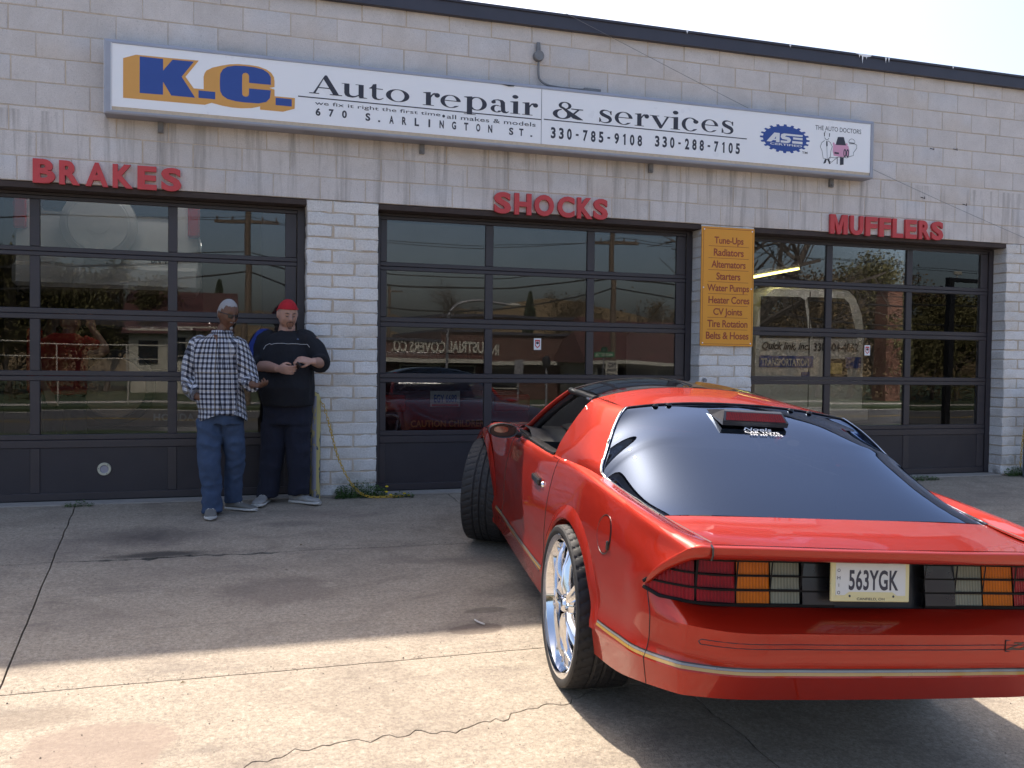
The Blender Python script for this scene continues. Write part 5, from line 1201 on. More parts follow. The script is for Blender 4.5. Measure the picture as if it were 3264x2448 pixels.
# tail lamps
YR = [(.190, .318, 'b'), (.325, .440, 'c'), (.446, .575, 'a'), (.582, .722, 'r'), (.730, .905, 'o')]
ZR = [(.776, .819), (.826, .870), (.876, .921)]
tip = lambda y: (.921-(max(0, y-.785))*1.12, .776+max(0, (y-.84))*.40)     # top and bottom limits near the outer tip
for s in (1, -1):
    lp = MB()
    # frame: grid plate with cells cut out is built as bars
    bars = MB()
    def bar(y0, y1, z0, z1, n=10):
        rows = []
        for k in range(n+1):
            y = y0+(y1-y0)*k/n; tt, bb = tip(y); za, zb_ = max(z0, bb-.010), min(z1, tt+.010)
            if zb_ < za: continue
            x = lamp_x(y, (za+zb_)/2); rows.append([(x+.02, s*y, za), (x-.010, s*y, za), (x-.010, s*y, zb_), (x+.02, s*y, zb_)])
        if len(rows) > 1: bars.grid(rows)
    for z0, z1 in ((.764, .776), (.819, .826), (.870, .876), (.921, .932)): bar(.188, .885, z0, z1, 16)
    for y0, y1 in ((.186, .190), (.318, .325), (.440, .446), (.575, .582), (.722, .730)): bar(y0, y1, .7645, .9315, 1)
    # slanting top and bottom rims of the outer end
    def rim(f_, dz):
        pts = []
        for k in range(9):
            y = .770+(.888-.770)*k/8; z = f_(y)+dz; pts.append(Vector((lamp_x(y, z)-.006, s*y, z)))
        bars.tube(pts, .007, 6)
    rim(lambda y: tip(y)[0], .004); rim(lambda y: tip(y)[1], -.004)
    fr_ = bars.build('tail_lamp', M_LFR, car)
    for y0, y1, kind in YR:
        for z0, z1 in ZR:
            c_ = MB(); n = 8 if kind == 'o' else 1; rows = []
            for k in range(n+1):
                y = y0+(y1-y0)*k/n; tt, bb = tip(y) if kind == 'o' else (9, 0); za, zb_ = max(z0, min(bb, z1)), max(min(z1, tt), min(z0, tt))
                za = min(max(za, z0), z1); zb_ = min(max(zb_, z0), z1)
                if zb_ < za: zb_ = za
                y_ = min(y, .882); d_ = -.002 if kind != 'b' else -.012
                rows.append([(lamp_x(y_, za)+d_, s*y_, za), (lamp_x(y_, zb_)+d_, s*y_, zb_)])
            c_.grid(rows); c_.build('lens' if kind != 'b' else 'black_panel', {'b': M_TRIMB, 'c': M_LC, 'a': M_LA, 'r': M_LR, 'o': M_LR}[kind], fr_)
# number plate
PY = .072
m_ = MB(); m_.cbox(-.006, .006, -.160, .160, -.082, .082, .003); 
pl = m_.build('plate_frame', plain('cream_plate_frame', (.66, .60, .33), .45, 0, .04), car, loc=(-1.056, PY, .884), rot=(0, radians(9), 0))
m_ = MB(); m_.box(-.0075, -.0062, -.142, .142, -.058, .058); m_.build('plate', M_PLATE, pl)
m_ = MB(); fp = lambda dx: (lambda a, b: (-.0075-dx, -a, b))
m_.poly([(-.142, -.0585), (-.108, -.0585), (-.088, -.0455), (.088, -.0455), (.108, -.0585), (.142, -.0585), (.142, -.066), (-.142, -.066)], fp(.0004)); m_.build('frame_lip', plain('cream_plate_lip', (.64, .58, .32), .45, 0, .04), pl)
m_ = MB(); text_fit(m_, '563YGK', -.090, .112, -.040, .036, fp(.0007), .025, 1.05)
for k, c_ in enumerate('OHIO'): text_fit(m_, c_, -.1365 if c_ != 'I' else -.131, -.1245 if c_ != 'I' else -.129, .026-k*.027, .038-k*.027, fp(.0007), .01)
text_fit(m_, "Reinthaler's", -.10, .014, .061, .078, fp(-.0008), .03, shear=.35); text_fit(m_, 'Auto Villa', .020, .085, .064, .074, fp(-.0008), .01); text_fit(m_, 'CANFIELD, OH', -.056, .057, -.0775, -.067, fp(-.0008), .01)
for a, b in ((.090, .0695), (-.086, -.061), (.092, -.061)): m_.lathe([(0, 0), (.0045, 0)], 10, 'X', (-.0085, -a, b))
m_.build('lettering', M_INK, pl)
# bumper stripes and rub strip from the surface grid
def surf_pt(c, rr):   # c fractional column over whole half, rr fractional fine row
    cols = low_cols[:-1]+side_cols; c0 = int(c); c1 = min(c0+1, len(cols)-1); f_ = c-c0; r0 = int(rr); g_ = rr-r0
    P0 = cols[c0][r0].lerp(cols[c0][min(r0+1, len(cols[c0])-1)], g_); P1 = cols[c1][r0].lerp(cols[c1][min(r0+1, len(cols[c1])-1)], g_); return P0.lerp(P1, f_)
def outward(p, nb, dz):   # horizontal outward normal
    d = (nb-p); n = Vector((d.y, -d.x, 0)).normalized(); return n
def mk(rows, name, mat):
    if rows[0][0].y < .01:
        m_ = MB(); m_.grid([[Vector((p.x, -p.y, p.z)) for p in r] for r in rows[::-1]]+rows[1:]); m_.build(name, mat, car)
    else:
        for s in (1, -1): m_ = MB(); m_.grid([[Vector((p.x, s*p.y, p.z)) for p in r] for r in rows]); m_.build(name, mat, car)
def band(z0f, z1f, off, c_from, c_to, name, mat):
    """strip on the surface between fractions z0f..z1f of the ring 2..3 interval"""
    r2 = ring_row(2); n = RN[2]; rows = []
    for c in range(c_from, c_to+1):
        cols = low_cols[:-1]+side_cols
        a = surf_pt(c, r2+z0f*n-1e-4); b = surf_pt(c, r2+z1f*n-1e-4); nb = surf_pt(min(c+1, len(cols)-1), r2); pr = surf_pt(max(c-1, 0), r2); d = nb-pr; nn = Vector((-d.y, d.x, 0)).normalized()
        if nn.dot(Vector((a.x-1.2, a.y, 0))) < 0: nn = -nn
        if in_arch(a, 1.12) and a.y > .6:
            if len(rows) > 1: [mk(rows, name, mat)]
            rows = []; continue
        rows.append([a+nn*off, b+nn*off])
    if len(rows) > 1: mk(rows, name, mat)
NC = len(low_cols[:-1]+side_cols)-1
band(.14, .36, .0012, 0, NC-30, 'gold_stripe', M_GOLD); band(.38, .54, .0012, 0, NC-30, 'grey_stripe', M_GREYS); band(.56, .64, .0018, 0, NC-30, 'dark_pinstripe', M_TRIMB)
# rub strip outline and badge
def back_x(y, z):
    y = abs(y); L = []
    for c_ in low_cols:
        r0 = ring_row(2)
        for p, q in zip(c_[r0:-1], c_[r0+1:]):
            if p.z <= z <= q.z: t = (z-p.z)/max(1e-6, q.z-p.z); L.append((p.y+(q.y-p.y)*t, p.x+(q.x-p.x)*t)); break
    for (y0, x0), (y1, x1) in zip(L[:-1], L[1:]):
        if y0 <= y <= y1: return x0+(x1-x0)*(y-y0)/max(1e-6, y1-y0)
    return L[-1][1]
def back_x_old(y, z):
    y = abs(y); base = -1.155-(z-.60)/.112*.010
    return base+.004*(y/.35)**2 if y < .35 else base+.004+(y-.35)/.31*.021 if y < .66 else base+.025+(y-.66)*.45
m_ = MB()
for z in (.652, .671): m_.tube([(back_x(y, z)-.001, y, z) for y in [.735-.05*k for k in range(30)]], .0014, 4)
m_.tube([(back_x(.735, .66)-.0005, .735, .652), (back_x(.742, .66)-.0005, .742, .6615), (back_x(.735, .66)-.0005, .735, .671)], .0022, 4); m_.build('rub_strip', M_TRIMB, car)
m_ = MB(); 
for a, b in (((-.445, .690), (-.70, .690)), ((-.455, .645), (-.71, .645)), ((-.445, .690), (-.455, .645))): m_.tube([(back_x(a[0], a[1])-.0015, a[0], a[1]), (back_x(b[0], b[1])-.0015, b[0], b[1])], .0022, 4)
text_fit(m_, 'Z28', .455, .60, .652, .683, lambda a, b: (back_x(a, b)-.0015, -a, b), .02, shear=.5); m_.build('badge', M_TRIMB, car)
# vertical bumper seams
for s in (1, -1):
    pts = [surf_pt(n4-1+.0, r_) for r_ in range(ring_row(1), ring_row(5)+1)]
    m_ = MB(); m_.tube([Vector((p.x-.001, s*(p.y+.0005), p.z)) for p in pts], .0016, 5); m_.build('panel_gap', M_TRIMB, car)
# hatch glass
TC = Vector((.40, 0, 1.356)); 
edge = catmull([(.375, .600, 1.312), (.335, .640, 1.290), (.235, .705, 1.215), (.12, .765, 1.125), (.03, .808, 1.062), (-.02, .812, 1.036), (-.09, .800, 1.022), (-.33, .770, 1.008), (-.62, .742, .997)], 5)
ctr_ = catmull([(.405, 0, 1.356), (.20, 0, 1.300), (-.05, 0, 1.216), (-.30, 0, 1.130), (-.50, 0, 1.063), (-.655, 0, 1.011)], 8)
ne = len(edge); rows = []
def samp(L, t): k = t*(len(L)-1); i = min(int(k), len(L)-2); return L[i].lerp(L[i+1], k-i)
NU = 22
def ctr_z(x):
    for p, q in zip(ctr_[:-1], ctr_[1:]):
        if q.x <= x <= p.x: return p.z+(q.z-p.z)*(p.x-x)/(p.x-q.x)
    return ctr_[0].z if x > .3 else ctr_[-1].z
for i in range(ne):
    t = i/(ne-1); E_ = edge[i]; cx_ = .405+(E_.x-.375)*1.0653; Cn = Vector((cx_, 0, ctr_z(cx_))); row = []
    for j in range(-NU, NU+1):
        u = sin(pi/2*j/NU); a = abs(u); s = 1 if u >= 0 else -1
        pz = 2.3+3.6*sstep(0, .6, t); row.append(Vector((Cn.x+(E_.x-Cn.x)*(a**2.0), s*E_.y*sin(a*pi/2*.96)/sin(pi/2*.96) if False else E_.y*u, Cn.z+(E_.z-Cn.z)*(a**pz))))
    rows.append(row)
m_ = MB(); m_.grid(rows); hg = m_.build('hatch_glass', M_GLH, car, 60)
def glass_pt(u, t):
    i = t*(ne-1); i0 = int(i); i1 = min(i0+1, ne-1); j = (math.asin(max(-1, min(1, u)))*2/pi+1)*NU; j0 = int(j); j1 = min(j0+1, 2*NU)
    a = rows[i0][j0].lerp(rows[i0][j1], j-j0); b = rows[i1][j0].lerp(rows[i1][j1], j-j0); return a.lerp(b, i-i0)
# trim round the glass (bright edge on the near side)
for s in (1, -1):
    m_ = MB(); m_.tube([Vector((p.x, s*(p.y+.004), p.z+.002)) for p in edge], .0075, 6); m_.build('glass_seal', M_TRIMB, car, 60)
    m_ = MB(); m_.tube([Vector((p.x-.006, s*(p.y+.001), p.z+.006)) for p in catmull([edge[0]]+edge[2:-2:6]+[edge[-1]], 8)], .0030, 6); m_.build('bright_trim', M_CHROME, car, 60)
m_ = MB(); m_.tube([r + Vector((.004, 0, .003)) for r in rows[0]], .006, 6); m_.build('glass_seal', M_TRIMB, car, 60)
# sail panels (rear roof pillars)
re = catmull([(-.05, .826, 1.034), (.03, .818, 1.064), (.12, .775, 1.127), (.235, .715, 1.217), (.335, .650, 1.293), (.375, .610, 1.316)], 4)
fe = catmull([(.80, .852, .985), (.83, .815, 1.06), (.855, .745, 1.17), (.875, .680, 1.255), (.880, .640, 1.293), (.88, .610, 1.306)], 4)
rows_s = []
for a, b in zip(re, fe):
    row = []; t = rows_s.__len__()/(len(re)-1)
    for k in range(13):
        u = k/12; p = a.lerp(b, u); bul = sin(pi*u)*(.012*(1-t)+.010*sin(pi*t)); p = p+Vector((0, bul, bul*.4)); row.append(p)
    rows_s.append(row)
# fair the foot into the hip
foot = []
for k in range(13):
    u = k/12; x = -.05+(.80+.05)*u; y0 = surf_side(x, 1.0).y; z0 = 1.034-.05*u; foot.append(Vector((x, .866, 1.016-.034*u**1.5)))
rows_s = [foot]+rows_s
sp_ = MB(); sp_.grid(rows_s); mirrored(sp_); body.merge(sp_); body.mi = [0]*len(body.f)
# red roof band behind the roof panels
def roof_z(x, y):
    zc = [(.375, 1.3545), (.6, 1.378), (.88, 1.392), (1.2, 1.396), (1.53, 1.384)]; zs = [(.375, 1.314), (.6, 1.316), (.88, 1.306), (1.2, 1.300), (1.53, 1.280)]
    def li(L):
        for (a, b), (c_, d) in zip(L[:-1], L[1:]):
            if x <= c_: return b+(d-b)*max(0, (x-a))/(c_-a)
        return L[-1][1]
    return li(zc)-(li(zc)-li(zs))*min(1.1, abs(y)/.61)**2.4
m_ = MB(); ys_ = [-.61+.61*k/10 for k in range(21)]
m_.grid([[(x+(.03*(1-(y/.61)**2) if x < .5 else 0), y, roof_z(x, y)+.0015) for y in ys_] for x in (.372, .39, .44, .55, .7, .84, .875)]); body.merge(m_); body.mi = [0]*len(body.f)
# hood and cowl
m_ = MB()
hc = [(1.98, .800, .925), (2.3, .790, .914), (2.6, .775, .905), (2.8, .765, .875), (3, .75, .832), (3.27, .69, .725), (3.43, .57, .653), (3.5, .34, .641)]
m_.grid([[(x+(.20*(1-(abs(u))**2) if x < 2 else .12*(1-u*u) if x < 2.4 else 0), y*u*(1+.055*sstep(1.9, 2.7, x)), z+(.035 if x < 3.1 else .02)*(1-u*u)) for u in [-1+.2*k for k in range(11)]] for x, y, z in hc]); m_.build('bonnet', M_PAINT, car, 50)
clean(body).build('body', M_PAINT, car, 32)
for s in (1, -1):
    d_ = MB(); d_.v = [Vector((v.x, s*v.y, v.z)) for v in dm.v]; d_.f = list(dm.f); d_.mi = [0]*len(d_.f)
    dr_ = clean(d_).build('door', M_PAINT, car, 32)
    for X_ in (XD0, XD1):
        pts = []
        cs_ = min(range(len(side_cols)), key=lambda k: abs(side_cols[k][ring_row(5)].x-X_))
        pts = [Vector((p.x, s*(p.y+.0006), p.z)) for p in side_cols[cs_][ring_row(2)+1:ring_row(9)-1]]
        m_ = MB(); m_.tube(pts, .0020, 5); m_.build('door_gap', M_TRIMB, dr_)
    m_ = MB(); m_.tube([Vector((x, s*(surf_side(x, .372).y+.0), .370)) for x in [XD0+(XD1-XD0)*k/12 for k in range(13)]], .003, 5); m_.build('door_gap', M_TRIMB, dr_)
    # black belt moulding
    cs = [c_ for c_ in side_cols if .80 < c_[-1].x < 1.99]
    m_ = MB(); m_.grid([[Vector((c_[-1].x, s*(c_[-1].y+dy), c_[-1].z+dz)) for dy, dz in ((.022, -.004), (.020, .010), (.002, .016), (-.03, .016), (-.035, -.03))] for c_ in cs]); m_.build('belt_moulding', M_TRIMB, dr_, 40)
    y_ = .903
    m_ = MB(); m_.cbox(.86, 1.04, min(s*(y_-.02), s*(y_+.022)), max(s*(y_-.02), s*(y_+.022)), .795, .836, .008); m_.build('door_handle', M_TRIMB, dr_)
    m_ = MB(); m_.lathe([(0, .013*s), (.012, .012*s), (.017, .006*s), (.018, 0)], 16, 'Y', (.80, s*(y_+.003), .815)); m_.build('lock', M_CHROME, dr_, 30)
# fuel flap
FX, FZ = -.40, .858
m_ = MB(); ring_ = []
for k in range(33):
    q = 2*pi*k/32; x = FX+.088*cos(q); z = FZ+.082*sin(q); ring_.append(surf_side(x, z, .0012))
m_.tube(ring_, .0020, 5, caps=False); m_.build('fuel_flap_gap', M_TRIMB, car)
m_ = MB(); pts = [[surf_side(FX+.084*r_*cos(2*pi*k/32), FZ+.078*r_*sin(2*pi*k/32), .0035) for k in range(32)] for r_ in (.04, .5, .97)]; m_.grid(pts, close=True); m_.f.append(tuple(range(32))); m_.mi = [0]*len(m_.f); m_.build('fuel_flap', M_PAINT, car, 60)
m_ = MB(); m_.cbox(-.0085, .0085, -.010, .004, -.02, .02, .004); m_.build('flap_latch', M_TRIMB, car, loc=surf_side(FX-.07, FZ-.03, .006))
# roof panels (dark glass tops)
tp = []
for s in (1, -1):
    m_ = MB(); yy = [.045+(.585-.045)*k/8 for k in range(9)]
    m_.grid([[(x, s*y, roof_z(x, y)+.012-.010*(abs(x-1.19)/.30)**4-.006*((y-.31)/.27)**4) for y in yy] for x in [.892+(1.49-.892)*k/10 for k in range(11)]]); m_.build('roof_panel', M_TOPGL, car, 50)
    m_ = MB(); ed = [(.885, .615), (1.0, .618), (1.2, .616), (1.4, .610), (1.515, .60)]
    m_.tube(catmull([Vector((x, s*y, roof_z(x, y)-.006)) for x, y in ed], 4), .026, 8, flat=.75); m_.build('roof_rail', M_TRIMB, car, 60)
    m_ = MB(); m_.tube([Vector((.90, s*.645, roof_z(.9, .61)-.012)), Vector((.955, s*.647, roof_z(.95, .61)-.012))], .009, 6); m_.build('rail_end', M_CHROME, car, 60)
m_ = MB(); m_.grid([[(x, y, roof_z(x, y)+.006) for y in (-.043, 0, .043)] for x in (.88, 1.2, 1.5)]); m_.build('centre_bar', M_TRIMB, car)
m_ = MB(); m_.tube([(x, .048, roof_z(x, .05)+.013) for x in (.89, 1.1, 1.3, 1.49)], .0035, 5); m_.build('bright_trim', M_CHROME, car)
m_ = MB(); m_.grid([[(x, y, roof_z(min(x, 1.53), y)+dz) for y in ys_] for x, dz in ((1.49, .004), (1.52, .004), (1.56, -.012))]); m_.grid([[(x, y, roof_z(min(x, 1.5), y)+dz) for y in ys_] for x, dz in ((.87, .003), (.893, .004))]); m_.build('roof_frame', M_TRIMB, car, 60)
# windscreen and pillars
m_ = MB(); rows_w = []
for k in range(9):
    t = k/8; row = []
    for j in range(17):
        u = -1+j/8; xt = 1.56-.04*u*u; zt_ = roof_z(1.53, abs(u)*.59)-.008; xb_ = 2.22-.22*u*u; yb_ = .775*u; zb_ = .955-.03*u*u
        p = Vector((xt, .59*u, zt_)).lerp(Vector((xb_, yb_, zb_)), t); p.z += .02*sin(pi*t); row.append(p)
    rows_w.append(row)
m_.grid(rows_w); m_.build('windscreen', M_GLW, car, 60)
for s in (1, -1):
    m_ = MB(); m_.tube([Vector((p.x, s*abs(p.y)*1.012, p.z+.0)) for p in [r[0] for r in rows_w]], [.020, .021, .022, .022, .023, .024, .025, .026, .028], 8, flat=.8); m_.build('front_pillar', M_PAINT, car, 60)
    m_ = MB(); m_.tube([Vector((p.x-.028, s*(abs(p.y)*1.0-.012), p.z-.022)) for p in [r[0] for r in rows_w]], .024, 8); m_.build('pillar_trim', M_TRIMB, car, 60)
# mirrors
for s in (1, -1):
    m_ = MB(); prof = [(.0, .0), (.03, .34), (.08, .72), (.13, .95), (.19, 1.0), (.235, .97)]
    rws = []
    for d_, k in prof:
        rws.append([Vector((1.83+.02-d_+.0, s*(1.0)+s*.092*k*cos(q), .985+.047*k*(abs(sin(q))**.8)*(1 if sin(q) > 0 else -1)-.0)) for q in [2*pi*j/24 for j in range(24)]])
    rws = [[Vector((p.x, p.y, p.z)) for p in r] for r in rws]
    m_.grid(rws, close=True); mh = m_.build('mirror', M_PAINT, car, 50)
    m_ = MB(); r2_ = [Vector((p.x+.004, s*1.0+(p.y-s*1.0)*.95, .985+(p.z-.985)*.92)) for p in rws[-1]]; r3_ = [Vector((p.x+.02, p.y, p.z)) for p in r2_]; m_.grid([[Vector((p.x-.002, s*1.0+(p.y-s*1.0)*1.0, .985+(p.z-.985)*1.0)) for p in rws[-2]], rws[-1], r2_, r3_], close=True); k = len(m_.v); m_.f.append(tuple(range(72, 96))); m_.mi = [0]*len(m_.f); m_.build('mirror_housing', M_TRIMB, mh)
    m_ = MB(); m_.v = [Vector((p.x-.004, s*1.012+(p.y-s*1.0)*.55-s*.03*0, .992+(p.z-.985)*.50)) for p in r3_]; m_.f = [tuple(range(24))]; m_.mi = [0]; m_.build('mirror_glass', plain('dim_mirror', (.25, .27, .26), .06, 1, .05), mh)
    m_ = MB(); m_.tube([(1.80, s*.86, .935), (1.78, s*.93, .955)], [.035, .03], 8, flat=.6); m_.build('mirror_foot', M_TRIMB, mh)
# third brake light on the glass
q_ = glass_pt(.0, .20); 
m_ = MB()
def hz(u, x_): return glass_pt(u, .1)
b0 = Vector((.335, 0, 1.352))
pr_top = [(.30, -.20), (.13, -.205)]
yc = .015
m_.add([(.30, yc-.185, 1.338), (.30, yc+.185, 1.338), (.165, yc+.150, 1.358), (.165, yc-.150, 1.358), (.255, yc-.18, 1.315), (.255, yc+.18, 1.315), (.118, yc+.172, 1.284), (.118, yc-.172, 1.284), (.112, yc+.174, 1.306), (.112, yc-.174, 1.306), (.150, yc+.155, 1.350), (.150, yc-.155, 1.350)],
       [(0, 1, 2, 3), (0, 3, 11, 9, 7, 4), (1, 5, 6, 8, 10, 2), (3, 2, 10, 11), (9, 8, 6, 7), (4, 7, 6, 5), (0, 4, 5, 1)])
m_.add([(.1475, yc+.157, 1.349), (.1475, yc-.157, 1.349), (.1105, yc-.171, 1.307), (.1105, yc+.171, 1.307)], [(0, 1, 2, 3)])
bl = m_.build('brake_light', plain('grey_black_housing', (.05, .05, .055), .3, 0, .2, coat=.4), car)
m_ = MB(); m_.add([(.1445, yc+.146, 1.347), (.1445, yc-.146, 1.347), (.1100, yc-.160, 1.311), (.1100, yc+.160, 1.311)], [(0, 1, 2, 3)]); m_.build('lens', lens('dark_red_lens', (.16, .010, .010)), bl)
for u in (.62, .74, -.35, -.52):
    p = glass_pt(u if u > 0 else u-.15, .035); m_ = MB(); m_.lathe([(0, .012), (.010, .011), (.015, .004), (.016, 0)], 12, 'Z', p+Vector((-.012, 0, .001))); m_.build('glass_bolt', M_TRIMB, car, 40)
# window sticker
m_ = MB()
def gs(a, b):      # a = to the right in the picture, b = up
    return glass_pt(.115-a*1.30, .500-(b+.02)/.082*.105)+Vector((-.003, 0, .006))
text_fit(m_, 'Noels', 0, .15, .030, .062, gs, .012, shear=.4); text_fit(m_, 'CAR TOYS', .0, .175, .006, .026, gs, .012); text_fit(m_, '330 369 TOYS', .018, .182, -.020, .0, gs, .012); m_.build('window_sticker', M_WVIN, car)
# wheels
def tyre_mesh(n=308):
    Rr = .385; prof = []       # (y across, radius)
    W2 = .135
    for y, r in ((-.135, .335), (-.143, .345), (-.146, .358), (-.143, .372), (-.136, .380)): prof.append((y, r, 0))
    for k in range(27): y = -.130+.260*k/26; prof.append((y, .385-.004*(abs(y)/.13)**3, 1))
    for y, r in ((.136, .380), (.143, .372), (.146, .358), (.143, .345), (.135, .335)): prof.append((y, r, 0))
    m = MB(); rows = []
    for j in range(n):
        q = 2*pi*j/n; row = []
        for y, r, tr in prof:
            if tr:
                ph = (j/n*44+abs(y)*9) % 1
                gr = .0045 if ph < .20 and abs(y) > .018 else 0
                if abs(abs(y)-.052) < .0045 or abs(y) < .004: gr = .007
                r = r-gr
            else:
                ph = (j/n*44+.135*9) % 1
                if ph < .22 and r > .376: r -= .001
            row.append((r*sin(q), y, r*cos(q)))
        rows.append(row)
    rows.append(rows[0]); m.grid(rows); return m.mesh('tyre', M_TYRE, 28, recalc=True)
TY = tyre_mesh()
def rim_parts():
    out = {}
    # outer face is at +y; lathe (radius, y)
    m = MB(); m.lathe([(.322, -.125), (.338, -.128), (.340, -.120), (.322, -.112), (.300, -.06), (.296, .02), (.305, .075), (.322, .118), (.334, .126), (.341, .132), (.342, .138), (.336, .141), (.326, .138), (.312, .128), (.306, .10), (.300, .06), (.296, .02), (.294, -.04), (.28, -.10), (.322, -.125)], 72, 'Y'); out['rim'] = m.mesh('rim', M_CHROME, 40)
    m = MB()
    for k in range(5):
        for off in (-.15, .15):
            a = 2*pi*k/5+off; rws = []
            for t, w_, th, y0 in ((.052, .022, .034, .080), (.10, .018, .032, .088), (.18, .013, .030, .078), (.25, .014, .028, .056), (.305, .022, .024, .030)):
                aa = 2*pi*k/5+off*(.55+.45*(t/.3)); c_ = Vector((t*sin(aa), y0, t*cos(aa))); tn = Vector((cos(aa), 0, -sin(aa)))
                rws.append([c_-tn*w_, c_-tn*w_*.6+Vector((0, th*.8, 0)), c_+Vector((0, th, 0)), c_+tn*w_*.6+Vector((0, th*.8, 0)), c_+tn*w_, c_+tn*w_*.8-Vector((0, .03, 0)), c_-tn*w_*.8-Vector((0, .03, 0))])
            m.grid(rws, close=True)
    out['spokes'] = m.mesh('spokes', M_CHROME, 50)
    m = MB(); m.lathe([(0, .128), (.020, .127), (.030, .120), (.034, .110), (.062, .104), (.072, .090), (.074, .05), (.06, -.02), (0, -.02)], 32, 'Y'); out['hub'] = m.mesh('hub', M_CHROME, 35)
    m = MB(); m.lathe([(.075, -.05), (.165, -.05), (.165, -.065), (.075, -.065), (.075, -.05)], 32, 'Y'); out['brake_disc'] = m.mesh('brake_disc', M_GALV, 35)
    return out
RP = rim_parts()
nutm = MB()
for k in range(5): a = 2*pi*(k+.5)/5; nutm.lathe([(0, .118), (.009, .117), (.011, .09)], 8, 'Y', (.047*sin(a), 0, .047*cos(a)))
NUT = nutm.mesh('nuts', M_CHROME, 40)
for x, s, steer, camber in ((WX[0], 1, 0, 1.5), (WX[0], -1, 0, 1.5), (WX[1], 1, -24, 1), (WX[1], -1, -22, 1)):
    yc_ = (.815 if x < 1 else .86)
    M = Matrix.Translation((x, s*yc_, .383)) @ Matrix.Rotation(radians(steer), 4, 'Z') @ Matrix.Rotation(radians(-camber*s*-1)*-1, 4, 'X') @ (Matrix.Rotation(0, 4, 'Z') if s > 0 else Matrix.Rotation(pi, 4, 'Z')) @ Matrix.Rotation(radians(20 if s > 0 else 50), 4, 'Y')
    wh = empty('wheel', parent=car); wh.matrix_local = M
    link('tyre', TY, wh); 
    for nme in ('rim', 'spokes', 'hub', 'brake_disc'): link(nme, RP[nme], wh)
    link('wheel_nuts', NUT, wh)
# wells, floor and interior
m_ = MB()
for cx, cz, a, b in ARCH:
    for s in (1, -1):
        rws = []
        for k in range(25):
            q = radians(-10+200*k/24); rws.append([(cx+(a+.02)*cos(q), s*.88, cz+(b+.02)*sin(q)), (cx+(a+.02)*cos(q), s*.52, cz+(b+.02)*sin(q))])
        m_.grid(rws); m_.f.append(tuple(len(m_.v)-50+1+2*k for k in range(25))); m_.mi.append(0)
m_.build('wheel_well', M_TRIMB, car)
m_ = MB(); m_.box(-.90, 3.4, -.50, .50, .46, .50); m_.box(.60, 2.2, -.80, .80, .28, .34); m_.box(-.98, -.90, -.70, .70, .50, .74); m_.build('floor', M_TRIMB, car)
m_ = MB(); m_.tube([(-.95, .45, .42), (-.6, .45, .42), (.3, .42, .38)], .035, 8); m_.build('exhaust_pipe', M_GALV, car)
m_ = MB(); m_.grid([[(x, y, z) for y in (-.80, -.4, 0, .4, .80)] for x, z in ((2.15, .935), (1.95, .985), (1.75, .985), (1.62, .93), (1.60, .70))]); m_.build('dashboard', M_DASH, car, 50)
m_ = MB(); m_.grid([[(1.70, .36+.20*cos(q), 1.0+.05*sin(q)) for q in [pi*k/10 for k in range(11)]], [(1.95, .36+.18*cos(q), .99+.03*sin(q)) for q in [pi*k/10 for k in range(11)]]]); m_.build('instrument_hood', M_DASH, car, 60)
m_ = MB(); q0 = [Vector((1.40+.06*sin(q)*.9, .36+.185*cos(q), .95+.175*sin(q))) for q in [2*pi*k/28 for k in range(29)]]; m_.tube(q0, .013, 8, caps=False); m_.tube([(1.40, .18, .95), (1.42, .36, .94), (1.40, .54, .95)], .012, 6); m_.tube([(1.42, .36, .94), (1.62, .36, .90)], .03, 8); m_.build('steering_wheel', M_DASH, car, 60)
for s in (1, -1):
    m_ = MB(); m_.cbox(.78, 1.28, s*.37-.24, s*.37+.24, .42, .60, .05); m_.xf(Matrix.Identity(4)); m_.build('seat', M_SEAT, car, 50)
    m_ = MB(); rws = []
    for t in range(7):
        z = .52+.50*t/6; x = .86-.26*t/6; w_ = (.24, .25, .25, .24, .21, .16, .13)[t]; rws.append([(x+.05, s*.37-w_, z), (x+.08, s*.37, z), (x+.05, s*.37+w_, z), (x-.06, s*.37+w_, z), (x-.06, s*.37-w_, z)])
    m_.grid(rws, close=True); m_.f.append(tuple(range(len(m_.v)-5, len(m_.v)))); m_.mi = [0]*len(m_.f); m_.build('seat_back', M_SEAT, car, 50)
    m_ = MB(); m_.box(.70, 1.98, min(s*.78, s*.82), max(s*.78, s*.82), .40, .95); m_.build('door_card', M_DASH, car)
m_ = MB(); m_.grid([[(x, y, z) for y in (-.80, 0, .80)] for x, z in ((.55, .70), (.1, .80), (-.5, .80), (-.9, .90))]); m_.build('cargo_floor', M_SEAT, car)
# ------------------------------------------------------------------ people
def skinmat(name, c):
    g = N(name); v = g.pos(obj=True); n = g.noise(v, 14, 4); g.col(g.mix(n, tuple(x*.8 for x in c), tuple(min(1, x*1.15) for x in c))); g.rough(.5)
    g.b.inputs['Subsurface Weight'].default_value = .08; g.b.inputs['Subsurface Radius'].default_value = (.02, .008, .004); return g.m
M_SKD = skinmat('dark_brown_skin', (.135, .060, .034)); M_SKL = skinmat('fair_skin', (.44, .25, .19))
def cloth(name, c, var=.25, fine=260):
    g = N(name); v = g.pos(obj=True); g.col(g.mix(g.noise(v, 9, 4), tuple(x*(1-var) for x in c), tuple(x*(1+var) for x in c))); g.rough(.92)
    g.bump(g.math('ADD', g.noise(v, 22, 4), g.math('MULTIPLY', g.noise(v, fine, 2), .25)), .5, .012); return g.m
M_JEAN = cloth('blue_denim', (.045, .072, .135), .45); M_NAVY = cloth('dark_navy_work_trousers', (.010, .012, .026)); M_BLKT = cloth('black_jersey', (.008, .009, .014)); M_BLUET = cloth('royal_blue_panel', (.015, .035, .20))
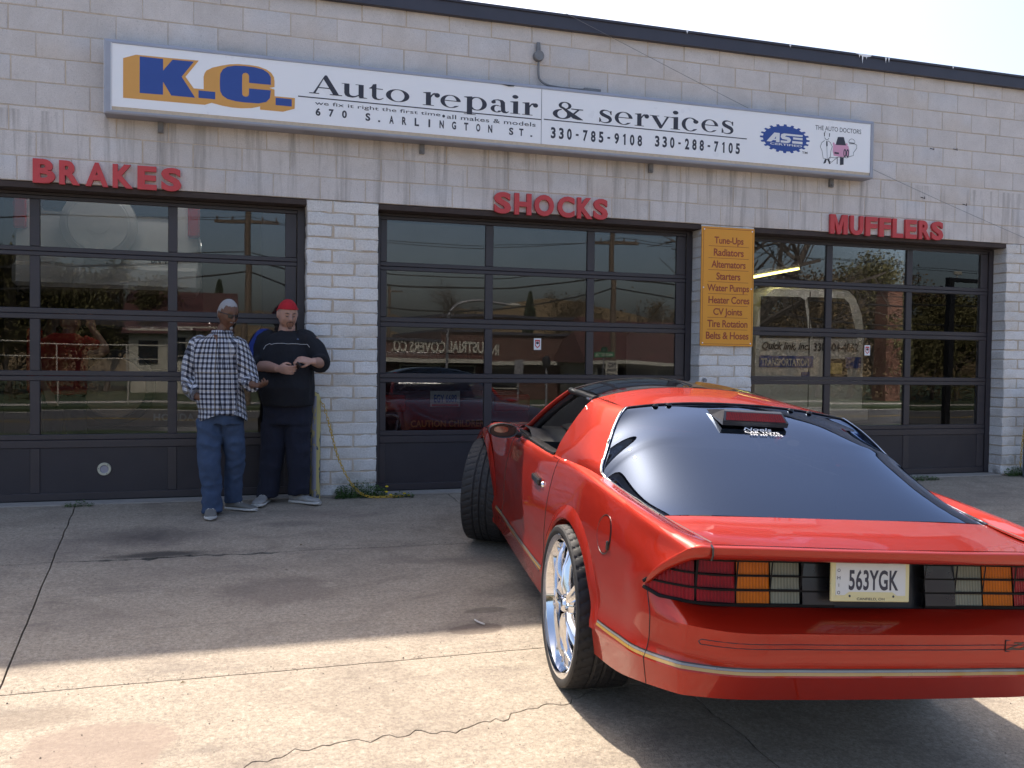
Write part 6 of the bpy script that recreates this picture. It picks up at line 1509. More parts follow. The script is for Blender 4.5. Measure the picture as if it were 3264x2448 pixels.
M_REDC = cloth('red_cap_cloth', (.42, .012, .022), .3); M_REDS2 = cloth('red_work_shirt', (.36, .02, .02)); M_SOLE = plain('white_sole', (.55, .53, .50), .7, 0, .15, 20); M_SHOEG = cloth('grey_canvas', (.17, .16, .145)); M_SHOEW = plain('worn_trainer_leather', (.30, .29, .28), .6, 0, .45, 26)
M_HGREY = plain('short_grey_hair', (.30, .295, .30), .9, 0, .2, 120, bump=.6, bscale=260); M_BEARD = plain('dark_stubble', (.10, .06, .045), .9, 0, .3, 90); M_WHHAIR = plain('white_beard', (.26, .25, .25), .9, 0, .2, 90)
def mat_plaid():
    g = N('black_white_plaid'); tc = g.n('ShaderNodeTexCoord'); sx = g.n('ShaderNodeSeparateXYZ'); g.l(tc.outputs['UV'], sx.inputs[0])
    P_ = .041
    def band(s, lo, hi, off=0):
        f = g.math('FRACT', g.math('ADD', g.math('DIVIDE', s, P_), off)); return g.math('MULTIPLY', g.math('GREATER_THAN', f, lo), g.math('LESS_THAN', f, hi))
    a = band(sx.outputs[0], 0, .48); b = band(sx.outputs[1], 0, .48)
    s = g.math('MULTIPLY', g.math('ADD', a, b), .5)
    c = g.ramp(s, [(0, (.60, .61, .66)), (.49, (.60, .61, .66)), (.5, (.135, .14, .175)), (.99, (.135, .14, .175)), (1, (.010, .011, .022))])
    thin = g.math('MAXIMUM', band(sx.outputs[0], .70, .78), band(sx.outputs[1], .70, .78)); c = g.mix(g.math('MULTIPLY', thin, .55), c, (.10, .13, .22))
    big = g.math('MAXIMUM', g.math('LESS_THAN', g.math('FRACT', g.math('DIVIDE', sx.outputs[0], .145)), .07), g.math('LESS_THAN', g.math('FRACT', g.math('DIVIDE', sx.outputs[1], .145)), .07)); c = g.mix(g.math('MULTIPLY', big, .18), c, (.55, .42, .22))
    g.col(c); g.rough(.9); g.bump(g.noise(g.pos(obj=True), 24, 4), .5, .012); return g.m
M_PLAID = mat_plaid()
def ev_mesh(mb_, name, voxel, smooth=2, sub=0):
    me = bpy.data.meshes.new('tmp'); me.from_pydata([tuple(v) for v in mb_.v], [], mb_.f); me.update()
    ob = bpy.data.objects.new('tmp', me); COL.objects.link(ob)
    md = ob.modifiers.new('r', 'REMESH'); md.mode = 'VOXEL'; md.voxel_size = voxel; md.use_smooth_shade = True
    if smooth: s_ = ob.modifiers.new('s', 'SMOOTH'); s_.iterations = smooth; s_.factor = .5
    dg = bpy.context.evaluated_depsgraph_get(); dg.update(); out = bpy.data.meshes.new_from_object(ob.evaluated_get(dg)); out.name = name
    bpy.data.objects.remove(ob); bpy.data.meshes.remove(me)
    for p in out.polygons: p.use_smooth = True
    return out
def loft(mb_, rings, n=20, sq=2.2):
    """rings: (centre, half width along a, half depth along b, a, b)"""
    rows = []
    for c, ra, rb, a, b in rings:
        c, a, b = Vector(c), Vector(a), Vector(b); row = []
        for j in range(n):
            q = 2*pi*j/n; ca, sb = cos(q), sin(q); e = 2/sq
            row.append(c+a*ra*(abs(ca)**e)*(1 if ca > 0 else -1)+b*rb*(abs(sb)**e)*(1 if sb > 0 else -1))
        rows.append(row)
    k = len(mb_.v); mb_.grid(rows, close=True); m_ = len(rows); mb_.f.append(tuple(range(k, k+n))); mb_.f.append(tuple(range(k+(m_-1)*n, k+m_*n))); mb_.mi += [0, 0]; return mb_
def limb(mb_, pts, rs, n=14):
    P_ = catmull([Vector(p) for p in pts], 5); R_ = []
    for i in range(len(P_)):
        k = i/5; a = min(int(k), len(rs)-2); f_ = k-a; R_.append(rs[a]*(1-f_)+rs[a+1]*f_)
    mb_.tube(P_, R_, n); return mb_
def blob(mb_, c, r, n=14, M=None):
    k = len(mb_.v); bm = bmesh.new(); bmesh.ops.create_uvsphere(bm, u_segments=n, v_segments=max(6, n//2+2), radius=1)
    r = r if isinstance(r, (tuple, list)) else (r, r, r)
    for v in bm.verts:
        p = Vector((v.co.x*r[0], v.co.y*r[1], v.co.z*r[2]))
        if M: p = M @ p
        v.co = p+Vector(c)
    mb_.bm(bm); bm.free(); return mb_
def head(mb_, M, w_=.076, d_=.098, h_=.118, fat=0.):
    """head centred on the origin of M, face towards local -y"""
    bm = bmesh.new(); bmesh.ops.create_icosphere(bm, subdivisions=5, radius=1)
    G_ = lambda p, c, s: exp(-((p-Vector(c)).length_squared)/(2*s*s))
    for v in bm.verts:
        u = v.co.copy(); x, y, z = u
        jaw = max(0, -z); wj = 1-.26*jaw**1.3+fat*.12*jaw
        X = w_*x*wj*(1+.05*max(0, z)); Y = d_*y*(1-.06*jaw); Z = h_*z
        if y > 0: Z += .012*y*max(0, -z)*3; Y *= 1.03
        if z < -.2 and y > .1: Y -= .030*min(1, (-z-.2)*1.5)*y
        off = 0
        ux = Vector((abs(x), y, z))
        off += .026*G_(u, (0, -.99, -.14), .12)+.012*G_(u, (0, -.98, .05), .10)           # nose tip, bridge
        off += .006*G_(ux, (.12, -.97, -.19), .07)                                          # nostrils
        off -= .012*G_(ux, (.36, -.90, .10), .15)                                            # eye sockets
        off += .007*G_(ux, (.34, -.88, .27), .13)                                            # brow
        off += .006*G_(ux, (.36, -.91, .08), .075)                                           # eyelids
        off += .006*G_(ux, (.55, -.76, -.15), .18)                                           # cheekbone
        off += .009*G_(u, (0, -.93, -.40), .10)-.006*G_(u, (0, -.92, -.46), .05)+.007*G_(u, (0, -.90, -.53), .08) # lips
        off += .012*G_(u, (0, -.75, -.80), .20)                                              # chin
        off += fat*.010*G_(ux, (.6, -.5, -.6), .3)
        v.co = M @ (Vector((X, Y, Z))+u*off)
    mb_.bm(bm); bm.free()
    for s in (-1, 1):     # ears
        E_ = M @ Matrix.Translation((s*w_*1.0, .012, -.008)) @ Matrix.Rotation(radians(-12), 4, 'X') @ Matrix.Rotation(radians(s*22), 4, 'Z')
        blob(mb_, (0, 0, 0), (.010, .019, .033), 12, None) if False else None
        k = len(mb_.v); blob(mb_, (0, 0, 0), (.010, .020, .033), 12)
        for i in range(k, len(mb_.v)): mb_.v[i] = E_ @ mb_.v[i]
def hand(mb_, wrist, d, n, side=1, curl=.6, spread=.5, thumb_curl=.4, size=1.0):
    """d: direction wrist->fingers, n: palm normal (palm side), side: +1 thumb on d x n side"""
    d = Vector(d).normalized(); n = (Vector(n)-d*Vector(n).dot(d)).normalized(); t = d.cross(n)*side; w = Vector(wrist); S = size
    M = Matrix(((t.x, n.x, d.x), (t.y, n.y, d.y), (t.z, n.z, d.z)))
    def L(a, b, c): return w+t*a*S+n*b*S+d*c*S
    loft(mb_, [(L(0, 0, -.03), .027*S, .022*S, t, n), (L(0, 0, .0), .028*S, .018*S, t, n), (L(.002, 0, .03), .038*S, .017*S, t, n), (L(.002, .0, .07), .042*S, .015*S, t, n), (L(0, .002, .092), .040*S, .012*S, t, n)], 14)
    for i, (x, ln, r) in enumerate(((.031, .072, .0088), (.0105, .080, .0090), (-.0105, .075, .0086), (-.031, .060, .0078))):
        p = Vector((x, 0, .085)); a = curl*(.45+.08*i); dirn = 0; pts = [Vector((x*.9, 0, .06)), p]
        for k, f_ in enumerate((.45, .30, .25)):
            dirn += a*(1.0 if k == 0 else 1.15); st = ln*f_; p = p+Vector((x*spread*.25*f_, sin(dirn)*st, cos(dirn)*st)); pts.append(p)
        limb(mb_, [L(*q) for q in pts], [r*1.05*S, r*1.05*S, r*S, r*.92*S, r*.75*S], 8)
    a = thumb_curl; pts = [Vector((.022, .004, .02)), Vector((.042, .012, .042)), Vector((.052-.01*a, .022+.02*a, .068)), Vector((.050-.03*a, .030+.035*a, .092))]
    limb(mb_, [L(*q) for q in pts], [.014*S, .0115*S, .0105*S, .008*S], 8)
def shoe(parent, base, fw, length, mat_up, mat_sole, wdt=.049, h=.075, lace=M_SOLE):
    fw = Vector((fw[0], fw[1], 0)).normalized(); sd = Vector((-fw.y, fw.x, 0)); b = Vector(base); up_ = Vector((0, 0, 1))
    def ringp(t, w_, z0, z1): c = b+fw*length*t; return (c+up_*(z0+z1)/2, w_, (z1-z0)/2, sd, up_)
    m = MB(); loft(m, [ringp(-.22, .018, .02, .07), ringp(-.20, .032, .012, h+.010), ringp(-.08, .036, .012, h+.012), ringp(.08, .038, .012, h+.004), ringp(.28, .045, .012, h-.012), ringp(.50, wdt, .012, h-.028), ringp(.68, wdt*.88, .012, h-.036), ringp(.755, .018, .015, h-.045)], 20)
    me = ev_mesh(m, 'shoe', .006, 1); me.materials.append(mat_up); o = link('shoe', me, parent)
    m = MB(); loft(m, [(b+fw*length*t+up_*.012, w_, .013, sd, up_) for t, w_ in ((-.235, .022), (-.2, .034), (-.05, .038), (.1, .040), (.3, .047), (.52, wdt+.003), (.70, wdt*.92), (.775, .022))], 20, 3); o2 = m.build('sole', mat_sole, parent, 50)
    m = MB()
    for k in range(4):
        t = .12+.075*k; z = b.z+h-.004-.009*k; c = b+fw*length*t; c.z = z+.004
        for s in (-1, 1): m.tube([c-sd*.024*s+up_*-.004, c+up_*.004, c+fw*.02+sd*.024*s+up_*-.004], .0032, 5)
    m.build('laces', lace, parent)
    return o
def fold(me, amp, scale, seed=0, stretch=(1, 1, .45)):
    nrm = [v.normal.copy() for v in me.vertices]
    for v, vn in zip(me.vertices, nrm):
        p = v.co.copy(); q = Vector((p.x*stretch[0], p.y*stretch[1], p.z*stretch[2]))*scale+Vector((seed, seed*2.3, 0)); a = noise.noise(q); a = (1-abs(a)*2.2)*.6+noise.noise(q*2.1)*.5
        v.co = p+vn*a*amp
def put_uv(me, fn):
    uv = me.uv_layers.new(name='UVMap')
    for lp in me.loops: uv.data[lp.index].uv = fn(me.vertices[lp.vertex_index].co)
RH = Vector((cos(YAW), -sin(YAW), 0)); FH = Vector((sin(YAW), cos(YAW), 0)); UPV = Vector((0, 0, 1))
def person(name, pxD, label, group=None):
    d = _f*2899.66+_r2*(pxD[0]*1.47554-1632)-_u2*(pxD[1]*1.47554-1224); P_ = CAMP.copy(); t = 0
    lo, hi = .0005, .02
    for i in range(50):
        mdl = (lo+hi)/2; q = CAMP+d*mdl
        if q.z > gz(q.x, q.y): lo = mdl
        else: hi = mdl
    base = CAMP+d*lo
    return base
def pxof(p): v_ = p-CAMP; z_ = v_.dot(_f); return (1632+2899.66*v_.dot(_r2)/z_)/1.47554, (1224-2899.66*v_.dot(_u2)/z_)/1.47554
# ---- man in the plaid shirt
def build_body(base, mb_, skin, voxel, label):
    me = ev_mesh(mb_, 'person', voxel, 1); me.materials.append(skin)
    # put the origin at the feet
    me.transform(Matrix.Translation(-base)); o = link('person', me, None, base); tag(o, label, 'person'); return o
def child_mesh(me, name, mat, par):
    me.transform(Matrix.Translation(-par.location)); me.materials.clear(); me.materials.append(mat); return link(name, me, par)
B1 = person('a', (466, 1112), ''); K1 = ((B1-CAMP).dot(_f))/1965.1
def V1(x, y, v=0.): return B1+RH*((x-466)*K1)+UPV*((1112-y)*K1)+FH*v
lab1 = 'grey haired man with sunglasses, plaid shirt and jeans, one hand in his pocket'
HD = V1(492, 679, -.02); face1 = (RH*.68-FH*.66-UPV*.34).normalized()
def face_matrix(c, f, tilt=0):
    y = -Vector(f).normalized(); x = Vector((0, 0, 1)).cross(y)*-1; x = y.cross(Vector((0, 0, 1))).normalized(); z = x.cross(y)
    R_ = Matrix(((x.x, y.x, z.x), (x.y, y.y, z.y), (x.z, y.z, z.z))).to_4x4(); return Matrix.Translation(c) @ R_ @ Matrix.Rotation(radians(tilt), 4, 'Y')
b = MB(); MH1 = face_matrix(HD, face1); head(b, MH1, .074, .098, .122)
limb(b, [V1(468, 745, 0), V1(478, 722, 0), V1(487, 700, -.0)], [.062, .054, .052], 14)
loft(b, [(V1(470, 745), .17, .09, RH, FH), (V1(472, 800), .15, .10, RH, FH), (V1(476, 890), .14, .10, RH, FH)], 16)
SR, ER, WR = V1(422, 745, .02), V1(405, 822, .04), V1(438, 857, -.10); SL, EL, WL = V1(518, 748, -.02), V1(541, 822, -.05), V1(560, 829, -.18)
limb(b, [SR, ER, V1(420, 842, -.04), WR], [.045, .040, .036, .027]); limb(b, [SL, EL, V1(548, 826, -.12), WL], [.045, .040, .035, .026])
hand(b, WR, (RH*.85-UPV*.35+FH*.1), (FH*.9+RH*.1), 1, .3, .2, .3, 1.0)
hand(b, WL, (RH*.80-UPV*.10-FH*.50), (-FH*.2+UPV*.8+RH*.1), -1, 1.15, .3, .9, 1.0)
for a, bb, c in ((V1(452, 900), V1(455, 1000), V1(457, 1092)), (V1(497, 900, .1), V1(500, 990, .15), V1(487, 1085, .20))): limb(b, [a, bb, c], [.08, .055, .04])
p1 = build_body(B1, b, M_SKD, .006, lab1)
# plaid shirt
s = MB()
loft(s, [(V1(478, 716, .0), .060, .060, RH, FH), (V1(474, 726, .0), .10, .075, RH, FH), (V1(470, 737, .0), .178, .098, RH, FH), (V1(468, 765, 0), .188, .118, RH, FH), (V1(470, 800, -.01), .192, .128, RH, FH), (V1(474, 840, -.01), .187, .132, RH, FH), (V1(477, 870, -.01), .190, .134, RH, FH), (V1(480, 893, -.01), .186, .132, RH, FH)], 26)
limb(s, [V1(440, 741, .01), V1(427, 748, .02), V1(410, 785, .03), ER, V1(416, 838, -.03), V1(430, 850, -.08)], [.060, .080, .076, .072, .066, .062]); limb(s, [V1(503, 741, -.01), V1(514, 750, -.02), V1(529, 785, -.03), EL, V1(547, 826, -.10), V1(553, 828, -.14)], [.060, .080, .076, .070, .066, .064])
me = ev_mesh(s, 'shirt', .009, 3); fold(me, .013, 7, 3)
def sh1(p):
    q = p-B1; u = q.dot(RH); v = q.dot(FH); a = atan2(u-.03, -(v)+.0); r_ = .17
    if u < -.16 or u > .20: return (q.z*.9+v*.3+u*.4, v+u*.9)
    return (a*r_, q.z)
put_uv(me, sh1); shirt = child_mesh(me, 'shirt', M_PLAID, p1)
PX1 = [(*pxof(v.co+B1), v.co+B1, v.normal.copy()) for v in shirt.data.vertices]
def chest1(p):
    best = None; x, y = pxof(p)
    for a, c_, q, nn in PX1:
        d_ = (a-x)**2+(c_-y)**2
        if d_ < 22 and (best is None or (q-CAMP).length < best[0]): best = ((q-CAMP).length, q+nn*.004)
    return best[1] if best else p
m = MB(); cc = V1(478, 722, -.0)      # collar: two standing flaps
for s_ in (-1, 1):
    rows = []
    for k in range(9):
        a = -pi/2+s_*(.12+2.3*k/8)*1.0+.55; rr = .063; c_ = cc+RH*rr*cos(a)+FH*rr*sin(a)
        rows.append([c_+UPV*(.0-.035*(k < 2)), c_+UPV*.028-RH*.004*cos(a), c_*1+UPV*.030+RH*.016*cos(a)+FH*.016*sin(a)-UPV*0, c_+UPV*(-.006-.018*(k < 2))+RH*.032*cos(a)+FH*.032*sin(a)])
    m.grid(rows)
me = m.mesh('collar', M_PLAID, 60); put_uv(me, sh1); child_mesh(me, 'collar', M_PLAID, p1)
for c_, a_, b_2, r_ in ((V1(428, 849, -.07), V1(438, 857, -.10), None, .058), (V1(552, 828, -.135), V1(560, 829, -.18), None, .058)):   # rolled cuffs
    m = MB(); ax = (a_-c_).normalized(); m.tube([c_-ax*.012, c_+ax*.005, c_+ax*.022, c_+ax*.030, c_+ax*.018], [r_*.98, r_*1.10, r_*1.08, r_*.95, r_*.75], 16, caps=False)
    me = m.mesh('cuff', M_PLAID, 60); fold(me, .006, 25, 8); put_uv(me, sh1); child_mesh(me, 'cuff', M_PLAID, p1)
m = MB(); rows = []      # loose shirt tail
for k in range(28):
    a = 2*pi*k/28; rows.append([V1(480, 885, -.01)+RH*.186*cos(a)+FH*.130*sin(a), V1(481, 893+6*sin(a*2+.8), -.01)+RH*.198*cos(a)+FH*.142*sin(a), V1(481, 901+9*sin(a*2+.8)+(0), -.01)+RH*.196*cos(a)+FH*.140*sin(a)])
m.grid(list(zip(*rows)), close=True); me = m.mesh('shirt_tail', M_PLAID, 60); put_uv(me, sh1); child_mesh(me, 'shirt_tail', M_PLAID, p1)
m = MB(); m.tube([V1(499, 735, -.118), V1(503, 780, -.135), V1(506, 840, -.140), V1(508, 890, -.140)], .0035, 5); me = m.mesh('placket', M_PLAID); put_uv(me, sh1); child_mesh(me, 'placket', M_PLAID, p1)
m = MB()      # open collar: bare neck, dark placket edge and chest pocket
for s_ in (1,):
    pts = [chest1(V1(x, y, -.3)) for x, y in ((481, 722), (493, 723), (491, 742))]
    m.add(pts, [(0, 1, 2)]); me = m.mesh('neckline', M_SKD); child_mesh(me, 'neckline', M_SKD, p1)
m = MB(); m.tube([chest1(V1(x, y, -.3)) for x, y in ((491, 742), (493, 765), (494, 790), (495, 815), (497, 840), (499, 868), (501, 888))], .0028, 5); me = m.mesh('front_seam', M_BLKT); child_mesh(me, 'front_seam', M_BLKT, p1)
m = MB(); m.tube([chest1(V1(x, y, -.3)) for x, y in ((503, 772), (518, 774), (518, 795), (504, 793), (503, 772))], .0022, 5); me = m.mesh('pocket', M_NAVY); child_mesh(me, 'pocket', M_NAVY, p1)
# jeans
j = MB()
loft(j, [(V1(476, 868), .155, .112, RH, FH), (V1(476, 892), .165, .118, RH, FH), (V1(476, 915, .01), .165, .115, RH, FH)], 24)
limb(j, [V1(452, 905, -.01), V1(453, 950, -.01), V1(454, 1000, -.02), V1(457, 1050, 0), V1(458, 1088, 0), V1(459, 1106, -.005)], [.098, .094, .084, .078, .080, .088], 18)
limb(j, [V1(496, 905, .04), V1(497, 950, .08), V1(497, 995, .12), V1(491, 1040, .17), V1(487, 1078, .20), V1(487, 1090, .21)], [.096, .088, .078, .070, .068, .072], 18)
me = ev_mesh(j, 'jeans', .009, 3); fold(me, .015, 9, 11, (1, 1, 1.0)); child_mesh(me, 'jeans', M_JEAN, p1)
# head details
def shell(M, w_, d_, h_, cond, off=.006, sub=5):
    bm = bmesh.new(); bmesh.ops.create_icosphere(bm, subdivisions=sub, radius=1)
    bmesh.ops.delete(bm, geom=[f for f in bm.faces if not cond(f.calc_center_median())], context='FACES')
    for v in bm.verts:
        u = v.co.copy(); n_ = noise.noise(u*9)*.0015; v.co = M @ Vector((u.x*(w_*(1-.26*max(0, -u.z)**1.3)+off+n_), u.y*(d_+off+n_)*(1.02 if u.y > 0 else 1), u.z*(h_+off+n_)))
    m_ = MB(); m_.bm(bm); bm.free(); return m_
m = shell(MH1, .074, .098, .122, lambda c: (c.z > .66 and c.y > -.72) or (c.y > -.35 and c.z > .40) or (c.y > .12 and c.z > -.38) or (c.y > -.12 and c.z > .18), .003); me = m.mesh('hair', M_HGREY, 60); child_mesh(me, 'hair', M_HGREY, p1)
m = MB(); T1 = lambda a, b_, c: MH1 @ Vector((a, b_, c))
for s_ in (-1, 1):
    rws = []
    for a in range(7):
        x = s_*(.008+.036*a/6); yb_ = -.103+.022*(a/6)**2; rws.append([T1(x, yb_, .026), T1(x, yb_-.004, .012), T1(x*(1), yb_-.001, -.008+.004*(a/6))])
    m.grid(rws); m.tube([T1(s_*.046, -.082, .022), T1(s_*.074, -.03, .020), T1(s_*.080, .012, .012)], .0032, 6)
m.tube([T1(-.012, -.106, .018), T1(0, -.110, .022), T1(.012, -.106, .018)], .003, 5); me = m.mesh('sunglasses', M_BLACKP, 40); child_mesh(me, 'sunglasses', M_BLACKP, p1)
m = MB(); blob(m, (0, .002, 0), (.024, .010, .0055), 10); blob(m, (0, .006, -.052), (.013, .011, .016), 10); m.v = [MH1 @ (v+Vector((0, -.100, -.040))) for v in m.v]; me = m.mesh('beard', M_WHHAIR, 60); child_mesh(me, 'beard', M_WHHAIR, p1)
def gpt(p): return Vector((p.x, p.y, gz(p.x, p.y)))
e1 = empty('footwear', parent=p1) if False else None
def shoe_on(par, pt, fw, L=.30, **k):
    g0 = gpt(pt)-par.location; return shoe(par, g0, fw, L, **k)
shoe_on(p1, V1(457, 1114, -.02), RH*.30-FH*.95, .29, mat_up=M_SHOEG, mat_sole=M_SOLE)
shoe_on(p1, V1(487, 1100, .20), RH*.97-FH*.25, .29, mat_up=M_SHOEG, mat_sole=M_SOLE)
# ---- man in black with a red cap
B2 = person('b', (610, 1086), ''); K2 = ((B2-CAMP).dot(_f))/1965.1
def V2(x, y, v=0.): return B2+RH*((x-610)*K2)+UPV*((1086-y)*K2)+FH*v
lab2 = 'heavy man in red skull cap, black shirt and dark trousers looking at his phone'
HD2 = V2(621, 679, -.04); face2 = (RH*.46-FH*.80-UPV*.34).normalized(); MH2 = face_matrix(HD2, face2)
b = MB(); head(b, MH2, .082, .100, .122, 1.0)
limb(b, [V2(614, 735), V2(616, 722), V2(619, 700)], [.085, .074, .066], 14)
loft(b, [(V2(614, 740), .2, .11, RH, FH), (V2(618, 800), .2, .14, RH, FH), (V2(622, 890), .19, .14, RH, FH)], 16)
SR, ER, WR = V2(557, 735, .0), V2(556, 786, -.06), V2(618, 796, -.30); SL, EL, WL = V2(672, 735, 0), V2(694, 780, -.05), V2(686, 780, -.24)
limb(b, [SR, ER, V2(590, 792, -.19), WR], [.06, .050, .048, .031]); limb(b, [SL, EL, V2(693, 782, -.14), WL], [.06, .050, .046, .030])
hand(b, WR, (RH*.97-UPV*.12-FH*.2), (UPV*.25+FH*.9), 1, .75, .2, .5, 1.05)
hand(b, WL, (-RH*.80-UPV*.10-FH*.3+UPV*.25), (-UPV*.7+FH*.6), 1, .7, .3, .6, 1.05)
for a, bb, c in ((V2(592, 905), V2(585, 1000), V2(577, 1068)), (V2(640, 905), V2(646, 1000), V2(646, 1062))): limb(b, [a, bb, c], [.09, .06, .045])
p2 = build_body(B2, b, M_SKL, .006, lab2)
s = MB()
loft(s, [(V2(616, 716), .072, .070, RH, FH), (V2(615, 724), .13, .095, RH, FH), (V2(614, 733), .21, .12, RH, FH), (V2(615, 760, -.01), .235, .15, RH, FH), (V2(618, 800, -.02), .236, .185, RH, FH), (V2(621, 835, -.04), .240, .205, RH, FH), (V2(623, 858, -.03), .226, .19, RH, FH), (V2(624, 874, -.03), .206, .175, RH, FH)], 26)
limb(s, [V2(590, 731), V2(572, 736), V2(556, 760, -.02), V2(554, 782, -.05), V2(570, 790, -.11)], [.07, .098, .095, .090, .078]); limb(s, [V2(640, 731), V2(660, 736), V2(682, 758, -.02), V2(693, 778, -.05), V2(694, 785, -.12)], [.07, .098, .094, .086, .076])
me = ev_mesh(s, 'shirt', .009, 3); fold(me, .018, 6, 21); sh2 = child_mesh(me, 'shirt', M_BLKT, p2)
# blue panels: faces of the shirt over the shoulder line
def panel(src, cond, name, mat, off):
    m_ = MB(); m_.v = [v.co+v.normal*off for v in src.vertices]; m_.f = [tuple(p.vertices) for p in src.polygons if cond(p.center+B2)]; m_.mi = [0]*len(m_.f); c_ = clean(m_); me_ = c_.mesh(name, mat, 60, recalc=False); return link(name, me_, p2)
def pxof_(p): v_ = p-CAMP; z_ = v_.dot(_f); return (1632+2899.66*v_.dot(_r2)/z_)/1.47554, (1224-2899.66*v_.dot(_u2)/z_)/1.47554
hypot_ = math.hypot
def inblue(p):
    x, y = pxof(p)
    pl_ = ((586, 704), (566, 711), (550, 724), (543, 745), (541, 775))
    for (a, c_), (e_, f_) in zip(pl_[:-1], pl_[1:]):
        t = max(0, min(1, ((x-a)*(e_-a)+(y-c_)*(f_-c_))/((e_-a)**2+(f_-c_)**2))); 
        if hypot_(x-a-(e_-a)*t, y-c_-(f_-c_)*t) < 5.5: return True
    return False
panel(me, inblue, 'sleeve_panel', M_BLUET, .003)
m = MB(); cp = [V2(x, y, -.22) for x, y in ((580, 754), (588, 745), (610, 741), (640, 741), (668, 744), (676, 752))]
def chest(p):   # drop the curve onto the shirt surface
    best = None; 
    x, y = pxof(p)
    for a, c_, q, v in PXC:
        d_ = (a-x)**2+(c_-y)**2
        if d_ < 14 and (best is None or (q-CAMP).length < best[0]): best = ((q-CAMP).length, q+v.normal*.003)
    return best[1] if best else p
PXC = [(*pxof(v.co+B2), v.co+B2, v) for v in me.vertices]
cpp = [chest(p) for p in catmull(cp, 4)]
m.tube(cpp, .0015, 5); me2 = m.mesh('piping', M_WVIN); child_mesh(me2, 'piping', M_WVIN, p2)
q = chest(V2(655, 732, -.2)); m = MB(); blob(m, q, (.009, .005, .006), 8); me2 = m.mesh('badge', plain('dull_blue_badge', (.12, .16, .28), .7)); child_mesh(me2, 'badge', me2.materials[0], p2)
j = MB()
loft(j, [(V2(622, 858, -.01), .20, .15, RH, FH), (V2(621, 885), .205, .15, RH, FH), (V2(619, 915), .205, .14, RH, FH)], 24)
limb(j, [V2(592, 915), V2(590, 960), V2(585, 1005), V2(581, 1045), V2(579, 1066), V2(579, 1074)], [.112, .104, .094, .088, .090, .092], 18)
limb(j, [V2(640, 915), V2(643, 960), V2(645, 1005), V2(645, 1045, .0), V2(644, 1062, .01), V2(644, 1068, .01)], [.114, .106, .096, .088, .088, .090], 18)
me = ev_mesh(j, 'trousers', .009, 3); fold(me, .014, 8, 31, (1, 1, .8)); child_mesh(me, 'trousers', M_NAVY, p2)
m = shell(MH2, .082, .100, .122, lambda c: c.z > .37-.18*c.y*(1 if c.y < 0 else 3.2), .007); me = m.mesh('cap', M_REDC, 60); child_mesh(me, 'cap', M_REDC, p2)
m = MB(); band_ = []
for k in range(33):
    a = 2*pi*k/32; y_ = -cos(a); z_ = .37-.18*y_*(1 if y_ < 0 else 3.2); r_ = sqrt(max(0, 1-z_*z_)); band_.append(MH2 @ Vector((r_*sin(a)*.0895, r_*y_*.108, z_*.130)))
m.tube(band_, .006, 6, caps=False); me = m.mesh('cap_band', M_REDC, 60); child_mesh(me, 'cap_band', M_REDC, p2)
m = shell(MH2, .084, .100, .122, lambda c: c.z < -.30 and c.y < -.15 and not (abs(c.x) < .16 and -.60 < c.z < -.42) and c.z > -.93 and (c.z < -.62 or abs(c.x) > .42 or (c.z > -.42 and abs(c.x) < .30)), .0045); 
m.v = [v for v in m.v]; me = m.mesh('stubble', M_BEARD, 60); child_mesh(me, 'stubble', M_BEARD, p2) if False else bpy.data.meshes.remove(me)
m = MB(); T2 = lambda a, b_, c: MH2 @ Vector((a, b_, c))
for s_ in (-1, 1): m.tube([T2(s_*.014, -.107, .032), T2(s_*.030, -.102, .037), T2(s_*.046, -.088, .030)], [.002, .0035, .002], 6)
m.tube([T2(-.024, -.108, -.042), T2(0, -.116, -.037), T2(.024, -.108, -.042)], [.002, .0035, .002], 6)
for s_ in (-1, 1): m.tube([T2(s_*.026, -.107, -.045), T2(s_*.028, -.105, -.06), T2(s_*.020, -.106, -.085)], .0026, 6)
m.tube([T2(-.018, -.107, -.092), T2(0, -.111, -.096), T2(.018, -.107, -.092)], .006, 6)
me = m.mesh('facial_hair', M_BEARD, 60); child_mesh(me, 'facial_hair', M_BEARD, p2)
m = MB()
for s_ in (-1, 1): m.tube([T2(s_*.018, -.0975, .008), T2(s_*.030, -.0965, .005), T2(s_*.042, -.087, .008)], [.0015, .0035, .0015], 6)
me = m.mesh('eye', M_BLACKP, 60); child_mesh(me, 'eye', M_BLACKP, p2)
shoe_on(p2, V2(574, 1078, -.02), -FH*.98-RH*.05, .31, mat_up=M_SHOEW, mat_sole=M_SOLE, wdt=.056, h=.085)
shoe_on(p2, V2(640, 1072, .02), RH*.93-FH*.35, .31, mat_up=M_SHOEW, mat_sole=M_SOLE, wdt=.054, h=.085)
ph = MB(); ph.cbox(-.022, .022, -.006, .006, -.055, .055, .003); c_ = V2(660, 789, -.31)
o = ph.build('phone', M_BLACKP, None, loc=c_, rot=(radians(60), radians(48), YAW*-1)); tag(o, 'small black phone held in both hands by the man in the red cap', 'phone')
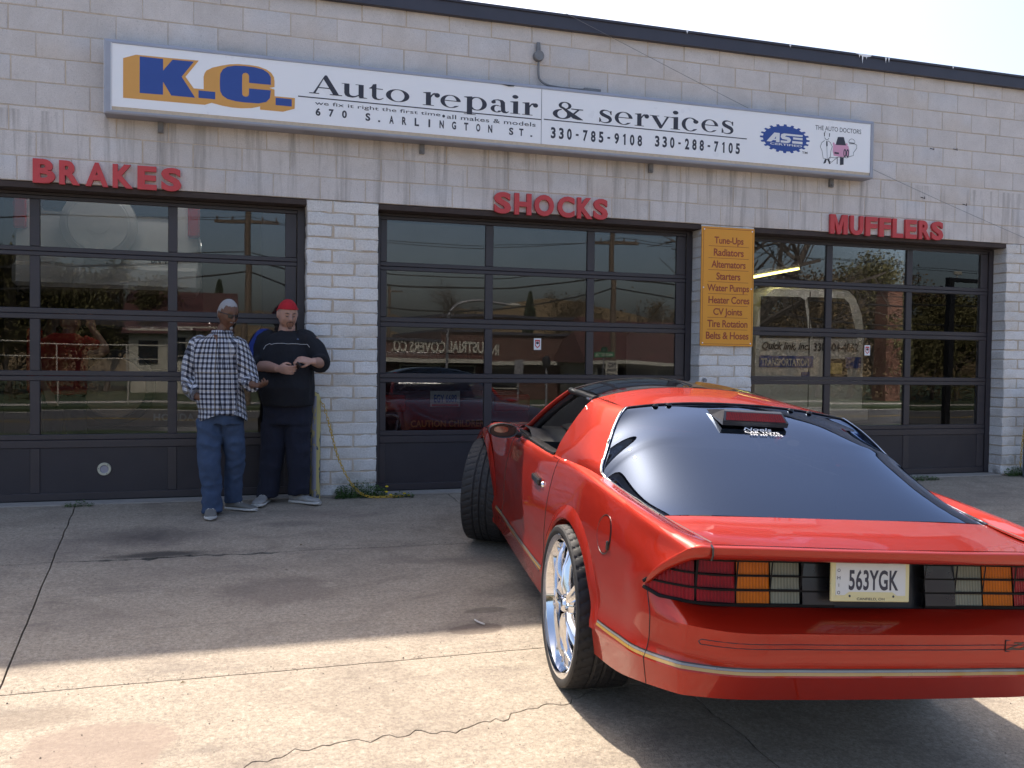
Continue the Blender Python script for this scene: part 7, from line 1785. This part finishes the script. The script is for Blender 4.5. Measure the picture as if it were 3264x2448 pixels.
# ---- mechanic inside the left bay
bw = through_pt(205, 1410, .75); B3 = Vector((bw.x, .75, 0))
def V3(dx, z, v=0): return B3+Vector((dx, v, z))
b = MB(); MH3 = face_matrix(V3(.04, 1.55, .06), Vector((.5, .8, .2))); head(b, MH3)
limb(b, [V3(.02, 1.40), V3(.04, 1.50, .04)], [.06, .052]); loft(b, [(V3(0, 1.40), .18, .09, Vector((1, 0, 0)), Vector((0, 1, 0))), (V3(0, .95), .15, .1, Vector((1, 0, 0)), Vector((0, 1, 0)))], 14)
limb(b, [V3(-.18, 1.38), V3(-.20, 1.10, -.05), V3(-.12, .93, -.12)], [.05, .04, .028]); hand(b, V3(-.12, .93, -.12), (.3, 0, -.9), (0, 1, 0), 1, .5)
limb(b, [V3(.17, 1.30), V3(.34, 1.30, .0), V3(.22, 1.50, .10)], [.05, .042, .028]); hand(b, V3(.22, 1.50, .10), (-.2, .2, 1), (0, 1, 0), 1, .4)
for s_ in (-1, 1): limb(b, [V3(s_*.09, .9), V3(s_*.11, .48), V3(s_*.12, .08)], [.08, .055, .04])
p3 = build_body(B3, b, M_SKL, .008, 'man in red shirt behind the left door glass with one arm raised')
s = MB(); loft(s, [(V3(0, 1.45), .10, .08, Vector((1, 0, 0)), Vector((0, 1, 0))), (V3(0, 1.38), .21, .11, Vector((1, 0, 0)), Vector((0, 1, 0))), (V3(0, 1.1), .19, .13, Vector((1, 0, 0)), Vector((0, 1, 0))), (V3(0, .90), .19, .13, Vector((1, 0, 0)), Vector((0, 1, 0)))], 18)
limb(s, [V3(-.17, 1.38), V3(-.20, 1.22, -.02)], [.08, .075]); limb(s, [V3(.15, 1.36), V3(.27, 1.32, .03)], [.08, .075]); me = ev_mesh(s, 'shirt', .012, 2); fold(me, .008, 7, 5); child_mesh(me, 'shirt', M_REDS2, p3)
s = MB(); loft(s, [(V3(0, .93), .18, .12, Vector((1, 0, 0)), Vector((0, 1, 0))), (V3(0, .82), .18, .12, Vector((1, 0, 0)), Vector((0, 1, 0)))], 18)
for s_ in (-1, 1): limb(s, [V3(s_*.09, .82), V3(s_*.11, .45), V3(s_*.12, .05)], [.10, .085, .08])
me = ev_mesh(s, 'trousers', .012, 2); child_mesh(me, 'trousers', M_NAVY, p3)
for s_ in (-1, 1): shoe(p3, V3(s_*.12, .0)-B3, (s_*.2, 1), .29, M_RUBBER, M_RUBBER)
# ------------------------------------------------------------------ posts, chains, weeds, stickers
def mat_post(name, pc, mc):
    g = N(name); v = g.pos((1, 1, .45)); k = g.ramp(g.noise(v, 11, 4, .7), [(.47, (0, 0, 0)), (.49, (1, 1, 1))]); g.col(g.mix(k, mc, pc)); g.rough(.7); g.bump(k, .6, .002); return g.m
M_PST = mat_post('peeling_yellow_post_paint', (.52, .43, .17), (.085, .10, .125)); M_PST2 = mat_post('blue_grey_post_paint', (.11, .135, .16), (.13, .15, .17))
def post(x, y, z1, r, label, mat, capc, lean=0):
    g0 = gz(x, y); e = empty('bollard', (x, y, g0), label, 'bollard', 'steel posts guarding the door jambs')
    m = MB(); n = 20; m.tube([(x, y, g0-.05), (x+lean, y, z1-.05)], r, n); under(m, 'post', mat, e, 40)
    m = MB(); m.lathe([(r+.001, -.09), (r+.001, -.05), (r*.95, -.03), (r*.6, .012), (0, .025)], 20, 'Z', (x+lean, y, z1)); under(m, 'cap', capc, e, 50)
    return e
M_YEL = plain('yellow_chain_plastic', (.62, .40, .06), .6, 0, .2, 30)
e = post(2.262, -.085, .93, .048, 'peeling yellow and grey steel post beside the man with the red cap', M_PST, M_PST)
m = MB(); rows = []
for k in range(14):    # bent bumper plate on the post
    z = .02+.90*k/13; w_ = .006*sin(k*1.3)+(.02 if 3 < k < 6 else 0); rows.append([(2.232-w_, -.10, z), (2.238-.008, -.125, z), (2.255, -.139, z), (2.268, -.137, z)])
m.grid(rows); under(m, 'bumper_plate', mat_post('flaking_grey_plate', (.30, .30, .36), (.50, .42, .2)), e, 60)
e2 = post(10.33, -.16, 1.01, .058, 'blue grey steel post by the right pier', M_PST2, M_PST2)
m = MB(); m.lathe([(.0592, -.125), (.0602, -.12), (.0602, -.075), (.0592, -.07)], 20, 'Z', (10.33, -.16, 1.01)); under(m, 'yellow_band', M_YEL, e2)
m = MB()
for k in range(11): m.box(10.33-.0595+.012*(k % 3), 10.33-.0595+.012*(k % 3)+.03, -.222, -.205, .12+.06*k, .15+.06*k)
def chain(pts, label, L=.030, r=.0035):
    P_ = catmull([Vector(p) for p in pts], 16); e = empty('chain', P_[0], label, 'chain', 'yellow plastic chains hung from the posts'); D_ = 0; last = P_[0]; k = 0
    lk = MB(); lk.tube([Vector((cos(q)*L*.62*(1), sin(q)*L*.34, 0)) for q in [2*pi*j/10 for j in range(11)]], r, 5, caps=False); LM = lk.mesh('link', M_YEL, 60)
    acc = 0
    for a, b_ in zip(P_[:-1], P_[1:]):
        acc += (b_-a).length
        if acc >= L*.86:
            d_ = (b_-last).normalized(); mid = (b_+last)/2; q_ = d_.to_track_quat('X', 'Z'); M = Matrix.Translation(mid-P_[0]) @ q_.to_matrix().to_4x4() @ Matrix.Rotation(pi/2*(k % 2)+.4, 4, 'X')
            o = link('link', LM, e); o.matrix_local = M; last = b_; acc = 0; k += 1
    return e
g_ = lambda x, y: gz(x, y)+.012
chain([(2.305, -.12, .87), (2.345, -.10, .80), (2.40, -.09, .60), (2.46, -.09, .38), (2.55, -.09, .18), (2.65, -.10, .05), (2.75, -.13, g_(2.75, -.13)), (2.86, -.15, g_(2.86, -.15)), (2.98, -.14, g_(2.98, -.14)), (3.08, -.12, g_(3.08, -.12))], 'yellow chain hanging from the peeling post to the ground before the left pier')
chain([(10.38, -.20, .92), (10.45, -.10, .70), (10.53, -.08, .42), (10.60, -.08, .22), (10.75, -.08, .03)], 'yellow chain hanging from the blue grey post at the right')
chain([(10.30, -.20, .86), (10.27, -.14, .5), (10.275, -.10, .10)], 'short yellow chain behind the blue grey post', .028)
M_WEED = leaf_mat('weed_green', (.055, .11, .025))
def weed(x0, x1, y0, y1, h, n, label, seed):
    r_ = random.Random(seed); m = MB()
    for i in range(n):
        x = r_.uniform(x0, x1); y = r_.uniform(y0, y1); z = gz(x, y)+r_.random()**1.6*h*(1-.5*abs((x-(x0+x1)/2)/((x1-x0)/2+.01))); a = r_.uniform(0, 2*pi); t = Vector((cos(a), sin(a), r_.uniform(-.1, .7))).normalized(); sd_ = Vector((-sin(a), cos(a), r_.uniform(-.3, .3))); L = r_.uniform(.012, .030); c = Vector((x, y, z))
        m.add([c, c+t*L*.5+sd_*L*.35, c+t*L, c+t*L*.5-sd_*L*.35], [(0, 1, 2, 3)])
        if i % 4 == 0: m.tube([(x, y, gz(x, y)), (x+.01, y, (z+gz(x, y))/2), c], .0012, 3, caps=False)
    o = m.build('weeds', M_WEED); tag(o, label, 'weeds', kind='stuff'); return o
weed(2.44, 2.90, -.13, -.02, .15, 1000, 'green weeds at the foot of the left pier', 1); weed(2.95, 3.15, -.17, -.10, .05, 160, 'small weeds by the chain end', 2)
weed(10.12, 10.5, -.10, -.02, .13, 500, 'weeds at the foot of the right pier', 3); weed(8.4, 9.1, -.17, -.06, .05, 500, 'low grass tuft before the right door', 4); weed(.22, .45, -.10, -.02, .05, 110, 'tiny grass tuft at the left door sill', 5)
M_DAND = plain('dandelion_yellow', (.72, .52, .02), .8)
for i, (x, y, z) in enumerate(((2.895, -.135, .055), (2.93, -.15, .03), (3.06, -.13, .035), (3.10, -.12, .015), (2.90, -.12, .10))):
    m = MB(); z0 = gz(x, y); m.tube([(x, y, z0), (x+.004, y, z0+z)], .0016, 4); 
    e = empty('dandelion', (x, y, z0), ('yellow dandelion nearest the pier', 'low dandelion right of the first one', 'dandelion at the chain end', 'rightmost dandelion flat on the ground', 'tallest dandelion against the door jamb')[i], 'flower', 'dandelions by the left pier'); under(m, 'stem', M_WEED, e)
    m = MB(); blob(m, (x+.004, y, z0+z), (.016, .016, .008), 10); under(m, 'flower_head', M_DAND, e)
def sticker(x, z, label, w_=.075, h_=.115):
    e = empty('alarm_sticker', (x, .187, z), label, 'sticker', 'small alarm stickers on the door glass')
    m = MB(); m.box(x-w_/2, x+w_/2, .2055, .2062, z-h_/2, z+h_/2); under(m, 'backing', M_WVIN, e)
    m = MB(); f_ = wy(.2050); m.poly([(x-.026, z+.042), (x+.026, z+.042), (x+.026, z-.018), (x, z-.042), (x-.026, z-.018)], f_, [[(x-.018, z+.026), (x+.018, z+.026), (x+.018, z-.012), (x, z-.030), (x-.018, z-.012)]]); under(m, 'shield', M_RED, e)
    m = MB(); m.poly([(x-.017, z+.010), (x-.012, z+.020), (x, z+.024), (x+.012, z+.020), (x+.017, z+.010), (x+.007, z-.002), (x-.007, z-.002)], f_); under(m, 'print', M_INK, e)
sticker(4.452, 1.422, 'small white and red alarm sticker on the middle door'); sticker(8.37, 1.42, 'small white and red alarm sticker on the right door')
m = MB(); m.lathe([(.0, -.012), (.02, -.012), (.024, -.004), (.026, 0)], 12, 'Y', (6.21, -.002, 1.075)); o = m.build('pipe_stub', M_GALV, None, 30); tag(o, 'small round grey fitting on the pier below the orange board', 'fitting')
# grit and small stones lying on the forecourt
r_ = random.Random(77); m = MB()
for i in range(2600):
    x = r_.uniform(-1.2, 7.5); y = -r_.random()**.8*6.3-.03; s_ = r_.uniform(.0015, .005)*(1.5 if i % 40 == 0 else 1); z = gz(x, y)+.001; a = r_.uniform(0, 6)
    if i % 3 == 0: y = (-1.74, -3.835)[i % 2]+r_.gauss(0, .03); z = gz(x, y)
    m.add([(x+s_*cos(a), y+s_*sin(a), z), (x+s_*cos(a+2.1), y+s_*sin(a+2.1), z), (x+s_*cos(a+4.2), y+s_*sin(a+4.2), z), (x, y, z+s_*.9)], [(0, 1, 3), (1, 2, 3), (2, 0, 3)])
o = m.build('grit', plain('grit_stone', (.16, .13, .11), .9, 0, .7, 30)); tag(o, 'grit and small stones scattered on the concrete', 'grit', kind='stuff')
# leaves, twigs and a scrap on the ground
r_ = random.Random(9); 
for i, (x, y) in enumerate(((2.86, -3.38), (1.95, -3.1), (2.6, -1.3), (2.02, -1.62), (.15, -2.9), (1.3, -3.9), (1.9, -2.2))):
    z = gz(x, y)+.004; m = MB()
    if i == 0: m.tube(catmull([(x, y, z+.004), (x+.006, y-.05, z+.006), (x+.03, y-.10, z+.004)], 4), .005, 5); o = m.build('paper_scrap', M_SOLE); tag(o, 'small curled white scrap on the oil stain left of the car', 'litter')
    else:
        a = r_.uniform(0, 6.3); m.add([(x, y, z), (x+.03*cos(a), y+.03*sin(a), z+.004), (x+.018*cos(a+.7), y+.018*sin(a+.7), z+.008)], [(0, 1, 2)]); o = m.build('dead_leaf', M_LEAF2)
        tag(o, ('', 'dark leaf left of the curled scrap', 'leaf near the red capped man on the forecourt', 'leaf beside the broken joint', 'leaf left of the long joint at the left edge', 'leaf on the sunlit slab near the long joint', 'leaf in the middle of the shaded slab')[i], 'leaf', 'dead leaves on the concrete')
